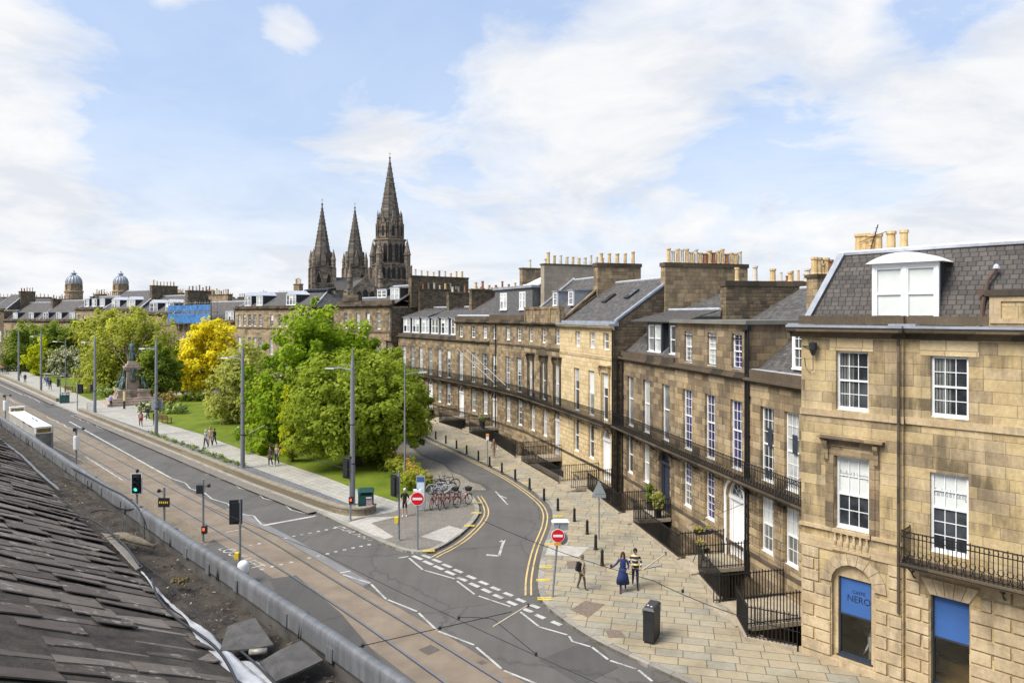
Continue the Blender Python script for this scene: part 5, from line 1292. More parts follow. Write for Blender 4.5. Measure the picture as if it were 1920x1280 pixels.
# ================================================================ domed towers
def domed_tower(px, pt, pb, wpx, d, label):
    c = at(px, pb, d); k = d/FPX; t = thing('domed_tower', label, 'tower', (c.x, c.y, 0), 0, 'domed towers on the skyline')
    zb = HC-(pb-HY)*k; r = wpx/2*k; zd = HC-(HY-0-532+0)*0+HC*0+0
    z_ = lambda py: HC-(py-HY)*k
    b = MB(); b.lathe([(r*1.15, 0), (r*1.15, z_(549)), (r*1.25, z_(548)), (r*1.25, z_(546)), (r*1.02, z_(544)), (r*1.02, z_(534)), (r*1.1, z_(533)), (r*1.1, z_(531.5))], 16); b.build('drum', M_FAR, t)
    b = MB()
    for q in range(8):
        a = q*math.pi/4+.2; b.tube([(r*1.05*math.cos(a), r*1.05*math.sin(a), z_(544)), (r*1.05*math.cos(a), r*1.05*math.sin(a), z_(534))], .28, 6)
    b.build('pilaster', M_FAR, t)
    b = MB(); zb_, zt_ = z_(531.5), z_(pt+10)
    prof = [(r*1.03*math.cos(w)**.85 if w < 1.5 else .3, zb_+(zt_-zb_)*math.sin(w)) for w in np.linspace(0, 1.42, 10)]
    b.lathe(prof, 16)
    for q in range(16):
        a = q*math.pi/8; b.tube([((p[0]+.05)*math.cos(a), (p[0]+.05)*math.sin(a), p[1]) for p in prof], .13, 4)
    b.build('dome', M_LEAD, t)
    b = MB(); zt = zt_; h = z_(pt)-zt; b.lathe([(.75, zt-.2), (.6, zt+h*.2), (.95, zt+h*.3), (.95, zt+h*.38), (.45, zt+h*.5), (.2, zt+h*.7), (.32, zt+h*.76), (.08, zt+h*.85), (.05, zt+h)], 10); b.build('lantern', M_LEAD, t)
domed_tower(138.5, 506, 560, 26, 235, 'left grey-domed stone tower on the skyline')
domed_tower(226.5, 507, 560, 24, 245, 'right grey-domed stone tower on the skyline, above the chimney row')
# ================================================================ cathedral
def spire(par, cx, cy, z0, z1, r, m, n=8, bands=0):
    b = MB(); b.lathe([(r, z0), (r*.995, z0+.3), (.18, z1)], n, (cx, cy, 0), 0, math.pi/8)
    b.lathe([(.05, z1-.5), (.5, z1), (.5, z1+.4), (.05, z1+.9)], 6, (cx, cy, 0)); b.tube([(cx, cy, z1), (cx, cy, z1+3.2)], .09, 4); b.tube([(cx-.6, cy, z1+2.3), (cx+.6, cy, z1+2.3)], .08, 4)
    for k in range(8):
        a = k*math.pi/4+math.pi/8; n_ = 16
        b.tube([(cx+r*math.cos(a)*(1-f), cy+r*math.sin(a)*(1-f), z0+(z1-z0)*f) for f in (0, .5, .97)], [.3, .22, .1], 4)
        for q in range(1, n_): f = q/n_; rr_ = r*(1-f)+.15; b.lathe([(.0, -.35), (.28, 0), (.0, .4)], 4, (cx+rr_*math.cos(a), cy+rr_*math.sin(a), z0+(z1-z0)*f))
    return b.build('spire', m, par)
def lancet(b, x, z0, z1, w, y, dep=.35, m=0):
    r = w/2; A = [(x-r, z0), (x+r, z0), (x+r, z1-w)]+[(x+r-w*(1-math.cos(t)), z1-w+w*1.0*math.sin(t)) for t in np.linspace(0, 1.047, 6)[1:]]+[(x-r+w*(1-math.cos(t)), z1-w+w*math.sin(t)) for t in np.linspace(1.047, 0, 6)]
    b.xz(A, y-dep, y+.05, m)
def pinnacle(b, x, y, z0, h, r):
    b.lathe([(r, z0), (r, z0+h*.42), (r*1.25, z0+h*.44), (r*1.05, z0+h*.48), (.05, z0+h)], 8, (x, y, 0), 0, math.pi/8)
cdl = 355.0; kc = cdl/FPX
c0 = at(731, 590, cdl); CA = RAD(24)
CT = thing('cathedral', 'huge dark Gothic cathedral with three spires on the skyline', 'cathedral', (c0.x, c0.y, 0), CA)
zc_ = lambda py: HC+(HY-py)*kc
M_LANC = plain('dark_belfry_opening', (.02, .018, .016), .9)
# central tower: square stage, octagonal belfry, lucarnes, spire
b = MB(); hw = 7.5
b.box(-hw, hw, -hw, hw, 0, zc_(497)); b.lathe([(hw*1.0, zc_(497)), (hw*1.02, zc_(453)), (hw*1.1, zc_(452)), (hw*1.1, zc_(449)), (hw*.95, zc_(449))], 8, (0, 0, 0), 0, math.pi/8)
for sx_ in (-1, 1):
    for sy in (-1, 1): b.box(sx_*hw-1.3, sx_*hw+1.3, sy*hw-1.3, sy*hw+1.3, 0, zc_(500)); pinnacle(b, sx_*hw*.93, sy*hw*.93, zc_(503), 14.5, 1.6)
for k in range(12): b.box(-hw-.2+k*1.5, -hw+.3+k*1.5, -hw-.35, -hw, zc_(525), zc_(498))
b.box(-hw-.5, hw+.5, -hw-.5, hw+.5, zc_(498), zc_(496)); b.box(-hw-.5, hw+.5, -hw-.5, hw+.5, zc_(527), zc_(525))
o = b.build('central_tower', M_CATH, CT)
b = MB()
for k in range(5): lancet(b, -5+k*2.5, zc_(523), zc_(502), 1.5, -hw-.3, .2)
for k in range(8):
    a = k*math.pi/4
    q = MB(); lancet(q, -1.6, zc_(492), zc_(457), 1.9, 0, .2); lancet(q, 1.6, zc_(492), zc_(457), 1.9, 0, .2)
    ap = hw*.945
    for v in q.v: pass
    i = len(b.v); ca, sa = math.cos(a), math.sin(a)
    b.v += [(v[0]*ca-(v[1]-ap)*sa, v[0]*sa+(v[1]-ap)*ca, v[2]) for v in q.v]; b.f += [tuple(i+j for j in f) for f in q.f]; b.m += q.m
b.build('belfry_opening', M_LANC, o)
spo = spire(CT, 0, 0, zc_(449), zc_(297), 6.7, M_CATHS)
b = MB(); lucs = []
for k in range(8):
    a = k*math.pi/4; R_ = 5.9; w = 1.35; ca, sa = math.cos(a), math.sin(a)
    def put(dst, q):
        i = len(dst.v); dst.v += [(v[0]*ca-v[1]*sa, v[0]*sa+v[1]*ca, v[2]) for v in q.v]; dst.f += [tuple(i+j for j in f) for f in q.f]; dst.m += q.m
    q = MB(); q.xz([(-w, zc_(447)), (w, zc_(447)), (w, zc_(424)), (0, zc_(409)), (-w, zc_(424))], -R_-.7, -R_+3.5); pinnacle(q, 0, -R_-.2, zc_(414), 5, .4)
    q.box(-w-.4, -w, -R_-.9, -R_-.3, zc_(448), zc_(420)); q.box(w, w+.4, -R_-.9, -R_-.3, zc_(448), zc_(420)); put(b, q)
    q = MB(); lancet(q, 0, zc_(444), zc_(424), 1.3, -R_-.75, .1); l_ = MB(); put(l_, q); l_.build('lucarne_opening', M_LANC, spo)
b.build('lucarne', M_CATH, spo)
# nave and transept roofs
b = MB(); b.box(-28, -hw, -6.5, 6.5, 0, zc_(546)); b.box(hw, 30, -6.5, 6.5, 0, zc_(546)); b.box(-24.5, -11.5, -26, -6, 0, zc_(550)); CTn = b.build('nave', M_CATH, CT)
b = MB()
for x0, x1 in ((-28, -hw), (hw, 30)):
    b.roofq((x0, -7, zc_(546)), (x1, -7, zc_(546)), (x1, 0, zc_(522)), (x0, 0, zc_(522))); b.roofq((x1, 7, zc_(546)), (x0, 7, zc_(546)), (x0, 0, zc_(522)), (x1, 0, zc_(522)))
b.roofq((-24.8, -1, zc_(549)), (-24.8, -26, zc_(549)), (-18, -26, zc_(528)), (-18, -1, zc_(528))); b.roofq((-11.2, -26, zc_(549)), (-11.2, -1, zc_(549)), (-18, -1, zc_(528)), (-18, -26, zc_(528)))
b.build('nave_roof', M_SLATE, CT)
b = MB(); b.xz([(-24.8, 0), (-11.2, 0), (-11.2, zc_(549)), (-18, zc_(524)), (-24.8, zc_(549))], -26.5, -26)
for s_ in (-1, 1): b.box(-18+s_*7-1.3, -18+s_*7+1.3, -27.5, -25, 0, zc_(545)); pinnacle(b, -18+s_*7, -26.2, zc_(545), 11, 1.3)
o = b.build('transept_gable', M_CATH, CT)
b = MB()
for k in (-1, 0, 1): lancet(b, -18+k*3, zc_(575), zc_(545) if k == 0 else zc_(548), 2.2, -26.5, .15)
b.build('window', M_LANC, o)
# twin western towers
def west_tower(px, pt, d, wpx, label_part):
    c = CT.matrix_world.inverted() @ at(px, 590, d) if False else None
    P = at(px, 590, d)-Vector((c0.x, c0.y, 0)); ca, sa = math.cos(-CA), math.sin(-CA); x, y = P.x*ca-P.y*sa, P.x*sa+P.y*ca
    k = d/FPX; z_ = lambda py: HC+(HY-py)*k; hw = wpx/2*k*.86
    b = MB(); b.box(x-hw, x+hw, y-hw, y+hw, 0, z_(500))
    for sx_ in (-1, 1):
        for sy in (-1, 1): b.box(x+sx_*hw-.9, x+sx_*hw+.9, y+sy*hw-.9, y+sy*hw+.9, 0, z_(503)); pinnacle(b, x+sx_*hw*.95, y+sy*hw*.95, z_(504), 9.5, 1.05)
    b.box(x-hw-.5, x+hw+.5, y-hw-.5, y+hw+.5, z_(501.5), z_(500)); b.box(x-hw-.4, x+hw+.4, y-hw-.4, y+hw+.4, z_(533), z_(531))
    for k_ in (-.5, .5): b.xz([(x+k_*hw-hw*.42, z_(530)), (x+k_*hw, z_(504)), (x+k_*hw+hw*.42, z_(530)), (x+k_*hw+hw*.3, z_(530)), (x+k_*hw, z_(510)), (x+k_*hw-hw*.3, z_(530))], y-hw-.5, y-hw)
    for k_ in range(7): b.box(x-hw+k_*hw/3-.15, x-hw+k_*hw/3+.2, y-hw-.3, y-hw, z_(560), z_(533))
    o = b.build('west_tower', M_CATH, CT)
    l = MB(); lancet(l, x-hw*.45, z_(530), z_(514), 1.6, y-hw-.1, .2); lancet(l, x+hw*.45, z_(530), z_(514), 1.6, y-hw-.1, .2)
    for k_ in (-.55, 0, .55): lancet(l, x+k_*hw, z_(558), z_(538), 1.5, y-hw-.1, .2)
    l.build('belfry_opening', M_LANC, o)
    s2 = spire(CT, x, y, z_(500), z_(pt), hw*1.0, M_CATHS)
    q = MB()
    for a in (0, math.pi/2, math.pi, -math.pi/2):
        t = MB(); t.xz([(-1.0, z_(499)), (1.0, z_(499)), (1.0, z_(484)), (0, z_(472)), (-1.0, z_(484))], -hw*.98, -hw*.4); i = len(q.v); ca, sa = math.cos(a), math.sin(a)
        q.v += [(v[0]*ca-v[1]*sa+x, v[0]*sa+v[1]*ca+y, v[2]) for v in t.v]; q.f += [tuple(i+j for j in f) for f in t.f]; q.m += t.m
    q.build('lucarne', M_CATH, s2)
west_tower(604, 384, 345, 44, 'a'); west_tower(665.5, 390, 400, 42, 'b')
# distant hills
b = MB(); hp = []
for k in range(41):
    px = -400+k*70; z = 40+42*math.exp(-((px-820)/170)**2)+12*math.sin(k*1.3)+8*math.sin(k*2.9)
    hp.append(((px-960)/FPX*3000, z))
i = 0
for (xa_, za), (xb_, zb) in zip(hp, hp[1:]): b.hexa([(xa_, 2800, -1), (xb_, 2800, -1), (xb_, 3600, -1), (xa_, 3600, -1)], [(xa_, 3000, za), (xb_, 3000, zb), (xb_, 3500, zb), (xa_, 3500, za)])
struct('hills', b, plain('distant_wooded_hill', (.13, .16, .15), .95, 0, .3, .004), 'low blue-green wooded hills on the horizon', 'hills')
# ================================================================ trees and shrubs
LM_MAPLE = leafmat('maple_leaves', [(0, (.115, .19, .012)), (.5, (.245, .355, .024)), (1, (.40, .49, .05))])
LM_CHERRY = leafmat('cherry_leaves', [(0, (.13, .18, .02)), (.5, (.265, .34, .04)), (1, (.42, .47, .08))])
LM_YEL = leafmat('golden_leaves', [(0, (.40, .34, .012)), (.5, (.68, .60, .022)), (1, (.78, .74, .06))], .38)
LM_LIME = leafmat('lime_leaves', [(0, (.215, .266, .010)), (.5, (.405, .455, .020)), (1, (.582, .582, .038))])
LM_WIL = leafmat('willow_leaves', [(0, (.189, .221, .038)), (.5, (.332, .365, .068)), (1, (.521, .538, .115))])
LM_DARK = leafmat('dark_green_leaves', [(0, (.077, .125, .017)), (.5, (.182, .250, .038)), (1, (.321, .384, .068))])
LM_GREY = leafmat('grey_green_leaves', [(0, (.200, .230, .058)), (.5, (.366, .393, .115)), (1, (.577, .576, .192))])
LM_HAW = leafmat('hawthorn_blossom', [(0, (.046, .079, .015)), (.45, (.106, .158, .033)), (.55, (.475, .462, .290)), (1, (.792, .766, .594))], .2)
LM_BUSH = leafmat('variegated_bush', [(0, (.082, .123, .027)), (.5, (.246, .328, .082)), (1, (.573, .628, .273))], .25)
LM_RUST = leafmat('rusty_bush', [(0, (.132, .088, .026)), (.5, (.284, .193, .052)), (1, (.416, .333, .088))], .25)
LM_HEDGE = leafmat('hedge_leaves', [(0, (.107, .146, .023)), (.5, (.266, .337, .045)), (.8, (.452, .448, .067)), (1, (.586, .337, .113))])
M_BARK = plain('grey_brown_bark', (.09, .072, .055), .95, 0, .35, 6, .6, 14)
def leaf_mesh(name, cen, nrm, size, tint, mat_, par, asp=.62):
    """cloud of separate pointed leaf faces"""
    n = len(cen); rg = np.random.default_rng(n)
    nrm = nrm/np.maximum(1e-6, np.linalg.norm(nrm, axis=1, keepdims=True))
    ref = rg.normal(size=(n, 3)); a = np.cross(nrm, ref); a /= np.maximum(1e-6, np.linalg.norm(a, axis=1, keepdims=True)); b = np.cross(nrm, a)
    s = size[:, None]
    v = np.empty((n, 4, 3)); v[:, 0] = cen-a*s; v[:, 1] = cen-b*s*asp+nrm*s*.12; v[:, 2] = cen+a*s; v[:, 3] = cen+b*s*asp+nrm*s*.12
    me = bpy.data.meshes.new(name); me.vertices.add(n*4); me.vertices.foreach_set('co', v.reshape(-1).astype(np.float32))
    me.loops.add(n*4); me.loops.foreach_set('vertex_index', np.arange(n*4, dtype=np.int32)); me.polygons.add(n)
    me.polygons.foreach_set('loop_start', np.arange(0, n*4, 4, dtype=np.int32)); me.polygons.foreach_set('loop_total', np.full(n, 4, dtype=np.int32))
    me.materials.append(mat_); me.update(calc_edges=True)
    at_ = me.attributes.new('tint', 'FLOAT', 'FACE'); at_.data.foreach_set('value', tint.astype(np.float32))
    o = bpy.data.objects.new(name, me); col.objects.link(o); o.parent = par
    return o
def crown_points(blobs, n, seed, clump=.9, per=55, droop=0.0, inner=.25, flat=1.0):
    """leaves gathered in clumps that sit mostly in the outer part of each lobe"""
    rg = np.random.default_rng(seed); C, Nn, T, cl = [], [], [], []
    vol = np.array([b[3]*b[4]*b[5] for b in blobs])**.8; vol /= vol.sum()
    for bl, f in zip(blobs, vol):
        m = max(3, int(n*f/per)); d = rg.normal(size=(m, 3)); d /= np.linalg.norm(d, axis=1, keepdims=True)
        q_ = rg.random(m); r = np.where(q_ < inner, rg.uniform(.25, .75, m), np.where(q_ > .78, rg.uniform(1.02, 1.38, m), rg.uniform(.7, 1.08, m)))
        c = np.array(bl[:3])+d*r[:, None]*np.array(bl[3:6]); cl += list(c)
        k = per; rad = clump*rg.uniform(.5, 1.25, m)*np.where(r > 1.1, .6, 1)
        dd = rg.normal(size=(m, k, 3)); dd /= np.linalg.norm(dd, axis=2, keepdims=True); rr = rg.uniform(.35, 1.0, (m, k))**.6
        p = c[:, None, :]+dd*(rr*rad[:, None])[:, :, None]*np.array([1, 1, flat])
        if droop: p[:, :, 2] -= droop*rg.random((m, k))**2
        nn = dd*.6+d[:, None, :]*.5+rg.normal(size=(m, k, 3))*.5+np.array([-.3, -.25, .75])
        tt = np.clip(.5+rg.normal(size=(m, 1))*.16+rg.normal(size=(m, k))*.17, 0, 1)
        C.append(p.reshape(-1, 3)); Nn.append(nn.reshape(-1, 3)); T.append(tt.reshape(-1))
    return np.concatenate(C), np.concatenate(Nn), np.concatenate(T), cl
def tree(name, label, base, blobs, n, size, mat_, trunk_r=.3, trunk_h=2.0, seed=1, cat='tree', group=None, clump=.9, per=55, droop=0.0, lean=(0, 0), limbs=26, lname='crown', inner=.25, flat=1.0):
    t = thing(name, label, cat, (base[0], base[1], .1), 0, group)
    C, Nn, T, cl = crown_points(blobs, n, seed, clump, per, droop, inner, flat)
    rg = np.random.default_rng(seed+5)
    keep = C[:, 2] > .05; C, Nn, T = C[keep], Nn[keep], T[keep]
    leaf_mesh(lname, C, Nn, size*rg.uniform(.7, 1.3, len(C)), T, mat_, t)
    if trunk_r:
        b = MB(); top = Vector((lean[0], lean[1], trunk_h)); zmax = max(q[2]+q[5] for q in blobs)
        ctr = Vector((np.mean([q[0] for q in blobs]), np.mean([q[1] for q in blobs]), zmax*.8))
        b.tube([(0, 0, -.1), (lean[0]*.3, lean[1]*.3, trunk_h*.4), top, top.lerp(ctr, .5), ctr], [trunk_r*1.3, trunk_r, trunk_r*.85, trunk_r*.45, trunk_r*.1], 8)
        pk = rg.permutation(len(cl))[:limbs]
        for i in pk:
            e = Vector(cl[i]); s = top.lerp(ctr, float(rg.uniform(0, .6))); md = s.lerp(e, .5)+Vector((0, 0, .12*(e-s).length))
            b.tube([s, md, e], [trunk_r*.34, trunk_r*.2, trunk_r*.06], 5, cap=False)
        b.build('trunk', M_BARK, t, True)
    return t
def blob_px(base, d, lst):
    """lobes surveyed as (px, py, radius px, radius px, depth offset m) at distance d from the camera, made relative to the trunk"""
    out = []
    for px, py, rx, rz, dy in lst:
        p = at(px, py, d+dy); k = (d+dy)/FPX; out.append((p.x-base[0], p.y-base[1], p.z-.1, rx*k, (rx+rz)/2*k, rz*k))
    return out
def dpos(px, d): return ((px-960)/FPX*d, d)
TGp = 'trees in the gardens'
B_ = dpos(592, 64)
tree('maple_tree', 'tallest bright green maple in the gardens, behind the spreading cherry', B_, blob_px(B_, 64, [(590, 620, 42, 50, 0), (605, 660, 70, 50, 1), (560, 700, 72, 55, -1), (640, 700, 70, 60, 2), (520, 765, 60, 70, -1), (590, 770, 90, 60, 0), (500, 815, 36, 36, -2), (660, 640, 40, 42, 3), (690, 690, 45, 55, 5), (560, 640, 45, 38, 0)]), 30000, .20, LM_MAPLE, .35, 2.5, 3, group=TGp, clump=.85)
B_ = G(672, 872, .1)
tree('cherry_tree', 'wide spreading green cherry tree over the lawn corner beside the lamp post', B_, blob_px(B_, B_[1], [(660, 715, 85, 45, 0), (600, 765, 62, 58, -1.5), (690, 770, 85, 62, -1), (745, 760, 50, 55, 1), (770, 790, 42, 34, 2), (640, 815, 75, 38, -2), (580, 815, 40, 30, -2), (712, 818, 52, 34, 0), (735, 705, 42, 42, 3), (600, 705, 48, 35, 1), (785, 745, 20, 28, 3)]), 40000, .155, LM_CHERRY, .28, 1.7, 4, group=TGp, clump=.72, inner=.3)
B_ = G(549, 866, .1)
tree('columnar_tree', 'slim yellow-green tree at the left edge of the spreading cherry', B_, blob_px(B_, B_[1], [(548, 740, 11, 22, 0), (543, 775, 16, 26, 0), (538, 810, 18, 26, 0), (545, 838, 16, 18, 0), (556, 800, 16, 36, .6)]), 5200, .13, LM_LIME, .09, 1.3, 5, group=TGp, clump=.4, per=40)
B_ = G(385, 742, .1)
tree('golden_tree', 'brilliant yellow tree in the middle of the gardens', B_, blob_px(B_, B_[1], [(395, 632, 36, 30, 0), (370, 660, 32, 30, 0), (415, 665, 32, 32, 0), (360, 692, 30, 26, -1), (400, 700, 42, 26, 0), (375, 718, 28, 15, 0), (428, 690, 20, 26, 1), (388, 614, 22, 14, 0)]), 15000, .25, LM_YEL, .26, 1.8, 6, group=TGp, clump=1.0)
B_ = dpos(455, 78)
tree('ash_tree', 'loose grey-green tree between the yellow tree and the maple', B_, blob_px(B_, 78, [(450, 700, 38, 40, 0), (430, 735, 32, 36, 0), (475, 730, 30, 48, 0), (420, 762, 28, 20, 0), (470, 668, 26, 26, 1), (455, 775, 36, 16, 0)]), 10000, .20, LM_GREY, .22, 1.5, 7, group=TGp, clump=.95, per=40)
B_ = G(250, 745, .1)
tree('willow_tree', 'broad willow behind the bronze statue', B_, blob_px(B_, B_[1]+8, [(245, 635, 48, 42, 0), (205, 650, 42, 45, 0), (285, 640, 38, 50, 1), (225, 690, 55, 40, -1), (185, 690, 34, 38, 0), (290, 690, 35, 50, 0), (225, 607, 30, 24, 2), (175, 705, 26, 24, -2)]), 22000, .23, LM_WIL, .35, 2.2, 8, group=TGp, clump=1.2, droop=1.6, limbs=7)
B_ = G(297, 752, .1)
tree('round_tree', 'rounded mid-green tree right of the statue, before the yellow tree', B_, blob_px(B_, B_[1], [(298, 680, 34, 28, 0), (278, 705, 24, 28, 0), (315, 705, 22, 28, 0), (298, 722, 34, 16, 0)]), 9000, .2, LM_DARK, .2, 1.5, 9, group=TGp, clump=.8)
B_ = dpos(330, 118)
tree('holly_tree', 'dark evergreen between the round tree and the yellow tree', B_, blob_px(B_, 118, [(330, 690, 22, 36, 0), (345, 715, 22, 22, 0), (318, 660, 16, 22, 0)]), 4500, .24, LM_DARK, .2, 1.5, 10, group=TGp, clump=1.0)
B_ = dpos(70, 150)
tree('lime_tree', 'big round dark green tree at the left end of the gardens', B_, blob_px(B_, 150, [(60, 645, 42, 32, 0), (30, 665, 30, 26, 0), (85, 660, 40, 30, 0), (55, 625, 36, 20, 1), (20, 680, 22, 14, 0), (100, 630, 34, 22, 2), (140, 640, 30, 30, 4)]), 15000, .30, LM_DARK, .4, 3.0, 11, group=TGp, clump=1.3)
B_ = G(68, 704, .1)
tree('young_lime_tree', 'small vivid yellow-green tree at the left end of the gardens', B_, blob_px(B_, B_[1], [(74, 650, 13, 18, 0), (66, 675, 16, 20, 0), (82, 670, 12, 20, 0), (68, 692, 13, 10, 0)]), 4200, .2, LM_LIME, .12, 1.0, 12, group=TGp, clump=.7, per=40)
B_ = G(124, 707, .1)
tree('hawthorn_tree', 'hawthorn with creamy blossom at the left end of the gardens', B_, blob_px(B_, B_[1], [(122, 668, 26, 18, 0), (140, 680, 20, 18, 0), (108, 682, 20, 18, 0), (126, 690, 26, 12, 0)]), 7500, .17, LM_HAW, .2, 1.8, 13, group=TGp, clump=.7)
B_ = dpos(190, 150)
tree('sycamore_tree', 'pale green tree rising behind the willow, left of the statue', B_, blob_px(B_, 150, [(190, 620, 30, 30, 0), (170, 650, 28, 26, 0), (205, 600, 16, 18, 0), (255, 600, 22, 20, -8), (155, 620, 20, 20, 0)]), 8000, .3, LM_WIL, .3, 3, 14, group=TGp, clump=1.3)
B_ = dpos(540, 60)
def bush(name, label, px, py, w, h, mat_, seed, n=1800, size=.11, dpx=None):
    B_ = G(px, py, .1); k = B_[1]/FPX
    tree(name, label, B_, [(0, 0, h*.5, w*.5, w*.45, h*.5), (-w*.25, .1, h*.38, w*.28, w*.3, h*.38), (w*.25, 0, h*.4, w*.28, w*.3, h*.4)], n, size, mat_, 0, 0, seed, 'shrub', 'shrubs in the gardens', .3, 30, lname='foliage')
bush('flowering_shrub', 'pale variegated shrub left of the statue plinth', 204, 744, 3.2, 2.1, LM_BUSH, 31)
bush('rusty_shrub', 'rust-tinted shrub behind the pale shrub left of the statue', 196, 733, 4.2, 2.3, LM_RUST, 32)
bush('rusty_shrub', 'rust-brown shrub right of the statue behind the bench', 316, 762, 2.9, 2.0, LM_RUST, 33)
bush('flowering_shrub', 'pale variegated shrub behind the garden bench', 322, 775, 3.2, 1.4, LM_BUSH, 34)
bush('flowering_shrub', 'white-flowering low bush at the path corner right of the statue', 272, 772, 2.0, 1.2, LM_HAW, 35)
bush('round_shrub', 'mid-green shrub beneath the grey-green loose tree', 428, 772, 4.2, 2.4, LM_GREY, 36, 2600)
bush('round_shrub', 'dark clipped shrub low under the yellow tree', 360, 752, 3.6, 1.6, LM_DARK, 37)
bush('round_shrub', 'green shrub under the left of the maple', 478, 788, 3.2, 2.3, LM_WIL, 38, 2400)
# hedge along the lawn's edge
hp = [G(p[0], p[1], .1) for p in [(690, 856), (725, 874), (755, 893), (785, 918)]]
hp = dense(hp, .8); t_ = thing('hedge', 'loose hedge with rusty tips between the lawn corner and the setts', 'hedge', (*hp[0], .1))
bl = [(p[0]-hp[0][0], p[1]-hp[0][1], .62, .85, .85, .72) for p in hp]
C, Nn, T, cl = crown_points(bl, 11000, 77, .35, 30); k_ = C[:, 2] > .02
leaf_mesh('foliage', C[k_], Nn[k_], np.full(k_.sum(), .10), np.clip(T[k_]+.25*(C[k_][:, 2]-.7), 0, 1), LM_HEDGE, t_)
# planting in the strip beside the path
for i, (a, b_, lab) in enumerate(((283, 360, 'low green ground plants along the blue sett strip, near the middle lamp'), (362, 452, 'low green ground plants along the sett strip between the two nearest path lamps'))):
    pts = dense([G(a, 812+(a-283)*.36, .12), G(b_, 812+(b_-283)*.36, .12)], .7); t_ = MB(); bl = [(p[0], p[1], .18, .4, .3, .16) for p in pts]
    C, Nn, T, cl = crown_points(bl, 1200, 80+i, .2, 20); k_ = C[:, 2] > .13
    o = leaf_mesh('ground_plants', C[k_], Nn[k_], np.full(k_.sum(), .075), T[k_], LM_DARK, None); tag(o, lab, 'plants', kind='stuff')
# bare trees on the skyline
def bare_tree(label, px, py0, py1, d, seed):
    p = at(px, py0, d); rg = random.Random(seed); t = thing('bare_tree', label, 'tree', (p.x, p.y, 0), 0, 'leafless trees on the skyline'); b = MB(); H_ = (HC-(py1-HY)*d/FPX)*.66
    def grow(s, dr, L, r, k):
        e = s+dr*L; b.tube([s, e], [r, r*.65], 4, cap=False)
        if k == 0: return
        for _ in range(3 if k > 1 else 4):
            nd = (dr+Vector((rg.uniform(-.7, .7), rg.uniform(-.7, .7), rg.uniform(-.1, .5)))).normalized(); grow(s+dr*L*rg.uniform(.55, 1), nd, L*rg.uniform(.55, .78), max(.05, r*.55), k-1)
    grow(Vector((0, 0, 0)), Vector((0, 0, 1)), H_*.5, .5, 5); b.build('trunk', M_BARK, t)
    C, Nn, T, cl = crown_points([(0, 0, H_*.8, 3.0, 3.0, H_*.2)], 500 if seed == 1 else 60, seed, 1.5, 12); leaf_mesh('crown', C, Nn, np.full(len(C), .2), T, LM_GREY, t)
bare_tree('spindly leafless tree on the skyline, left of the other bare tree', 490, 560, 512, 215, 1); bare_tree('spreading leafless tree just left of the cathedral spires', 551, 560, 514, 215, 2)

# pots and planters on the doorsteps
def local(H, x, y): return (H.L.x+H.e.x*x-H.e.y*y, H.L.y+H.e.y*x+H.e.x*y)
def potted(H, x, y, z, lab, balls, potm, fm, hp=.45, grp='plants on the doorsteps', n=900, ls=.05):
    p = local(H, x, y); t = thing('potted_plant', lab, 'plant pot', (*p, z), 0, grp); b = MB(); b.lathe([(.16, 0), (.22, hp-.05), (.25, hp), (.2, hp), (.18, hp-.06)], 12); b.build('pot', potm, t)
    b = MB(); b.tube([(0, 0, hp-.1), (.02, 0, balls[-1][0])], .025, 5); b.build('stem', M_BARK, t)
    C, Nn, T, cl = crown_points([(0, 0, zc, r, r, r*.9) for zc, r in balls], n, int(z*100)+int(abs(x)*37), .1, 12); leaf_mesh('foliage', C, Nn, np.full(len(C), ls), T, fm, t)
potted(H3_, D3_-.85, -.55, .36, 'two-tiered potted shrub left of the black doorway', [(.8, .28), (1.35, .24)], M_DARK, LM_DARK)
potted(H3_, D3_+.75, -.75, .36, 'taller potted shrub right of the black doorway', [(.75, .3), (1.2, .34)], M_DARK, LM_GREY)
potted(H6_, D6_-.7, -1.2, .5, 'black planter with pale flowers on the step left of the cream door', [(.95, .25)], M_DARK, LM_HAW, .8)
potted(H6_, D6_+.55, -1.5, .5, 'black planter with low greenery on the step below the flagpoles', [(.85, .2)], M_DARK, LM_DARK, .8)
LM_PANS = leafmat('pansy_flowers', [(0, (.06, .10, .02)), (.45, (.12, .17, .03)), (.5, (.55, .42, .02)), (.72, (.62, .5, .05)), (.75, (.16, .08, .34)), (1, (.24, .14, .45))], .2)
for k, (x, y, lab) in enumerate(((D2_-1.02, -1.15, 'flower box of yellow and violet pansies hung left of the white fanlight door'), (D2_+.35, -1.9, 'flower box with violet pansies on a stand before the white fanlight door'))):
    p = local(H2_, x, y); z = 1.32 if k == 0 else 1.05; t = thing('flower_box', lab, 'flower box', (*p, z), H2_.root.rotation_euler[2]+(1.57 if k == 0 else 0), 'flower boxes at the fanlight door'); b = MB(); b.hexa([(-.4, -.09, 0), (.4, -.09, 0), (.4, .09, 0), (-.4, .09, 0)], [(-.46, -.13, .2), (.46, -.13, .2), (.46, .13, .2), (-.46, .13, .2)]); b.build('trough', M_DARK, t)
    C, Nn, T, cl = crown_points([(-.3, 0, .26, .2, .16, .1), (0, 0, .27, .2, .16, .1), (.3, 0, .26, .2, .16, .1)], 700, 91+k, .07, 10); leaf_mesh('flowers', C, Nn, np.full(len(C), .035), T, LM_PANS, t)
    if k:
        for sx_ in (-.35, .35):
            for sy in (-.3, .3): b = MB(); b.tube([(sx_, sy*.1, .02), (sx_, sy, -.69)], .018, 5); b.build('leg', M_DARK, t)
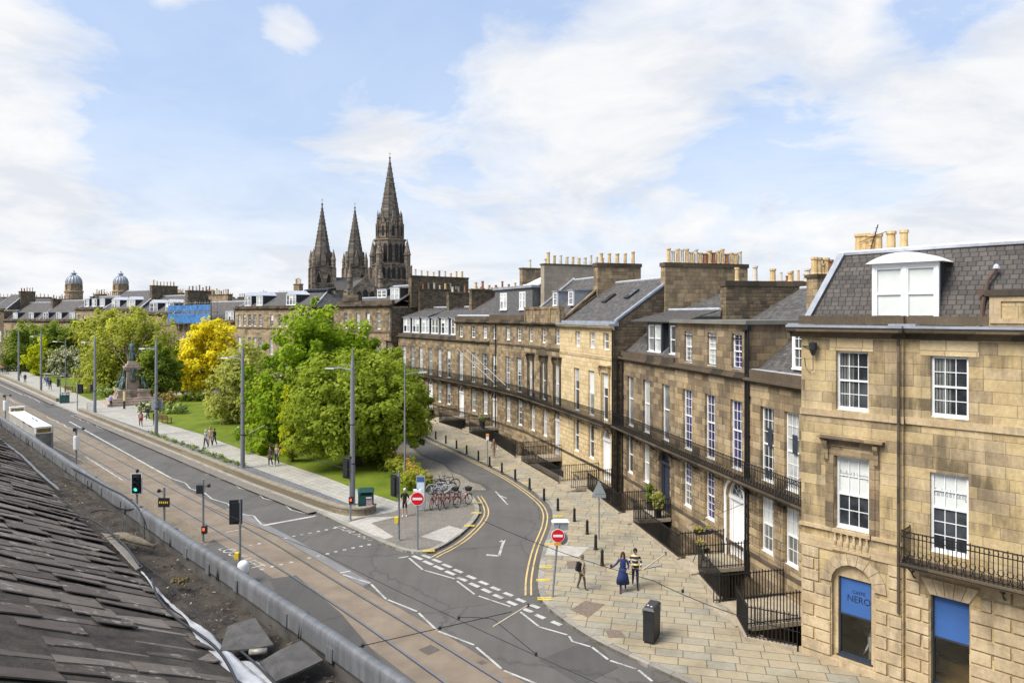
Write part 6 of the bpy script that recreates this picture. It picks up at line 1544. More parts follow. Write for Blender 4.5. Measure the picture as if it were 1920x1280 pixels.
# ================================================================ street furniture
def pole(mb, x, y, z0, z1, r0, r1=None, n=10, m=0): mb.tube([(x, y, z0), (x, y, z1)], [r0, r1 or r0], n, m)
LAMPS = [(35, 717, 'farthest tall tapered tram pole on the garden path, at the left frame edge', False), (77, 734, 'tall tapered tram pole beside the small yellow-green tree', True), (178, 773, 'tall tapered tram pole left of the bronze statue', True), (293, 815, 'tall tapered tram pole right of the bronze statue, carrying sign backs', True), (455, 877, 'tall tapered tram pole in front of the yellow tree edge', True), (661, 946, 'nearest tall tapered tram pole, before the cherry tree', True)]
for px, py, lab, arm in LAMPS:
    p = G(px, py, .12); t = thing('tram_pole', lab, 'pole', (*p, .12), 0, 'tall tram poles along the garden path')
    b = MB(); b.tube([(0, 0, 0), (0, 0, 2.6), (0, 0, 2.62), (0, 0, 6.6), (0, 0, 8.6), (0, 0, 9.85)], [.165, .16, .15, .14, .115, .02], 12); b.lathe([(.24, 0), (.24, .05), (.17, .06)], 12); b.build('shaft', M_GALV, t)
    b = MB(); b.lathe([(.172, 2.55), (.172, 2.62)], 12); b.lathe([(.158, 5.0), (.158, 5.05)], 12); b.build('collar', M_DARK, t)
    b = MB(); b.lathe([(.170, .02), (.166, 2.5)], 12); b.build('painted_base', M_POLE, t)
    if arm:
        b = MB(); d = Vector((-.97, .1, 0)); b.tube([(0, 0, 8.4), tuple(Vector((0, 0, 8.55))+d*.9), tuple(Vector((0, 0, 8.5))+d*1.7)], [.045, .04, .035], 6); b.tube([(0, 0, 8.85), tuple(Vector((0, 0, 8.57))+d*.9)], .02, 5)
        o = b.build('bracket_arm', M_GALV, t); b = MB(); c = Vector((0, 0, 8.48))+d*1.45
        b.hexa([(c.x-.36, c.y-.12, c.z), (c.x+.26, c.y-.12, c.z), (c.x+.26, c.y+.12, c.z), (c.x-.36, c.y+.12, c.z)], [(c.x-.28, c.y-.07, c.z+.09), (c.x+.2, c.y-.07, c.z+.09), (c.x+.2, c.y+.07, c.z+.09), (c.x-.28, c.y+.07, c.z+.09)]); b.build('lamp_head', M_GALV, o)
def street_lamp(px, py, h, dx, lab):
    p = G(px, py, .12); t = thing('street_lamp', lab, 'lamp', (*p, .12), 0); b = MB(); b.tube([(0, 0, 0), (0, 0, 1.3), (0, 0, 1.32), (0, 0, h)], [.10, .10, .07, .05], 9); b.build('shaft', M_POLE, t)
    b = MB(); b.tube([(0, 0, h-.75), (dx*.6, 0, h-.62), (dx*1.15, 0, h-.58)], .035, 6); o = b.build('bracket_arm', M_POLE, t)
    b = MB(); b.hexa([(dx*1.1-.1, -.14, h-.66), (dx*1.7, -.14, h-.60), (dx*1.7, .14, h-.60), (dx*1.1-.1, .14, h-.66)] if dx > 0 else [(dx*1.7, -.14, h-.60), (dx*1.1+.1, -.14, h-.66), (dx*1.1+.1, .14, h-.66), (dx*1.7, .14, h-.60)], [(dx*1.1, -.08, h-.5), (dx*1.6, -.08, h-.5), (dx*1.6, .08, h-.5), (dx*1.1, .08, h-.5)] if dx > 0 else [(dx*1.6, -.08, h-.5), (dx*1.1, -.08, h-.5), (dx*1.1, .08, h-.5), (dx*1.6, .08, h-.5)]); b.build('lamp_head', M_GALV, o)
street_lamp(759, 905, 8.4, .95, 'slim street lamp with head to the right, between cherry tree and hedge')
street_lamp(123, 734, 8.3, -1.2, 'slim dark street lamp standing before the blossoming hawthorn')
# traffic signals
M_GREEN = bpy.data.materials.new('lit_green_signal'); M_GREEN.use_nodes = True; q = M_GREEN.node_tree.nodes['Principled BSDF']; q.inputs['Base Color'].default_value = (.02, .5, .35, 1); q.inputs['Emission Color'].default_value = (.05, .9, .6, 1); q.inputs['Emission Strength'].default_value = 1.0
M_REDL = bpy.data.materials.new('lit_red_signal'); M_REDL.use_nodes = True; q = M_REDL.node_tree.nodes['Principled BSDF']; q.inputs['Base Color'].default_value = (.5, .05, .02, 1); q.inputs['Emission Color'].default_value = (1, .1, .03, 1); q.inputs['Emission Strength'].default_value = .9
M_REDS = plain('red_sign_face', (.62, .012, .02), .4, 0, .05); M_WHITES = plain('white_sign_face', (.80, .80, .80), .4, 0, .03); M_SIGNB = plain('grey_sign_back', (.30, .33, .34), .5, .2, .1)
def sig_head(t, z, face=0.0, backboard=True, lit=None, off=(0, 0), s=1.0):
    """three-light head; face = heading of the lenses"""
    b = MB(); w, h = .17*s, .46*s
    b.box(-w, w, -.11, .10, z-h, z+h)
    o = b.build('signal_head', M_DARK, t); o.location = (off[0], off[1], 0); o.rotation_euler = (0, 0, face)
    if backboard:
        f = MB(); f.box(-w-.13, w+.13, .0, .02, z-h-.13, z+h+.13); k = f.build('backboard', M_DARK, o)
        f = MB(); X, Z = w+.13, h+.13
        for q in ((-X, -X+.05, z-Z, z+Z), (X-.05, X, z-Z, z+Z), (-X+.05, X-.05, z-Z, z-Z+.05), (-X+.05, X-.05, z+Z-.05, z+Z)): f.box(q[0], q[1], -.006, 0.0, q[2], q[3])
        f.build('white_border', M_WHITES, o)
    for k, dz in enumerate((.29, 0, -.29)):
        f = MB(); f.ring((0, -.14, z+dz*s), .115*s, .012, 'y', 12, 4)
        for q in range(7):
            a = RAD(q*30); f.tube([(.12*s*math.cos(a), -.11, z+dz*s+.12*s*math.sin(a)), (.12*s*math.cos(a), -.26, z+dz*s+.115*s*math.sin(a))], .03*s, 4)
        f.build('hood', M_DARK, o)
        f = MB(); f.xz(arc(0, z+dz*s, .10*s, 0, 2*math.pi, 14)[:-1], -.125, -.111); f.build('lens', M_GREEN if (lit == 'green' and k == 2) else M_DARK, o)
def signal(px, py, top, lab, heads=(), extras=(), z0=.0, r=.058):
    p = G(px, py, z0); d = p[1]; t = thing('traffic_signal', lab, 'traffic light', (*p, z0), 0, 'traffic signals at the crossing'); zt = HC-(top-HY)*d/FPX-z0
    b = MB(); b.tube([(0, 0, 0), (0, 0, zt)], r, 9); b.lathe([(.1, 0), (.1, .04), (.06, .06)], 9); b.build('post', M_GALV, t)
    for zo, face, bb, lit, off in heads: sig_head(t, zt-zo, face, bb, lit, off)
    for kind, zo, off in extras:
        b = MB(); z = zt-zo
        if kind == 'box': b.box(off-.16, off+.16, -.12, .12, z-.22, z+.22); b.build('signal_box', M_DARK, t)
        elif kind == 'redman': b.box(off-.12, off+.12, -.13, .08, z-.2, z+.2); o = b.build('pedestrian_unit', M_DARK, t); f = MB(); f.box(off-.05, off+.05, -.15, -.131, z-.02, z+.12); f.build('red_figure', M_REDL, o)
        elif kind == 'sensor': b.tube([(0, 0, z), (off, 0, z+.06)], .025, 5); b.lathe([(.0, -.1), (.09, -.06), (.09, .06), (.0, .12)], 8, (off, 0, z+.06)); b.build('sensor', M_DARK, t)
        elif kind == 'yellow': b.box(off-.1, off+.1, -.1, .1, z-.15, z+.15); b.build('push_button', M_YEL, t)
        elif kind == 'sign': b.box(off-.30, off+.30, -.1, -.06, z-.24, z+.24); o = b.build('sign_plate', M_DARK, t); f = MB(); [f.box(off-.24+.1*q, off-.18+.1*q, -.105, -.1005, z-.05, z+.06) for q in range(5)]; f.build('yellow_text', M_YEL, o)
signal(257, 992, 885, 'traffic light showing green, white-bordered, just above the lead parapet', [(.62, 0.15, True, 'green', (0, -.06))], [('sensor', -.02, .02)])
signal(308, 1017, 913, 'short signal post with dark sign plate and sensor, right of the green traffic light', [], [('sensor', .25, -.28), ('sign', .78, .02)])
signal(381, 1017, 898, 'tall signal post with red-man unit low down above the parapet', [], [('box', .52, -.16), ('sensor', .4, .3), ('redman', 2.65, .08)])
signal(450, 1057, 934, 'signal post with dark backboard seen from behind, nearest to the parapet', [(.65, math.pi+.2, True, None, (-.2, 0))], [('yellow', 2.75, -.14)])
signal(657, 975, 858, 'signal post close in front of the nearest tall tram pole', [(.6, math.pi*.8, True, None, (-.22, 0))], [('redman', 2.45, .05), ('sensor', .05, -.02)], .12)
signal(748, 1013, 883, 'signal post on the island left of the no-entry sign, man in shorts behind it', [(.75, math.pi*.75, True, None, (-.25, 0))], [('yellow', 2.55, -.12)], .12)
signal(113, 755, 706, 'far signal post beside the far green bin', [(.8, math.pi*.8, True, None, (-.3, 0))], [], .12)
signal(145, 770, 715, 'far signal post at the gap in the low wall', [(.9, math.pi*1.1, True, None, (.4, 0))], [], .12)
signal(173, 748, 718, 'far black signal post by the lawn left of the statue', [(.7, 1.2, False, None, (-.1, 0))], [], .12)
def tram_post(px, py, top, lab):
    p = G(px, py); t = thing('tram_detector_post', lab, 'post', (*p, 0)); zt = HC-(top-HY)*p[1]/FPX; b = MB(); b.tube([(0, 0, 0), (0, 0, zt)], .07, 8); b.build('post', M_GALV, t)
    b = MB(); b.lathe([(.17, zt-1.7), (.2, zt-1.6), (.2, zt-.75), (.17, zt-.6)], 10); b.build('white_cabinet', M_WHITES, t); b = MB(); b.box(-.18, .0, -.15, .15, zt-.25, zt); b.tube([(0, 0, zt-.05), (.5, 0, zt)], .03, 5); b.lathe([(.05, .1), (.12, 0), (.08, -.1)], 8, (.55, 0, zt-.05)); b.build('camera', M_DARK, t)
tram_post(143, 880, 802, 'white-banded post with camera between the tram tracks above the parapet'); tram_post(10, 800, 740, 'white-banded post with camera at the left frame edge')
# no-entry signs
def no_entry(px, py, cx, cy, lab, lean=0.0, cap=None):
    p = G(px, py, .12); t = thing('no_entry_sign', lab, 'road sign', (*p, .12), 0, 'no-entry signs at the mouth of the side road'); k = p[1]/FPX; z = (py-cy)*k; x = (cx-px)*k; top = z+.5
    b = MB(); b.tube([(0, 0, 0), (x*top/z, 0, top)], .045, 8); b.build('post', M_GALV, t); r = 12.8*k
    def disc(r_, y0, y1, nm, m, par):
        f = MB(); f.xz(arc(x, z, r_, 0, 2*math.pi, 28)[:-1], y0, y1); return f.build(nm, m, par)
    o = disc(r, -.075, -.055, 'sign_disc', M_WHITES, t); disc(r*.93, -.079, -.0755, 'red_face', M_REDS, o); f = MB(); f.box(x-r*.7, x+r*.7, -.083, -.0795, z-r*.17, z+r*.17); f.build('white_bar', M_WHITES, o)
    if cap == 'box':
        f = MB(); f.box(x-.16, x+.44, -.01, .22, z+r*.75, z+r*1.9); o2 = f.build('light_box', M_SIGNB, t); f = MB(); f.hexa([(x-.26, -.06, z+r*1.9), (x+.5, -.06, z+r*1.9), (x+.5, .28, z+r*1.9), (x-.26, .28, z+r*1.9)], [(x-.18, -.0, z+r*2.15), (x+.42, -.0, z+r*2.15), (x+.42, .22, z+r*2.15), (x-.18, .22, z+r*2.15)]); f.build('lid', M_WHITES, o2)
        f = MB(); f.box(x-.16, x+.14, -.07, -.05, z-r*1.45, z-r*1.05); f.build('orange_plate', plain('orange_plate', (.8, .35, .03), .5), t)
        f = MB(); f.xz(arc(x+.16, z-.15, r*.95, 0, 2*math.pi, 24)[:-1], .05, .07); f.build('sign_back', M_SIGNB, t)
    else:
        f = MB(); f.box(x-.22, x+.18, -.05, .12, z+r*1.02, z+r*1.3); f.build('lamp_cap', M_WHITES, t)
no_entry(783, 1030, 783, 934, 'red no-entry sign on the island at the road fork'); no_entry(1036, 1118, 1046, 1003, 'red no-entry sign on the leaning post at the right kerb', cap='box')
p = G(1123, 1011, .12); t = thing('warning_sign', 'triangular road sign seen from behind among the bollards', 'road sign', (*p, .12)); k = p[1]/FPX
b = MB(); b.tube([(0, 0, 0), (0, 0, 3.1)], .04, 8); b.build('post', M_GALV, t); b = MB(); b.xz([(-.36, 2.42), (.36, 2.42), (.04, 3.05), (-.04, 3.05)], -.06, -.04); b.box(-.36, .36, -.06, -.04, 2.22, 2.4); b.build('sign_back', M_SIGNB, t)
p = G(914, 872, .12); t = thing('parking_sign', 'slim parking post with orange top by the far bollards', 'road sign', (*p, .12)); b = MB(); b.tube([(0, 0, 0), (0, 0, 2.3)], .04, 8); b.build('post', M_GALV, t); b = MB(); b.box(-.11, .11, -.06, .06, 2.0, 2.3); b.build('sign_plate', M_WHITES, t); b = MB(); b.box(-.12, .12, -.07, .07, 2.3, 2.48); b.build('orange_cap', plain('orange_cap', (.75, .30, .03), .5), t)
# information totem
p = G(789, 958, .12); t = thing('information_totem', 'white map totem standing behind the left no-entry sign', 'totem', (*p, .12), RAD(-5)); b = MB(); b.box(-.27, .27, -.06, .06, .25, 2.15); b.box(-.22, -.16, -.04, .04, 0, .25); b.box(.16, .22, -.04, .04, 0, .25); b.build('frame', M_SIGNB, t); b = MB(); b.box(-.22, .22, -.066, -.061, .9, 1.75); b.build('map_panel', plain('pale_map', (.55, .66, .74), .4, 0, .2, 6), t); b = MB(); b.box(-.22, .22, -.066, -.061, 1.8, 2.08); b.build('header_panel', plain('navy_header', (.06, .10, .25), .4), t)
# bins
def litter_bin(px, py, w, h, lab, poster=True):
    p = G(px, py, .12); t = thing('litter_bin', lab, 'bin', (*p, .12), RAD(12), 'green litter bins'); mg_ = plain('dark_green_bin', (.012, .065, .062), .4, 0, .15) if 'dark_green_bin' not in MATS else MATS['dark_green_bin']; b = MB(); b.box(-w/2, w/2, -w/2, w/2, .03, h*.78)
    for sx_ in (-1, 1):
        for sy in (-1, 1): b.box(sx_*(w/2-.04)-.03, sx_*(w/2-.04)+.03, sy*(w/2-.04)-.03, sy*(w/2-.04)+.03, h*.78, h*.93)
    b.box(-w/2+.05, w/2-.05, -w/2-.012, -w/2, .12, h*.7); b.build('body', mg_, t); b = MB(); b.hexa([(-w/2-.03, -w/2-.03, h*.93), (w/2+.03, -w/2-.03, h*.93), (w/2+.03, w/2+.03, h*.93), (-w/2-.03, w/2+.03, h*.93)], [(-w/2+.06, -w/2+.06, h), (w/2-.06, -w/2+.06, h), (w/2-.06, w/2-.06, h), (-w/2+.06, w/2-.06, h)]); b.build('lid', mg_, t)
    if poster: b = MB(); b.box(.02, w/2-.08, -w/2-.018, -w/2-.0125, h*.3, h*.62); b.build('poster', plain('torn_poster', (.45, .30, .32), .6, 0, .8, 9), t); b = MB(); b.box(-.0, w/2-.12, -w/2-.018, -w/2-.0125, h*.66, h*.72); b.build('label', M_WHITES, t)
litter_bin(686, 958, .92, 1.35, 'dark green litter bin beside the nearest tall tram pole'); litter_bin(121, 755, .9, 1.35, 'small far green litter bin at the end of the low wall', False)
# cabinet
p = G(1222, 1198, .12); t = thing('utility_cabinet', 'black upright utility cabinet on the flag pavement', 'cabinet', (*p, .12), RAD(-28)); b = MB(); b.box(-.2, .2, -.42, .42, .08, 1.2); b.box(-.17, .17, -.38, .38, 0, .08); o = b.build('body', M_DARK, t); b = MB(); b.hexa([(-.23, -.45, 1.2), (.23, -.45, 1.2), (.23, .45, 1.2), (-.23, .45, 1.2)], [(-.17, -.4, 1.29), (.17, -.4, 1.29), (.17, .4, 1.29), (-.17, .4, 1.29)]); b.build('lid', plain('cabinet_lid', (.045, .047, .05), .4), t); b = MB(); b.box(-.205, -.2, -.01, .01, .12, 1.15); b.box(-.21, -.2, .06, .12, .6, .75); b.box(.2, .206, -.36, -.02, .12, 1.15); b.build('door_seam', M_BLACK, t)
for q in range(1): b = MB(); b.box(-.12, -.06, -.2, -.12, 1.292, 1.296); b.box(.02, .08, -.25, -.18, 1.292, 1.296); b.build('sticker', M_WHITES, t)
# bollards
bp_ = [(781, 806), (800, 815), (817, 823), (836, 831), (856, 841), (875, 851), (897, 862), (918, 874), (941, 886), (966, 899), (993, 917), (1020, 937), (1046, 957), (1077, 977), (1101, 1001), (1117, 1030), (1129, 1060)]
src = None
nth = ['first', 'second', 'third', 'fourth', 'fifth', 'sixth', 'seventh', 'eighth', 'ninth', 'tenth', 'eleventh', 'twelfth', 'thirteenth', 'fourteenth', 'fifteenth', 'sixteenth', 'nearest']
for i, q in enumerate(bp_):
    p = G(*q, .12); lab = f'black tapered bollard on the right-hand kerb, {nth[i]} of the row counted from the cherry tree' if i < 16 else 'nearest black tapered bollard, left of the woman in the long blue coat'
    if src is None:
        t = thing('bollard', lab, 'bollard', (*p, .12), 0, 'black bollards along the kerb'); b = MB(); b.lathe([(.10, 0), (.10, .08), (.085, .1), (.07, .62), (.085, .64), (.085, .68), (.05, .76), (.01, .79)], 10); b.build('post', M_BLACK, t); b = MB(); b.lathe([(.076, .54), (.077, .585)], 10); b.build('band', M_DARK, t); src = t
    else: t = copy_tree(src); t.location = (*p, .12); tag(t, lab, 'bollard', 'black bollards along the kerb')
# low garden wall
def low_wall(pts, lab, end=False):
    L = smooth2([G(*q, .12) for q in pts]); t = thing('garden_wall', lab, 'wall', (0, 0, 0)); b = MB(); wallrun(b, L, .34, .1, .50); b.build('stone_course', M_WALLST, t); b = MB(); wallrun(b, L, .42, .50, .60); b.build('coping', plain('weathered_coping', (.26, .225, .165), .9, 0, .3, 2, .3, 15) if 'weathered_coping' not in MATS else MATS['weathered_coping'], t)
low_wall([(-60, 682), (0, 705), (60, 731), (108, 753)], 'low stone wall between road and path, left of the gap by the statue'); low_wall([(150, 772), (300, 833), (455, 896), (600, 950), (640, 963), (668, 966), (690, 965), (700, 958)], 'long low stone wall along the road, right of the gap to the nearest tram pole')
g = MB(); wl = smooth2([G(*q, .12) for q in [(150, 776), (300, 838), (455, 902), (600, 957)]]); ribbon(g, offset_line(wl, .45), .75, .13); wl = smooth2([G(*q, .12) for q in [(-60, 686), (0, 709), (60, 735), (108, 757)]]); ribbon(g, offset_line(wl, .4), .7, .13)
struct('kerb_strip', g, M_ISLE, 'brownish strip between kerb and low wall', 'paving strip')
# benches
def bench(px, py, rz, lab):
    p = G(px, py, .13); t = thing('park_bench', lab, 'bench', (*p, .13), rz, 'wooden park benches'); m = MATS.get('bench_timber') or plain('bench_timber', (.17, .075, .04), .6, 0, .3, 4); b = MB()
    for k in range(4): b.box(-.85, .85, -.25+k*.13, -.15+k*.13, .42, .45)
    b.build('seat', m, t); b = MB()
    for k in range(12): x = -.8+k*.145; b.hexa([(x-.03, .26, .45), (x+.03, .26, .45), (x+.03, .29, .45), (x-.03, .29, .45)], [(x-.03, .34, .92), (x+.03, .34, .92), (x+.03, .37, .92), (x-.03, .37, .92)])
    b.box(-.85, .85, .33, .38, .90, .98); b.build('backrest', m, t)
    for x in (-.82, .82):
        b = MB(); b.box(x-.035, x+.035, -.26, -.19, 0, .66); b.build('leg', m, t); b = MB(); b.box(x-.035, x+.035, .24, .31, 0, .9); b.build('leg', m, t); b = MB(); b.box(x-.04, x+.04, -.3, .28, .64, .68); b.build('armrest', m, t)
bench(309, 793, RAD(150), 'brown wooden bench on the lawn right of the statue, near the three walkers'); bench(132, 735, RAD(160), 'far reddish wooden bench on the lawn behind the far green bin')
p = G(233, 766, .12); t = thing('marker_post', 'yellow and black post in front of the statue steps', 'post', (*p, .12)); b = MB(); b.box(-.12, .12, -.1, .1, 1.0, 2.2); b.build('yellow_panel', plain('straw_panel', (.62, .50, .24), .6), t); b = MB(); b.box(-.1, .1, -.09, .09, 0, 1.0); b.build('black_base', M_DARK, t)
p = G(294, 815, .12); t = thing('sign_plates', 'grey sign backs strapped to the tram pole right of the statue', 'road sign', (*p, 0)); b = MB(); b.box(-.62, .5, .19, .22, 2.5, 3.25); b.box(-.62, .5, .19, .22, 3.3, 3.65); b.build('sign_back', M_SIGNB, t); b = MB(); b.box(-.2, .2, -.19, .19, 2.9, 2.96); b.box(-.2, .2, -.19, .19, 3.4, 3.46); b.build('strap', M_GALV, t)
p = G(170, 771, .12); t = thing('barrier', 'small galvanised barrier at the low wall gap', 'barrier', (*p, .12), -.4); b = MB()
for k in range(7): b.tube([(-.6+.2*k, 0, .1), (-.6+.2*k, 0, 1.0)], .015, 5)
b.tube([(-.65, 0, 0), (-.65, 0, 1.05), (.65, 0, 1.05), (.65, 0, 0)], .03, 6); b.build('frame', M_GALV, t)
p = G(453, 832, .13); t = thing('white_sign', 'small white sign on the lawn by the fourth tram pole', 'sign', (*p, .13)); b = MB(); b.tube([(-.3, 0, 0), (-.3, 0, 1.6)], .03, 6); b.build('post', M_GALV, t); b = MB(); b.xz([(-.3, 1.1), (.0, 1.35), (-.3, 1.65), (-.6, 1.35)], -.05, -.03); b.build('diamond_plate', M_WHITES, t)
# white tram-stop cap just over the parapet
p = G(456, 1092); t = thing('white_bollard', 'white rounded bollard top showing over the parapet', 'bollard', (*p, 0)); b = MB(); b.lathe([(.25, 0), (.25, .78), (.23, .88), (.15, .97), (.0, 1.0)], 14); b.build('shell', M_WHITES, t, True); b = MB(); b.lathe([(.254, .35), (.254, .5)], 14); b.build('band', M_PAINTC, t)
# ================================================================ bicycles
def bicycle(pos, rz, lab, fm, basket=False, lean=.0, first=[None]):
    t = thing('bicycle', lab, 'bicycle', (*pos, .125), rz, 'bicycles parked at the island rack'); t.rotation_euler = (lean, 0, rz); tb = MB(); R_ = .34
    for x, nm in ((-.52, 0), (.52, 1)):
        w = MB(); w.ring((x, 0, R_), R_-.02, .022, 'y', 22, 5); o = w.build('wheel', M_BLACK, t); s = MB(); s.ring((x, 0, R_), R_-.05, .010, 'y', 20, 4)
        for k in range(9): a = k*math.pi/4.5; s.tube([(x, 0, R_), (x+(R_-.05)*math.cos(a), 0, R_+(R_-.05)*math.sin(a))], .004, 3)
        s.lathe([(.03, -.04), (.03, .04)], 6, (x, 0, R_)); s.build('rim', M_GALV, o)
    b = MB(); bb = (-.08, 0, .32); st = (-.22, 0, .78); hd = (.36, 0, .82); hb = (.39, 0, .68)
    for a, c, r in ((bb, st, .02), (bb, hb, .024), (st, hd, .02), (hd, hb, .024), ((-.52, 0, R_), bb, .014), ((-.52, 0, R_), st, .012), (hb, (.52, 0, R_), .018)): b.tube([a, c], r, 6)
    b.build('frame', fm, t)
    b = MB(); b.hexa([(-.36, -.08, .90), (-.10, -.02, .91), (-.10, .02, .91), (-.36, .08, .90)], [(-.36, -.09, .95), (-.10, -.025, .94), (-.10, .025, .94), (-.36, .09, .95)]); b.tube([st, (-.25, 0, .92)], .014, 5); b.build('saddle', M_DARK, t)
    b = MB(); b.tube([hd, (.34, 0, 1.0)], .016, 5); b.tube([(.26, -.28, 1.02), (.34, -.2, 1.02), (.35, 0, 1.0), (.34, .2, 1.02), (.26, .28, 1.02)], .014, 5); b.build('handlebar', M_DARK, t)
    b = MB(); b.ring(bb, .09, .012, 'y', 12, 4); b.tube([(-.08, -.1, .32), (-.02, -.1, .18)], .012, 4); b.tube([(-.08, .1, .32), (-.14, .1, .46)], .012, 4); b.box(-.06, .04, -.18, -.1, .165, .185); b.box(-.2, -.1, .1, .18, .455, .475); b.build('crank', M_GALV, t)
    for x in (-.52, .52):
        b = MB(); b.tube([(x+(R_+.03)*math.cos(a), 0, R_+(R_+.03)*math.sin(a)) for a in np.linspace(RAD(30), RAD(165), 7)], .018, 4); b.build('mudguard', fm, t)
    if basket: b = MB(); b.hexa([(.38, -.14, .86), (.60, -.14, .86), (.60, .14, .86), (.38, .14, .86)], [(.35, -.19, 1.1), (.68, -.19, 1.1), (.68, .19, 1.1), (.35, .19, 1.1)]); b.build('basket', M_DARK, t)
    return t
M_BRED = plain('coral_red_frame', (.24, .035, .03), .4, 0, .1); M_BBLK = plain('black_frame', (.02, .02, .022), .35, 0, .1); M_BWHT = plain('white_frame', (.65, .66, .67), .35, 0, .05)
for px, py, rz, lab, bsk in ((814, 951, 78, 'red hire bicycle at the left end of the rack', False), (829, 951, 80, 'red hire bicycle second from the left in the rack', False), (846, 949, 62, 'red hire bicycle with black basket, second from the right', True), (868, 948, 50, 'red hire bicycle with black basket at the right end, nearest the kerb', True)):
    bicycle(G(px, py, .125), RAD(rz), lab, M_BRED, bsk)
for i, (px, py, rz, lab, fm) in enumerate(((815, 921, 12, 'black bicycle at the back left of the rack', M_BBLK), (824, 926, 10, 'white-framed bicycle in the middle of the crowded rack', M_BWHT), (833, 924, 14, 'black bicycle behind the red hire bicycles', M_BBLK), (836, 933, 8, 'white-framed bicycle nearest the red hire bicycles', M_BWHT), (840, 917, 16, 'black bicycle at the far right of the crowded rack', M_BBLK))):
    bicycle(G(px, py, .125), RAD(rz), lab, fm, False, RAD(rnd.uniform(-8, 8)))
t = thing('bicycle_rack', 'row of steel hoops holding the parked bicycles on the island', 'bicycle rack', (*G(826, 934, .125), .125), RAD(12)); 
for k in range(5):
    b = MB(); x = -1.2+.6*k; b.tube([(x, -.35, 0), (x, -.35, .62), (x, -.22, .76), (x, .22, .76), (x, .35, .62), (x, .35, 0)], .025, 6); b.build('hoop', M_GALV, t)
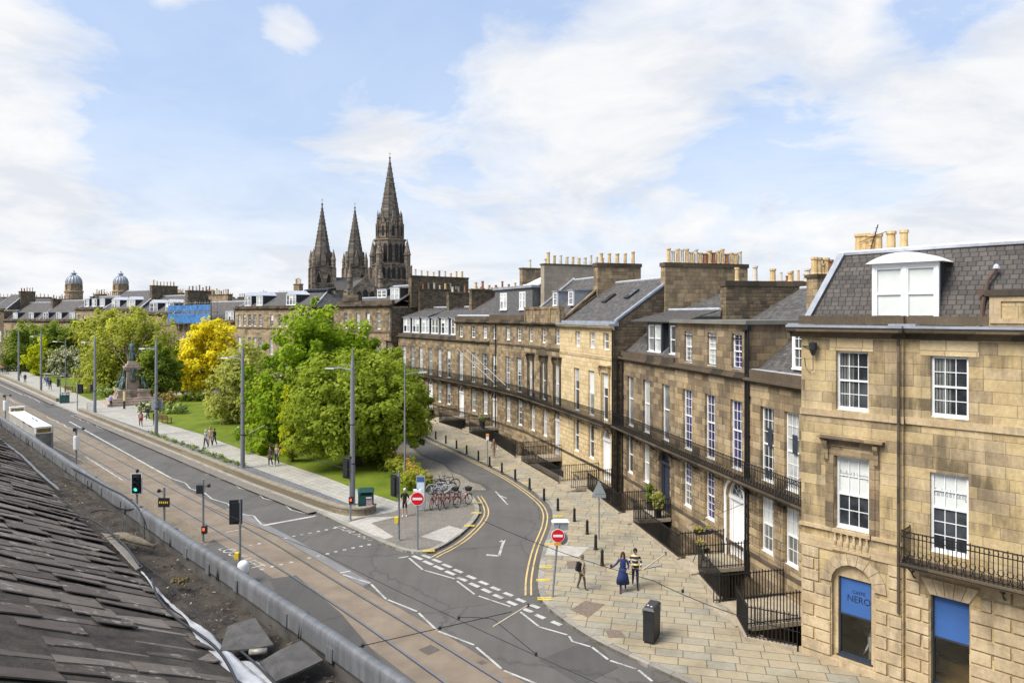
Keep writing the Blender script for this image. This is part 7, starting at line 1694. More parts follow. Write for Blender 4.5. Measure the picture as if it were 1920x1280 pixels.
# ================================================================ people
SKINM = plain('skin', (.50, .30, .21), .6, 0, .06)
def cloth(name, c, var=.15): return MATS.get(name) or plain(name, c, .85, 0, var, 9)
def skin_mesh(verts, edges, radii, sub=1):
    me = bpy.data.meshes.new('tmp'); me.from_pydata(verts, edges, []); o = bpy.data.objects.new('tmp', me); col.objects.link(o)
    md = o.modifiers.new('s', 'SKIN'); md.use_smooth_shade = True
    for i, r in enumerate(radii): d = me.skin_vertices[0].data[i]; d.radius = r if isinstance(r, tuple) else (r, r); d.use_root = (i == 0)
    ss = o.modifiers.new('u', 'SUBSURF'); ss.levels = sub; ss.render_levels = sub
    dg = bpy.context.evaluated_depsgraph_get(); dg.update(); m2 = bpy.data.meshes.new_from_object(o.evaluated_get(dg)); bpy.data.objects.remove(o); bpy.data.meshes.remove(me); return m2
def person(px, py, hpx, lab, coat, legs, shoes=None, hair=(.05, .03, .02), hairlen=0, face=0.0, walk=.0, arms=None, skirt=None, bag=None, shorts=False, short_sleeve=False, glasses=False, z=.12, cap=None, pos=None, group='people walking on the pavements', hgt=None, scarf=None, ph=1):
    p = pos or G(px, py, z); Hh = hgt or hpx*p[1]/FPX; s = Hh/1.76
    t = thing('person', lab, 'person', (*p, z), face, group)
    w = walk*ph; V, E, Rr, T = [], [], [], []
    def add(v, r, tag_, par=None):
        V.append(Vector(v)); Rr.append(r); T.append(tag_)
        if par is not None: E.append((par, len(V)-1))
        return len(V)-1
    pel = add((0, 0, .96), (.145, .105), 'legs'); wa = add((0, 0, 1.08), (.135, .095), 'coat', pel); ch = add((0, .01, 1.30), (.165, .115), 'coat', wa); un = add((0, 0, 1.43), (.12, .085), 'coat', ch); nk = add((0, .01, 1.51), .052, 'skin', un); hd = add((0, .03, 1.60), (.078, .092), 'skin', nk); ht = add((0, .015, 1.70), (.075, .088), 'skin', hd); add((0, .128, 1.605), .018, 'skin', hd)
    for sd in (-1, 1):
        f = w*sd; hip = add((.085*sd, 0, .90), .088, 'legs', pel); kn = add((.09*sd, .20*f+.02, .50), .062, 'legs' if not shorts else 'knee', hip)
        fo = .34*f-(.06 if f < 0 else 0); az = .085+(.07 if f < -.2 else 0); ca = add((.092*sd, (.20*f+fo)/2-.01, .30), .055, 'legs' if not shorts else 'skin', kn); an = add((.092*sd, fo, az), .042, 'legs' if not shorts else 'skin', ca); hl = add((.095*sd, fo+.04, az-.045), .042, 'shoes', an); add((.105*sd, fo+.17, az-.05), .036, 'shoes', hl)
        sh = add((.175*sd, 0, 1.40), .066, 'coat', un); a = (arms or {}).get(sd)
        el, wr = a if a else ((.235*sd, -.05-.12*f, 1.14), (.235*sd, .08-.26*f, .92))
        e_ = add(el, .048, 'coat', sh); w_ = add(wr, .034, 'skin' if short_sleeve else 'coat', e_); dr = (Vector(wr)-Vector(el)).normalized(); hand = Vector(wr)+dr*.075; h_ = add(hand, .032, 'skin', w_)
    me = skin_mesh([tuple(v) for v in V], E, Rr, 1)
    mats = {'skin': SKINM, 'coat': coat, 'legs': legs, 'shoes': shoes or M_DARK, 'knee': SKINM}; order = ['skin', 'coat', 'legs', 'shoes', 'knee']
    me.materials.clear(); [me.materials.append(mats[k]) for k in order]
    segs = [(V[a], V[b], T[b]) for a, b in E]
    mi = []
    for f in me.polygons:
        c = f.center; best, bt = 9e9, 'coat'
        for a, b, tg_ in segs:
            ab = b-a; u = max(0, min(1, (c-a).dot(ab)/max(1e-9, ab.length_squared))); d = (c-(a+ab*u)).length
            if tg_ == 'knee': tg_ = 'legs' if u < .8 else 'skin'
            if d < best: best, bt = d, tg_
        if bt == 'skin' and c.z < 1.485 and c.z > 1.2: bt = 'coat'
        mi.append(order.index(bt))
    me.polygons.foreach_set('material_index', mi); me.polygons.foreach_set('use_smooth', [True]*len(mi))
    # five fingers per hand, joined into the same body mesh
    hb = MB(); wi = [i for i, (a, b) in enumerate(E) if T[b] == 'skin' and Rr[b] == .032]
    for i in wi:
        a, b = V[E[i][0]], V[E[i][1]]; d = (b-a).normalized(); sx_ = Vector((0, 1, 0)) if abs(d.y) < .7 else Vector((1, 0, 0)); sx_ = (sx_-d*sx_.dot(d)).normalized(); nn = d.cross(sx_)
        for k, L in ((-1.5, .055), (-.5, .07), (.5, .075), (1.5, .065)):
            r0 = b+d*.02+sx_*.015*k; hb.tube([r0, r0+d*L*.55+nn*.006, r0+d*L+nn*.02], [.009, .0085, .006], 5)
        r0 = b-d*.02+sx_*.028; hb.tube([r0, r0+d*.03+sx_*.02, r0+d*.055+sx_*.022], [.010, .009, .006], 5)
    bm = bmesh.new(); bm.from_mesh(me); m3 = bpy.data.meshes.new('h'); m3.from_pydata(hb.v, [], hb.f); bm.from_mesh(m3); bm.to_mesh(me); bm.free(); bpy.data.meshes.remove(m3); me.name = 'body'
    o = bpy.data.objects.new('body', me); col.objects.link(o); o.parent = t; o.scale = (s, s, s)
    def kid(mb, nm, m, sm=True): q = mb.build(nm, m, t, sm); q.scale = (s, s, s); return q
    hm = cloth('hair_%d' % int(sum(hair)*1000), hair)
    b = MB()
    if cap: b.lathe([(.098, 1.655), (.10, 1.69), (.09, 1.75), (.05, 1.79), (.0, 1.8)], 10, (0, .015, 0)); kid(b, 'hat', cap)
    else:
        prof = [(.088, 1.62), (.096, 1.68), (.086, 1.745), (.05, 1.785), (.0, 1.795)]; b.lathe(prof, 12, (0, -.004, 0))
        if hairlen: b.tube([(0, -.06, 1.70), (0, -.085, 1.58), (0, -.10, 1.58-hairlen*.5), (0, -.10, 1.58-hairlen)], [.075, .085, .085, .04], 8); b.tube([(-.075, .03, 1.68), (-.085, .02, 1.55), (-.09, .04, 1.58-hairlen*.8)], [.03, .035, .02], 6); b.tube([(.075, .03, 1.68), (.085, .02, 1.55), (.09, .04, 1.58-hairlen*.8)], [.03, .035, .02], 6)
        kid(b, 'hair', hm)
    if hpx > 45:
        b = MB()
        for sd in (-1, 1): b.lathe([(.0, -.012), (.012, 0), (.0, .012)], 6, (.033*sd, .112, 1.64))
        kid(b, 'eyes', M_DARK); b = MB(); b.box(-.025, .025, .104, .112, 1.545, 1.553); kid(b, 'mouth', cloth('lips', (.35, .12, .10)))
        if glasses: b = MB(); b.box(-.07, -.012, .105, .13, 1.62, 1.665); b.box(.012, .07, .105, .13, 1.62, 1.665); b.box(-.09, .09, .10, .112, 1.65, 1.662); kid(b, 'sunglasses', M_DARK, False)
    if skirt:
        zt, zb, r0, r1, m = skirt; b = MB(); n = 20; prof = [(r0, zt), (r0*1.06, zt-.1), ((r0+r1)/2, (zt+zb)/2), (r1, zb), (r1-.02, zb+.01)]; i0 = len(b.v)
        b.lathe(prof, n); b.v = [(v[0], v[1]*.78+ .10*w*math.sin(v[0]*9)*(zt-v[2]), v[2]) for v in b.v]; kid(b, 'coat_skirt', m)
    if scarf: b = MB(); b.lathe([(.09, 1.44), (.10, 1.48), (.085, 1.52)], 10); kid(b, 'scarf', scarf)
    if bag:
        kind, m = bag; b = MB()
        if kind == 'backpack':
            b.hexa([(-.15, -.27, 1.0), (.15, -.27, 1.0), (.15, -.09, 1.0), (-.15, -.09, 1.0)], [(-.13, -.23, 1.42), (.13, -.23, 1.42), (.13, -.08, 1.42), (-.13, -.08, 1.42)]); b.hexa([(-.11, -.33, 1.02), (.11, -.33, 1.02), (.11, -.27, 1.02), (-.11, -.27, 1.02)], [(-.1, -.29, 1.24), (.1, -.29, 1.24), (.1, -.25, 1.24), (-.1, -.25, 1.24)])
            for sd in (-1, 1): b.tube([(.1*sd, -.1, 1.40), (.12*sd, .05, 1.45), (.13*sd, .12, 1.3), (.12*sd, -.02, 1.08)], .022, 5)
            kid(b, 'backpack', m, False)
        else:
            b.hexa([(.24, -.12, .80), (.34, -.12, .80), (.34, .14, .80), (.24, .14, .80)], [(.25, -.1, 1.02), (.33, -.1, 1.02), (.33, .12, 1.02), (.25, .12, 1.02)]); b.tube([(.28, .02, 1.0), (.22, .02, 1.4)], .012, 4); kid(b, 'bag', m, False)
    return t
NAVYC = cloth('navy_cloth', (.012, .017, .045)); BLKC = cloth('black_cloth', (.012, .012, .013)); BEIGE = cloth('beige_cloth', (.42, .33, .22)); OLIVE = cloth('olive_cloth', (.085, .075, .05)); BLUEC = cloth('blue_coat', (.018, .035, .115)); DENIM = cloth('denim', (.035, .055, .12)); REDC = cloth('red_coat', (.50, .05, .03)); BOOT = cloth('red_boots', (.18, .012, .012)); GREYC = cloth('grey_coat', (.32, .31, .30)); BRNC = cloth('brown_coat', (.24, .15, .115)); WHTC = cloth('white_trainers', (.75, .75, .74)); LILAC = cloth('lilac_top', (.25, .24, .60)); KHAKI = cloth('khaki_coat', (.075, .065, .04)); TANL = cloth('light_brown_trousers', (.27, .19, .14)); ROYAL = cloth('royal_blue', (.03, .09, .38))
ms, ts, bs = newmat('striped_jumper'); _s = ts.add('ShaderNodeSeparateXYZ', i0=ts.add('ShaderNodeTexCoord').outputs['Object']); _f = ts.math('FRACT', ts.math('MULTIPLY', _s.outputs[2], 5.2)); ts.set(bs.inputs['Base Color'], ts.ramp(_f, [(0, (.02, .025, .06)), (.42, (.72, .55, .12)), (.62, (.78, .76, .68)), (.8, (.02, .025, .06))], 'CONSTANT')); bs.inputs['Roughness'].default_value = .9
person(759, 968, 53, 'man in black polo shirt, black shorts and white trainers by the island signal post', BLKC, BLKC, WHTC, (.6, .58, .55), 0, math.pi*.92, .12, {-1: ((-.27, -.02, 1.16), (-.22, .14, 1.0)), 1: ((.28, -.05, 1.15), (.22, .1, 1.02))}, shorts=True, short_sleeve=True)
person(1091, 1106, 66, 'person in beige jacket with black backpack walking on the flags', BEIGE, OLIVE, BRNC, (.12, .09, .06), 0, -RAD(70), .45, skirt=(1.12, .86, .185, .205, BEIGE), bag=('backpack', BLKC), cap=cloth('grey_cap', (.2, .17, .14)))
person(1168, 1108, 73, 'woman in long blue coat and red boots arm in arm with the man in stripes', BLUEC, BLUEC, BOOT, (.045, .022, .014), .30, math.pi*.93, .6, {1: ((.30, .08, 1.22), (.55, .22, 1.08)), -1: ((-.26, .0, 1.16), (-.22, .18, 1.06))}, skirt=(1.05, .36, .175, .30, BLUEC), glasses=True)
person(1191, 1101, 73, 'man in yellow and navy striped jumper beside the woman in the blue coat', ms, NAVYC, M_DARK, (.02, .015, .012), 0, math.pi*.96, .75, skirt=(1.08, .90, .165, .175, ms), arms={1: ((.27, .0, 1.17), (.16, .2, 1.05)), -1: ((-.27, -.04, 1.15), (-.24, .1, .95))}, glasses=True, ph=-1)
person(926, 858, 35, 'person in brown jacket with pale bag walking past the railings', BRNC, TANL, BRNC, (.20, .12, .07), .18, RAD(8), .4, bag=('shoulder', WHTC))
person(507, 874, 38, 'person in dark khaki coat leaning on the companion in beige, under the columnar tree', KHAKI, NAVYC, WHTC, (.05, .03, .02), .12, math.pi*.9, .3, skirt=(1.05, .62, .17, .21, KHAKI))
person(519, 873, 40, 'long-haired person in beige jacket and jeans beside the khaki coat', BEIGE, DENIM, WHTC, (.42, .28, .14), .28, math.pi*.95, .35)
person(386, 840, 35, 'grey-haired person in grey coat on the path left of the person in black', GREYC, NAVYC, M_DARK, (.5, .47, .43), .1, math.pi*.9, .5)
person(402, 836, 33, 'person in black jacket and white shoes on the garden path', BLKC, NAVYC, WHTC, (.04, .03, .03), 0, math.pi*.85, .5)
person(394, 836, 36, 'person in beige top half hidden between the grey coat and the black jacket', BEIGE, TANL, BRNC, (.3, .2, .12), .12, math.pi*.95, .3)
person(264, 799, 29, 'person in orange-red coat with grey bag walking before the bench', REDC, BLKC, M_DARK, (.25, .13, .06), .12, RAD(15), .4, skirt=(1.05, .66, .17, .22, REDC), bag=('backpack', GREYC))
person(277, 788, 26, 'person in black jacket and jeans right of the orange-red coat', BLKC, DENIM, WHTC, (.06, .04, .03), 0, math.pi*.9, .5)
person(290, 796, 26, 'person in dark coat hidden beside the tram pole by the bench', BLKC, BLKC, M_DARK, (.06, .04, .03), .1, math.pi, .3)
person(208, 764, 23, 'person in lilac top and black trousers before the statue steps', LILAC, BLKC, M_DARK, (.6, .58, .55), 0, RAD(20), .4)
person(47, 718, 18, 'person in navy jacket right of the farthest tram pole', NAVYC, BLKC, M_DARK, (.45, .42, .4), 0, RAD(20), .4)
person(84, 718, 17, 'person in pale top right of the second tram pole', GREYC, NAVYC, M_DARK, (.3, .2, .1), .1, math.pi, .4)
person(89, 724, 19, 'person in royal blue jacket, second tram pole side', ROYAL, NAVYC, M_DARK, (.3, .27, .25), 0, RAD(25), .4)
person(94, 731, 22, 'person in dark coat walking nearest the far green bin', NAVYC, OLIVE, M_DARK, (.05, .04, .03), 0, RAD(15), .5)
person(3, 700, 18, 'person in salmon coat at the very left frame edge', cloth('salmon_coat', (.55, .27, .17)), NAVYC, M_DARK, (.1, .06, .04), .1, RAD(20), .3)
person(8, 702, 16, 'person in pale jeans left in the dark trio at the far path', NAVYC, cloth('pale_jeans', (.22, .26, .33)), M_DARK, (.08, .05, .03), 0, RAD(10), .4)
person(14, 702, 16, 'person all in black in the dark trio at the far path', BLKC, BLKC, M_DARK, (.05, .04, .03), .1, RAD(20), .4)
person(38, 707, 16, 'person in black coat half behind the farthest tram pole', BLKC, NAVYC, M_DARK, (.05, .04, .03), .1, RAD(10), .3)
# person and table inside the cafe
CH = bpy.data.objects['corner_house']; CL = CH.matrix_basis.copy()
def cafe_local(x, y): e = -U; return (NHC[0]+e.x*x+N.x*y, NHC[1]+e.y*x+N.y*y)
p_ = cafe_local(LC+.32, .95)
person(0, 0, 40, 'person in white top seated inside the cafe window', cloth('white_top', (.72, .68, .66)), BEIGE, None, (.45, .4, .38), .1, AST+RAD(60), .0, pos=p_, z=-.35, hgt=1.62, group='people in the cafe')
p_ = cafe_local(LC+.2, 1.7); t = thing('cafe_table', 'small round table inside the cafe window', 'table', (*p_, .15)); b = MB(); b.lathe([(.0, .72), (.42, .72), (.42, .75), (.0, .75)], 18); b.build('table_top', M_STEPST, t); b = MB(); b.lathe([(.25, 0), (.25, .03), (.04, .05), (.04, .72)], 10); b.build('leg', M_DARK, t)
p_ = cafe_local(RC, 1.3); t = thing('cafe_sofa', 'tan leather sofa inside the right-hand cafe window', 'sofa', (*p_, -.2), math.atan2(-U.y, -U.x)); b = MB(); b.box(-.7, .7, -.3, .3, .3, .5); b.build('seat', plain('tan_leather', (.35, .20, .08), .5), t); b = MB(); b.box(-.7, .7, .3, .5, .3, .95); b.build('backrest', MATS['tan_leather'], t)
b = MB(); [b.box(-.65+1.25*q, -.6+1.25*q, -.28, -.22, 0, .3) for q in range(2)]; b.build('leg', M_DARK, t)
# ================================================================ statue monument
bp = G(248, 755, .12); M_PINK = plain('weathered_pink_granite', (.36, .28, .215), .8, 0, .3, .9, .15, 12); M_BRZ = plain('verdigris_bronze', (.03, .05, .042), .55, .3, .4, 2.2, c2=(.16, .23, .185))
MT = thing('monument', 'tall pink granite monument with green bronze statue and seated figures', 'monument', (*bp, .12), RAD(35)); MT.scale = (.7, .7, 1); k = bp[1]/FPX; mz = lambda py: (755-py)*k
b = MB(); b.box(-4.6, 4.6, -4.6, 4.6, 0, .32); b.box(-4.1, 4.1, -4.1, 4.1, .32, .62); b.box(-3.6, 3.6, -3.6, 3.6, .62, .9); b.build('steps', M_PINK, MT)
b = MB(); zb = .9; h1 = mz(728)
for sx_, sy in ((-1, -1), (1, -1), (1, 1), (-1, 1)):
    x, y = sx_*1.75, sy*1.75; b.box(x-1.15, x+1.15, y-1.15, y+1.15, zb, zb+.35); b.box(x-.95, x+.95, y-.95, y+.95, zb+.35, h1-.3); b.box(x-1.1, x+1.1, y-1.1, y+1.1, h1-.3, h1)
b.box(-1.7, 1.7, -1.7, 1.7, zb, h1-.1); b.build('buttress_base', M_PINK, MT)
b = MB(); zt = mz(686); b.hexa([(-1.15, -1.15, h1-.1), (1.15, -1.15, h1-.1), (1.15, 1.15, h1-.1), (-1.15, 1.15, h1-.1)], [(-.95, -.95, zt), (.95, -.95, zt), (.95, .95, zt), (-.95, .95, zt)])
b.box(-1.35, 1.35, -1.35, 1.35, zt-.45, zt-.2); b.box(-1.5, 1.5, -1.5, 1.5, zt-.2, zt); b.build('shaft', M_PINK, MT); b = MB(); b.box(-1.1, 1.1, -1.1, 1.1, zt, zt+.3); b.box(-.8, .8, -.8, .8, zt+.3, zt+.62); b.build('cap', M_PINK, MT)
def robed(par, x, y, z, h, rz, name, seat=False):
    s = h/1.8; V = [(0, 0, .9), (0, 0, 1.2), (0, .01, 1.4), (0, .02, 1.52), (0, .05, 1.64), (0, .04, 1.73), (-.2, 0, 1.38), (-.28, .05, 1.1), (-.18, .22, 1.0), (.2, 0, 1.38), (.29, .0, 1.12), (.22, .18, .92), (0, -.02, .55), (0, -.03, .1), (-.13, .16, .5), (-.12, .14, .1), (.13, .10, .5), (.14, .10, .1)]
    if seat: V = [(v[0]*1.15, v[1]+(.25 if i in (14, 16) else .28 if i in (15, 17) else 0), v[2]*(.86 if i < 12 else 1)) for i, v in enumerate(V)]
    E = [(0, 1), (1, 2), (2, 3), (3, 4), (4, 5), (2, 6), (6, 7), (7, 8), (2, 9), (9, 10), (10, 11), (0, 12), (12, 13), (0, 14), (14, 15), (0, 16), (16, 17)]; R_ = [.2, .19, .17, .07, .095, .085, .1, .085, .06, .1, .085, .06, .22, .25, .16, .17, .15, .16]
    me = skin_mesh(V, E, R_, 1); me.name = name; me.materials.clear(); me.materials.append(M_BRZ); me.polygons.foreach_set('use_smooth', [True]*len(me.polygons)); o = bpy.data.objects.new(name, me); col.objects.link(o); o.parent = par; o.location = (x, y, z); o.scale = (s/.88, s/.88, s); o.rotation_euler = (0, 0, rz)
    b = MB()
    for q in range(7): a = RAD(-60+q*40); b.tube([(.15*math.cos(a), .12*math.sin(a)-.02, 1.25), (.22*math.cos(a), .2*math.sin(a)-.02, .7), (.27*math.cos(a), .25*math.sin(a)-.02, .05)], [.03, .05, .06], 5)
    f = b.build('drapery', M_BRZ, o, True)
robed(MT, 0, 0, zt+.6, mz(637)-zt-.6, RAD(150), 'statue')
for i, (sx_, sy) in enumerate(((-1, -1), (1, -1), (1, 1), (-1, 1))): robed(MT, sx_*1.7, sy*1.7, h1-.05, 2.5, RAD((135, 225, 315, 45)[i]), 'seated_figure', True)
for sx_, sy in ((-1, 0), (1, 0), (0, -1), (0, 1)): robed(MT, sx_*1.35, sy*1.35, h1+.9, 2.3, math.atan2(-sx_, sy), 'standing_figure')
# ================================================================ buses beyond the parapet
def shelter():
    # near roof corner surveyed at the end that carries the display; roof runs up the street
    hr = 3.15; d = FPX*(HC-hr)/(797-HY); t = thing('street_shelter', 'long white-roofed shelter with amber display just beyond the parapet', 'shelter', ((98-960)/FPX*d, d, 0), math.atan2(U.y, U.x)-math.pi/2); L, W = 12.6, 1.15
    b = MB(); b.hexa([(-W, 0, hr-.12), (0, 0, hr-.12), (0, L, hr-.12), (-W, L, hr-.12)], [(-W+.06, .08, hr), (-.06, .08, hr), (-.06, L-.1, hr), (-W+.06, L-.1, hr)]); b.box(-W+.28, -W+.34, .4, L-.4, hr, hr+.05); b.build('roof', M_WHITE, t)
    b = MB(); [b.tube([(-.5, 3+1.6*q, hr), (-.5, 3.4+1.6*q, hr+.14), (-.5, 3.9+1.6*q, hr)], .05, 5) for q in range(2)]; b.build('roof_fitting', M_SIGNB, t)
    am = plain('amber_display', (.22, .145, .02), .4, 0, .5, 8)
    for y, z, nm in ((0, hr-.02, 0), (L-.6, hr+.42, 1)):
        b = MB(); b.box(-W, -.0, y-.12, y+.25, z-.55, z); o = b.build('display_box', M_WHITE, t); b = MB(); b.box(-W+.1, -.1, y-.135, y-.121, z-.46, z-.14); b.build('amber_display', am, o)
    b = MB(); b.box(-W+.05, -.12, .02, .05, .5, hr-.58); b.build('end_glass', M_GLASSM, t); b = MB(); b.box(-W+.03, -W+.06, .3, L-.3, .5, hr-.3); b.build('back_glass', M_GLASSL, t)
    for y in (.05, 4.6, 9.2, L-.2): b = MB(); b.box(-.1, .06, y-.09, y+.13, 0, hr-.12); b.build('post', M_POLE, t)
shelter()
def car(px, py, rz, lab, m):
    p = G(px, py); t = thing('parked_car', lab, 'car', (*p, 0), rz, 'cars parked behind the gardens'); b = MB()
    P = [(-2.1, .35), (-2.15, .75), (-1.75, .92), (-1.1, 1.42), (.55, 1.46), (1.15, .98), (2.0, .82), (2.12, .4), (1.8, .28), (-1.8, .28)]
    b.xz(P, -.85, .85); b.build('body', m, t)
    for s_ in (-1, 1): b = MB(); b.xz([(-1.35, .98), (-.98, 1.36), (.48, 1.40), (.95, .99)], s_*.86-.012, s_*.86+.012); b.build('side_window', M_GLASS, t)
    for x, z0, x2, z2 in ((.62, 1.42, 1.12, 1.0), (-1.17, 1.38, -1.7, .96)): b = MB(); d_ = .02 if x > 0 else -.02; b.hexa([(x, -.7, z0), (x, .7, z0), (x2, .75, z2), (x2, -.75, z2)], [(x+d_, -.7, z0+.02), (x+d_, .7, z0+.02), (x2+d_, .75, z2+.02), (x2+d_, -.75, z2+.02)]); b.build('windscreen' if x > 0 else 'rear_window', M_GLASS, t)
    for x in (-1.3, 1.3):
        for s_ in (-1, 1): b = MB(); b.tube([(x, s_*.72, .32), (x, s_*.88, .32)], .32, 14); o = b.build('wheel', M_BLACK, t); b = MB(); b.tube([(x, s_*.84, .32), (x, s_*.895, .32)], .18, 10); b.build('rim', M_GALV, o)
    for s_ in (-1, 1): b = MB(); b.box(2.0, 2.13, s_*.6-.15, s_*.6+.15, .62, .76); b.build('headlight', M_WHITES, t)
car(88, 697, RAD(140), 'dark parked car under the hawthorn behind the far lawn', plain('dark_car_paint', (.012, .014, .018), .25)); car(50, 690, RAD(140), 'pale grey parked car at the left end behind the far lawn', plain('silver_car_paint', (.42, .43, .44), .25, .3))
# ================================================================ overhead wires
wg = 'overhead tram wires'
def wire(lab, pts, r=.014, ins=(), m=None):
    t = thing('overhead_wire', lab, 'wire', tuple(pts[0]), 0, wg); o0 = Vector(pts[0]); b = MB(); b.tube([Vector(p)-o0 for p in pts], r, 5); b.build('cable', m or M_BLACK, t)
    for a in ins: b = MB(); p = Vector(a)-o0; b.lathe([(.0, -.045), (.035, -.025), (.022, 0), (.035, .025), (.0, .045)], 6, tuple(p)); b.build('insulator', M_DARK, t)
def W(px, py, z=5.6): return Vector((*G(px, py, z), z))
def sag(a, b, s=.15, n=8): return [a.lerp(b, k/n)-Vector((0, 0, s*4*(k/n)*(1-k/n))) for k in range(n+1)]
wire('contact wire crossing the side-road mouth towards the bottom of the picture', sag(W(380, 945), W(600, 1035), .02)+sag(W(600, 1035), W(1125, 1282), .05)[1:], .007, [W(860, 1157.5), W(1005, 1225.6)])
wire('span wire running from the second no-entry sign to the terrace railings', sag(W(905, 975, 6.2), W(1225, 1088, 6.2), .1)+sag(W(1225, 1088, 6.2), W(1500, 1185, 6.2), .1)[1:], .008, [W(1146, 1060.5, 6.2), W(1280, 1107.6, 6.2)])
wire('thin pull-off wire below the striped jumper', sag(W(1180, 1072, 6.2), W(1240, 1060, 6.2), .0), .007)
wire('pale insulated arm over the give-way dashes', [W(925, 1174), W(990, 1134)], .016, [W(990, 1134)], M_PAINTC)
wire('pale insulated arm over the pavement by the couple', [W(1203, 1069, 6.2), W(1248, 1037, 6.2)], .016, [W(1248, 1037, 6.2)], M_PAINTC)
wire('pale insulated arm over the lawn by the columnar tree', [W(466, 812, 6), W(496, 797, 6)], .018, [], M_PAINTC)
wire('span wire crossing the rails low at bottom centre', sag(W(600, 1228, 5.9), W(960, 1146, 5.9), .0), .008, [W(680, 1209.5, 5.9), W(825, 1176.5, 5.9)])
wire('short bridle wire left of the give-way dashes', sag(W(860, 1157), W(925, 1160), -.02)+[W(1003, 1224)], .007)
wire('thin span wire from the fourth tram pole over the lawn to the island signals', sag(W(466, 812, 6), W(660, 882, 6), .1), .012)
wire('thin stay from the corner house to the terrace', sag(Vector((10.6, 25.0, 6.4)), at(1290, 985, 33), .05), .010)
wire('thin span wire between the far tram poles over the statue lawn', sag(at(80, 705, 120), at(230, 742, 90), .1), .012)
# ================================================================ the roof we look over: slates, gutter, lead parapet
M_SL = None
m_, t_n, b_n = newmat('old_roof_slates'); M_SL = m_
_tc = t_n.add('ShaderNodeTexCoord').outputs['Object']; _a = t_n.add('ShaderNodeAttribute', {'attribute_name': 'tint'}).outputs['Fac']
_c = t_n.ramp(_a, [(0, (.088, .070, .057)), (.4, (.125, .102, .084)), (.75, (.158, .131, .108)), (1, (.20, .168, .14))])
_mp = t_n.add('ShaderNodeMapping', Vector=_tc, Scale=(5.0, 1.2, 2.0)); _c = t_n.mix(.75, _c, t_n.ramp(t_n.noise(_mp.outputs[0], 3.0, 7, .72), [(.28, .22), (.75, .76)]), 'OVERLAY')
_l = t_n.ramp(t_n.noise(_tc, 2.1, 7, .72), [(.50, 0.0), (.60, 1.0)]); _l2 = t_n.ramp(t_n.noise(_tc, 10, 4, .6), [(.52, 0.0), (.60, 1.0)])
_c = t_n.mix(t_n.math('MULTIPLY', t_n.math('MULTIPLY', _l, _l2), .7), _c, (.40, .365, .31, 1))
_v = t_n.add('ShaderNodeTexVoronoi', {'feature': 'F1'}, Vector=t_n.add('ShaderNodeVectorMath', {'operation': 'ADD'}, i0=_tc, i1=t_n.add('ShaderNodeVectorMath', {'operation': 'SCALE'}, i0=t_n.noise(_tc, 16, 3, .6, 1), Scale=.16).outputs[0]).outputs[0], Scale=3.4); _sp = t_n.ramp(_v.outputs[0], [(.09, 1.0), (.16, 0.0)]); _pick = t_n.ramp(t_n.add('ShaderNodeSeparateColor', i0=_v.outputs[1]).outputs[0], [(.62, 0.0), (.66, 1.0)])
_c = t_n.mix(t_n.math('MULTIPLY', t_n.math('MULTIPLY', _sp, _pick), .65), _c, (.42, .39, .31, 1))
t_n.set(b_n.inputs['Base Color'], _c); b_n.inputs['Roughness'].default_value = .8; b_n.inputs['Specular IOR Level'].default_value = .25
t_n.set(b_n.inputs['Normal'], t_n.add('ShaderNodeBump', Strength=.7, Distance=.02, Height=t_n.noise(_mp.outputs[0], 5, 8, .75)))
m_, t_n, b_n = newmat('weathered_parapet_lead'); M_PLEAD = m_
_tc = t_n.add('ShaderNodeTexCoord').outputs['Object']; _s = t_n.add('ShaderNodeSeparateXYZ', i0=_tc)
_mp = t_n.add('ShaderNodeMapping', Vector=_tc, Scale=(3.0, 1.0, .35)); _str = t_n.noise(_mp.outputs[0], 2.6, 7, .7)
_c = t_n.ramp(_str, [(.25, (.085, .087, .09)), (.5, (.145, .149, .157)), (.75, (.235, .242, .253))])
_lowm = t_n.ramp(t_n.math('ADD', _s.outputs[2], t_n.math('MULTIPLY', t_n.math('SUBTRACT', t_n.noise(_tc, 1.6, 5, .6), .5), .12)), [(0.0, 1.0), (1.0, 0.0)])
_c = t_n.mix(t_n.math('MULTIPLY', t_n.ramp(t_n.noise(_tc, 1.1, 6, .7), [(.5, 0.0), (.7, 1.0)]), .5), _c, (.14, .13, .115, 1))
t_n.set(b_n.inputs['Base Color'], _c); b_n.inputs['Roughness'].default_value = .55; b_n.inputs['Metallic'].default_value = .25
t_n.set(b_n.inputs['Normal'], t_n.add('ShaderNodeBump', Strength=.35, Distance=.03, Height=t_n.noise(_tc, 3.5, 7, .65)))
M_PLEAD2 = plain('stained_lead_upstand', (.07, .064, .058), .7, .1, .35, 3.0, .3, 10, c2=(.12, .11, .10))
M_SHEET = plain('grubby_white_membrane', (.36, .36, .365), .6, 0, .25, 2.5, .6, 6, c2=(.52, .52, .535))
M_DIRT = plain('gutter_dirt', (.032, .027, .022), .95, 0, .4, 3.5, 1.0, 18, c2=(.085, .068, .052))
rr = random.Random(5); RZ = math.atan2(-U.y, -U.x)
def L2W(x, y): return U*(-x)+N*y
FB = thing('viewpoint_building', 'dark slate roof with lead-capped parapet filling the lower left of the view', 'building', (0, 0, 0), RZ)
ZTOP, NOUT, NIN, ZG = 8.60, 3.88, 3.77, 8.21
XA, XB = -75.0, 2.0                 # local x runs towards the viewer (minus the street direction)
eave = lambda x: 2.86 if x > -7 else min(3.34, 2.86+(-7-x)*.028)
PH = math.tan(RAD(25))
zr = lambda x, y: 8.33+(eave(x)-y)*PH
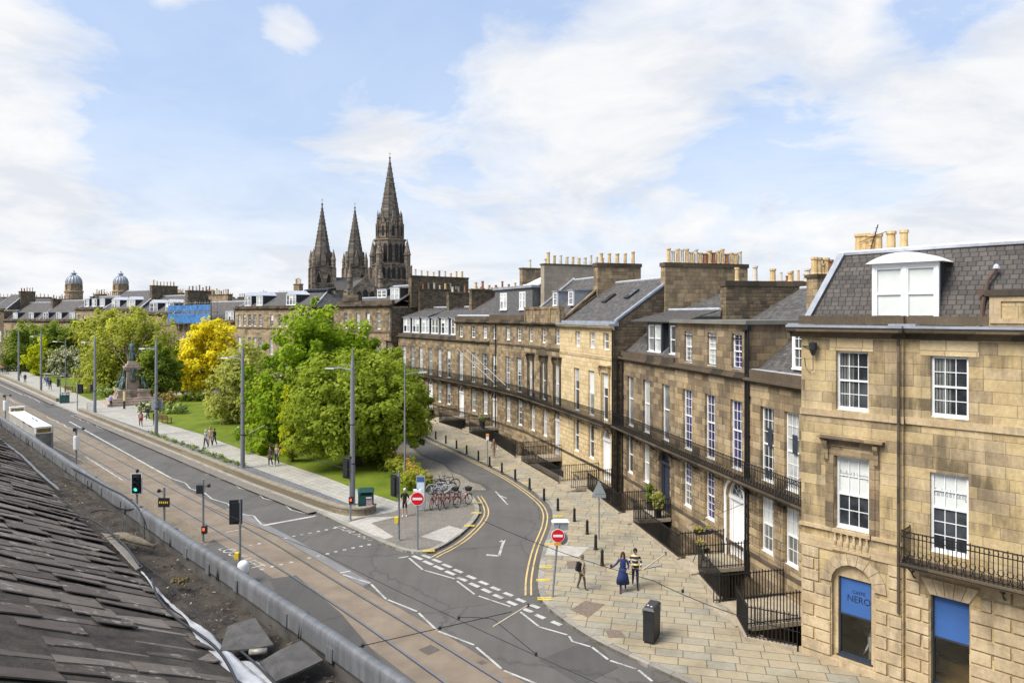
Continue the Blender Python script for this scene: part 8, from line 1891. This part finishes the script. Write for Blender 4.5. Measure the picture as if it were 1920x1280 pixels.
b = MB(); b.box(XA, XB, NOUT-.36, NOUT-.02, -.03, ZG-.12); b.box(XA, XB, NIN+.045, NOUT-.02, ZG-.12, ZTOP-.25); b.box(XA, XB, -9, NOUT-.36, -.03, 8.0); FBw = b.build('wall', M_B, FB)
# parapet lead sheet, dressed over the wall top
def sheet_sweep(x0, x1, prof, step, wob, m, name, par):
    b = MB(); n = int((x1-x0)/step); k = len(prof); ph = [rr.uniform(0, 6) for _ in range(6)]
    for i in range(n+1):
        x = x0+(x1-x0)*i/n; w = wob*(math.sin(x*.9+ph[0])+.5*math.sin(x*2.3+ph[1])+.2*math.sin(x*7.7+ph[2])); v2 = wob*.8*(math.sin(x*2.3+ph[3])+.5*math.sin(x*6.1+ph[4]))
        for j, (y, z) in enumerate(prof): b.v.append((x, y+w*(.4+.6*(j % 3)/2), z+v2*(.3 if j < 2 else 1)))
    for i in range(n):
        for j in range(k-1): b.f.append((i*k+j, (i+1)*k+j, (i+1)*k+j+1, i*k+j+1)); b.m.append(0)
    return b.build(name, m, par, True)
prof = [(NIN-.004, ZG+.135), (NIN-.022, ZG+.137), (NIN-.02, ZG+.16), (NIN-.016, ZTOP-.09), (NIN-.010, ZTOP-.035), (NIN+.012, ZTOP-.008), (NIN+.045, ZTOP), (NIN+.085, ZTOP-.012), (NOUT+.012, ZTOP-.05), (NOUT+.02, ZTOP-.35)]
sheet_sweep(XA, XB, prof, .12, .005, M_PLEAD, 'parapet', FB)
b = MB(); b.box(XA, XB, NIN, NIN+.04, ZG-.1, ZG+.22); b.build('parapet_upstand', M_PLEAD2, FB)
cl = None
xs = -3.0; i = 0
while xs > -40:
    b = MB(); w = rr.uniform(.05, .08); z0 = ZG+.11+rr.uniform(0, .05)
    b.hexa([(xs-w, NIN-.034, z0), (xs+w, NIN-.034, z0), (xs+w, NIN-.024, z0), (xs-w, NIN-.024, z0)], [(xs-w, NIN-.028, z0+.15), (xs+w, NIN-.028, z0+.15), (xs+w, NIN-.012, z0+.15), (xs-w, NIN-.012, z0+.15)]); b.build('lead_clip', M_PLEAD, FB)
    if i % 2 == 0:
        b = MB(); xx = xs+.35; b.tube([(xx, NIN-.028, ZG+.12), (xx+.01, NIN-.012, ZTOP-.09), (xx, NIN+.02, ZTOP-.012), (xx, NIN+.06, ZTOP+.0), (xx, NIN+.09, ZTOP-.012), (xx, NOUT+.018, ZTOP-.15)], [.009, .011, .013, .013, .013, .01], 6)
        b.tube([(xx+.055, NIN-.028, ZG+.13), (xx+.06, NIN-.012, ZTOP-.09), (xx+.05, NIN+.02, ZTOP-.014), (xx+.055, NIN+.06, ZTOP-.002), (xx+.05, NIN+.09, ZTOP-.014)], .009, 6); b.build('lead_seam', M_PLEAD, FB, True)
    xs -= rr.uniform(.9, 1.6); i += 1
# gutter bed
b = MB(); n = 260; k = 9
for i in range(n+1):
    x = -38+40*i/n
    for j in range(k):
        y = eave(x)-.28+(NIN+.03-eave(x)+.28)*j/(k-1); b.v.append((x, y, ZG-.02+.035*math.sin(x*3.1+j)*math.sin(j*1.7+x)+rr.uniform(-.012, .012)))
for i in range(n):
    for j in range(k-1): b.f.append((i*k+j, (i+1)*k+j, (i+1)*k+j+1, i*k+j+1)); b.m.append(0)
b.build('gutter_bed', M_DIRT, FB, True)
# slates, each lapped over the next
b = MB(); tint = []; g, wd = .37, .52; x = 1.6; r = 0
while x > -36:
    y = -.6+(r % 2)*wd*.5+rr.uniform(-.06, .06); ga = g*rr.uniform(.82, 1.2)
    while y < eave(x):
        w = wd*rr.uniform(.7, 1.3); y1 = min(y+w, eave(x)+rr.uniform(-.03, .05))
        if y1-y > .08:
            L = ga+.22; lift = .012+rr.random()**1.6*.045; j = lambda a: rr.uniform(-a, a); gp = .004
            x0, x1 = x+rr.uniform(-.10, .10), x-L
            P = [(x0+j(.045), y+gp+j(.008)), (x0+j(.03), y1-gp+j(.008)), (x1, y1-gp), (x1, y+gp)]
            if rr.random() < .35: c = .5+j(.25); P.insert(1, (x0+j(.06), y+(y1-y)*c))
            if rr.random() < .12: P[0] = (P[0][0]-.09, P[0][1])
            m = len(P); top = []; bot = []; tl = j(.006)
            for q, (px_, py_) in enumerate(P):
                h = (lift if px_ > x-.15 else -.004)+tl*(py_-y)/max(.1, y1-y); top.append((px_, py_, zr(x, py_)+h+.012)); bot.append((px_, py_, zr(x, py_)+h-.003))
            f0 = len(b.f); b.hexa(bot[::-1], top[::-1]); tv = min(1, max(0, rr.gauss(.5, .27))); tint += [tv]*(len(b.f)-f0)
        y += w
    x -= ga; r += 1
o = b.build('slate_roof', M_SL, FB); a = o.data.attributes.new('tint', 'FLOAT', 'FACE'); a.data.foreach_set('value', tint)
b = MB(); b.hexa([(2, -2.5, zr(0, -2.5)-.1), (2, eave(0)-.03, zr(0, eave(0))-.1), (-36, eave(-36)-.03, zr(-36, eave(-36))-.1), (-36, -2.5, zr(-36, -2.5)-.1)], [(2, -2.5, zr(0, -2.5)-.012), (2, eave(0)-.03, zr(0, eave(0))-.012), (-36, eave(-36)-.03, zr(-36, eave(-36))-.012), (-36, -2.5, zr(-36, -2.5)-.012)]); b.build('roof_underlay', M_DIRT, FB)
# lead apron farther along, wall upstand at the far end of our roof
def gp_(px, py, z): x, y = G(px, py, z); return Vector((x, y, z))
# white membrane hanging out below the slates
def strip(name, lab, cat, px_l, px_r, z, m, amp, kind=None):
    b = MB(); k = 7; n = 40; a0 = dense([tuple(gp_(*p, z)) for p in px_l], .02); a1 = dense([tuple(gp_(*p, z)) for p in px_r], .02)
    for i in range(n+1):
        p = Vector(a0[int(i*(len(a0)-1)/n)]); q = Vector(a1[int(i*(len(a1)-1)/n)])
        for j in range(k):
            v = p.lerp(q, j/(k-1)); v.z += amp*(math.sin(i*.9+j*.8)*.6+math.sin(i*2.1-j*1.3)*.4)+rr.uniform(-amp, amp)*.35; v.x += rr.uniform(-amp, amp)*.3
            b.v.append(tuple(v))
    for i in range(n):
        for j in range(k-1): b.f.append((i*k+j, (i+1)*k+j, (i+1)*k+j+1, i*k+j+1)); b.m.append(0)
    o = b.build(name, m, None, True); sol = o.modifiers.new('thickness', 'SOLIDIFY'); sol.thickness = .004
    tag(o, lab, cat); return o
strip('roof_membrane', 'crumpled white membrane poking out along the slate edge beside the gutter', 'roofing sheet', [(243, 1050), (268, 1075), (290, 1105), (325, 1140), (350, 1160), (370, 1200), (395, 1235), (420, 1265), (440, 1290)], [(255, 1060), (283, 1088), (306, 1116), (352, 1156), (400, 1190), (418, 1212), (450, 1238), (480, 1262), (520, 1300)], 8.36, M_SHEET, .014)
strip('loose_membrane', 'dirty white sheet lying under the tilted loose slate', 'roofing sheet', [(440, 1240), (430, 1262), (425, 1290)], [(480, 1238), (510, 1262), (545, 1300)], 8.335, M_SHEET, .012)
strip('lead_apron', 'long pale lead apron strip between far slates and gutter', 'lead strip', [(0, 824), (40, 855), (70, 885), (110, 919)], [(0, 821), (42, 852), (73, 882), (114, 917)], 8.38, M_PLEAD, .006)
strip('eaves_board', 'grey weathered board along the slate edge above the rubble', 'board', [(190, 998), (225, 1035), (255, 1068)], [(205, 1000), (240, 1032), (268, 1062)], 8.40, plain('weathered_board', (.17, .155, .135), .85, 0, .25, 6, .3, 20), .004)
def slab(name, lab, cat, px, zs, m, th=.018):
    P = [gp_(p[0], p[1], z) for p, z in zip(px, zs)]; c = sum(P, Vector())/len(P); b = MB(); nrm = (P[1]-P[0]).cross(P[2]-P[1]).normalized(); nrm = nrm if nrm.z > 0 else -nrm
    Q = [p-c for p in P]; ar = sum(Q[i].x*Q[(i+1) % len(Q)].y-Q[(i+1) % len(Q)].x*Q[i].y for i in range(len(Q)))
    if ar < 0: Q = Q[::-1]
    b.hexa([q-nrm*th for q in Q], Q); o = b.build(name, m, None, False, c); tag(o, lab, cat); return o
M_LSL = plain('loose_slate', (.068, .064, .060), .75, 0, .3, 5, .35, 22, c2=(.115, .105, .095))
slab('loose_slate', 'dark loose slate lying on the rubble, upper one of the two', 'roof slate', [(427, 1173), (452, 1164), (478, 1157), (492, 1178), (513, 1207), (476, 1215), (412, 1219)], [8.40, 8.40, 8.41, 8.39, 8.36, 8.36, 8.37], M_LSL)
slab('loose_slate', 'dark loose slate leaning at the gutter edge, lower one with a pale rim', 'roof slate', [(487, 1240), (527, 1216), (565, 1200), (606, 1236), (560, 1258), (517, 1276)], [8.44, 8.45, 8.46, 8.40, 8.39, 8.38], M_LSL, .022)
for lab, px, z, r in (('thick black cable looping out of the gutter over the middle slates', [(134, 990), (136, 973), (150, 968), (176, 974), (211, 1000), (240, 1028), (262, 1060)], 8.46, .016), ('second black cable in the gutter behind the log-like debris', [(170, 960), (190, 955), (222, 958), (232, 975), (228, 1000), (215, 1005)], 8.42, .011), ('black cable snaking over the white membrane at the bottom', [(285, 1085), (292, 1112), (300, 1126), (327, 1157), (370, 1185), (405, 1212), (427, 1242), (446, 1282)], 8.43, .015), ('thin cable lying on the gutter rubble', [(262, 1050), (300, 1080), (330, 1105), (385, 1168)], 8.36, .008), ('grey cable running under the lower loose slate', [(452, 1220), (482, 1245), (520, 1285)], 8.40, .013)):
    P = smooth2([tuple(gp_(*p, z+.02*math.sin(i*2.1))) for i, p in enumerate(px)]); b = MB(); o0 = Vector(P[0]); b.tube([Vector(p)-o0 for p in P], r, 7); o = b.build('cable', M_DARK, None, True, o0); tag(o, lab, 'cable', 'cables on the roof')
ct = [(-18.5, NIN-.05, 8.55), (-17.0, NIN-.04, 8.60), (-15.6, NIN-.02, ZTOP+.01), (-14.6, NIN+.03, ZTOP+.03), (-13.6, NIN+.0, ZTOP+.0), (-13.1, NIN-.05, 8.45), (-13.0, NIN-.1, 8.36), (-12.6, NIN-.2, 8.34)]
P = smooth2([(*L2W(q[0], q[1]), q[2]) for q in ct]); b = MB(); b.tube([Vector(p)-Vector(P[0]) for p in P], .014, 7); o = b.build('cable', M_DARK, None, True, P[0]); tag(o, 'black cable draped over the lead parapet far along', 'cable', 'cables on the roof')
ct = [(-19.5, 3.4, 8.40), (-18.6, 3.5, 8.36), (-17.2, NIN-.05, 8.42), (-15.8, NIN-.04, 8.36), (-14.6, NIN-.06, 8.40), (-13.9, NIN-.03, 8.52), (-13.6, NIN+.05, ZTOP+.02)]
P = smooth2([(*L2W(q[0], q[1]), q[2]) for q in ct]); b = MB(); b.tube([Vector(p)-Vector(P[0]) for p in P], .011, 7); o = b.build('cable', M_DARK, None, True, P[0]); tag(o, 'black cable looping low along the foot of the lead parapet', 'cable', 'cables on the roof')
# sodden bundle, debris, rubble
P = [gp_(208, 1002, 8.40), gp_(232, 1005, 8.44), gp_(262, 1014, 8.43), gp_(290, 1024, 8.38)]; b = MB(); b.tube([p-P[0] for p in P], [.03, .07, .06, .02], 8)
for k in range(9): q = P[k % 3].lerp(P[k % 3+1], rr.random()); b.tube([q-P[0], q-P[0]+Vector((rr.uniform(-.25, .25), rr.uniform(-.2, .2), rr.uniform(.0, .08)))], .008, 4)
o = b.build('debris_bundle', plain('sodden_debris', (.15, .125, .09), .95, 0, .4, 7, .6, 20), None, True, P[0]); tag(o, 'sodden grey-brown bundle of debris lying across the gutter', 'debris')
b = MB(); tn = []
for k in range(2600):
    x = -3.2-rr.random()**1.6*16; y = rr.uniform(eave(x)-.02, NIN-.03); s = rr.uniform(.006, .03)*(1.6 if rr.random() < .08 else 1); c = Vector((x, y, ZG+.0+rr.uniform(0, .03))); Q = [c+Vector((rr.uniform(-1, 1), rr.uniform(-1, 1), rr.uniform(-.4, .5)))*s for _ in range(4)]
    f0 = len(b.f); i = len(b.v); b.v += [tuple(q) for q in Q]; b.f += [(i, i+1, i+2), (i, i+2, i+3), (i, i+3, i+1), (i+1, i+3, i+2)]; b.m += [0]*4; tn += [rr.random()]*4
mr, tr_, br_ = newmat('gutter_rubble'); at_ = tr_.add('ShaderNodeAttribute', {'attribute_name': 'tint'}).outputs['Fac']; tr_.set(br_.inputs['Base Color'], tr_.ramp(at_, [(0, (.03, .026, .022)), (.6, (.10, .078, .058)), (.9, (.20, .15, .09)), (.97, (.5, .46, .40))])); br_.inputs['Roughness'].default_value = .95
o = b.build('gutter_rubble', mr, None, False, (0, 0, 0), RZ); a = o.data.attributes.new('tint', 'FLOAT', 'FACE'); a.data.foreach_set('value', tn); tag(o, 'dark rubble and grit filling the gutter', 'rubble', kind='stuff')
p = gp_(335, 1090, 8.36); b = MB(); rg = random.Random(3)
for k in range(26): c = Vector((rg.uniform(-.11, .11), rg.uniform(-.07, .07), rg.uniform(-.02, .03))); b.lathe([(.0, -.02), (.03, 0), (.0, .025)], 6, tuple(c))
o = b.build('moss_clump', plain('dry_moss', (.17, .125, .05), .95, 0, .4, 12, .8, 40), None, True, p); tag(o, 'dry yellowish moss clump on the gutter rubble', 'moss')
p = gp_(485, 1222, 8.38); b = MB(); b.tube([(-.1, 0, 0), (.08, .02, .005)], .033, 10); o = b.build('crushed_can', plain('dirty_can', (.33, .30, .25), .5, .3, .5, 12), None, True, p); tag(o, 'crushed pale can between the two loose slates', 'can')
# ================================================================ sky, sun, camera
wd_ = bpy.data.worlds.new('World'); sc.world = wd_; wd_.use_nodes = True
wt = NT(wd_); bgn = wt.n['Background']
SUN_EL, SX, SY = RAD(50), -.86, -.51
sky = wt.add('ShaderNodeTexSky', {'sky_type': 'NISHITA', 'sun_disc': False, 'sun_elevation': SUN_EL, 'sun_rotation': math.atan2(SX, SY), 'air_density': 1.0, 'dust_density': 1.0, 'ozone_density': 1.6})
dirv = wt.add('ShaderNodeTexCoord').outputs['Generated']; ds = wt.add('ShaderNodeSeparateXYZ', i0=dirv)
zz_ = wt.math('ADD', wt.math('MAXIMUM', ds.outputs[2], 0.0), .22)
pl = wt.comb(wt.math('DIVIDE', ds.outputs[0], zz_), wt.math('DIVIDE', ds.outputs[1], zz_), 3.3)
warp = wt.noise(pl, .8, 3, .5, 1)
pl2 = wt.add('ShaderNodeVectorMath', {'operation': 'ADD'}, i0=pl, i1=wt.add('ShaderNodeVectorMath', {'operation': 'SCALE'}, i0=warp, Scale=.9).outputs[0]).outputs[0]
fld = wt.math('ADD', wt.math('MULTIPLY', wt.noise(pl2, 1.15, 9, .6), .72), wt.math('MULTIPLY', wt.noise(pl2, 4.2, 8, .62), .28))
def blob(px, py, r, amp):
    global fld
    c = Vector(((px-960)/FPX, 1, (HY-py)/FPX)).normalized()
    d = wt.add('ShaderNodeVectorMath', {'operation': 'DISTANCE'}, i0=dirv, i1=tuple(c)).outputs['Value']
    q = wt.math('DIVIDE', d, r/FPX*.9); e = wt.math('POWER', 2.718, wt.math('MULTIPLY', wt.math('MULTIPLY', q, q), -1.0))
    fld = wt.math('MULTIPLY_ADD', e, amp, fld)
for q in ((545, 66, 62, .22), (-20, 230, 190, .20), (1010, 120, 190, .20), (1230, 130, 170, .12), (1500, 90, 240, .09), (1850, 260, 300, .13), (700, 205, 150, .13), (1180, 220, 70, .14), (1650, 450, 380, .09), (900, 470, 380, .09), (60, 520, 360, .16), (320, -20, 60, .12),
          (300, 160, 260, -.10), (420, 330, 230, -.04), (850, 285, 100, -.17), (1430, 235, 150, -.17), (1600, 310, 130, -.15), (720, 50, 160, -.14), (1790, 60, 70, -.15), (1330, 310, 70, -.12), (1030, 20, 110, -.14), (980, 270, 60, -.1), (1690, 30, 60, -.12)): blob(*q)
cov = wt.ramp(fld, [(.43, 0.0), (.50, .22), (.565, .72), (.65, 1.0)])
hz_ = wt.ramp(ds.outputs[2], [(.0, 1.0), (.06, .86), (.24, .34), (.5, .18)])
veil = wt.math('MAXIMUM', cov, wt.math('MULTIPLY', hz_, .95))
shade = wt.ramp(wt.noise(pl2, 2.6, 7, .62), [(.36, (.36, .375, .405)), (.5, (.415, .422, .435)), (.66, (.455, .455, .457))])
SKYS = .075
blue = wt.mix(1.0, sky.outputs[0], (SKYS, SKYS, SKYS, 1), 'MULTIPLY')
blue = wt.mix(.52, blue, (.235, .345, .55, 1))
colr = wt.mix(veil, blue, shade)
wt.set(bgn.inputs[0], colr); bgn.inputs[1].default_value = 1.0
sl = bpy.data.lights.new('sun', 'SUN'); sl.energy = 2.45; sl.angle = RAD(32); sl.color = (1.0, .95, .87)
so = bpy.data.objects.new('sun', sl); col.objects.link(so)
sd_ = Vector((SX*math.cos(SUN_EL), SY*math.cos(SUN_EL), math.sin(SUN_EL))).normalized()
so.rotation_euler = sd_.to_track_quat('Z', 'Y').to_euler(); so.location = (0, 0, 60)
cam = bpy.data.cameras.new('camera'); cam.sensor_width = 36; cam.lens = 36*FPX/1920; cam.shift_y = -(640-HY)/1920; cam.clip_start = .1; cam.clip_end = 9000
co = bpy.data.objects.new('camera', cam); col.objects.link(co); co.location = (0, 0, HC); co.rotation_euler = (math.pi/2, 0, 0); sc.camera = co
vs = sc.view_settings; vs.view_transform = 'Standard'; vs.look = 'None'; vs.exposure = 1.13; vs.gamma = 1.0; vs.use_curve_mapping = False
sc.cycles.max_bounces = 8; sc.cycles.diffuse_bounces = 5; sc.cycles.transmission_bounces = 6; sc.cycles.transparent_max_bounces = 8
flatten_third_level()
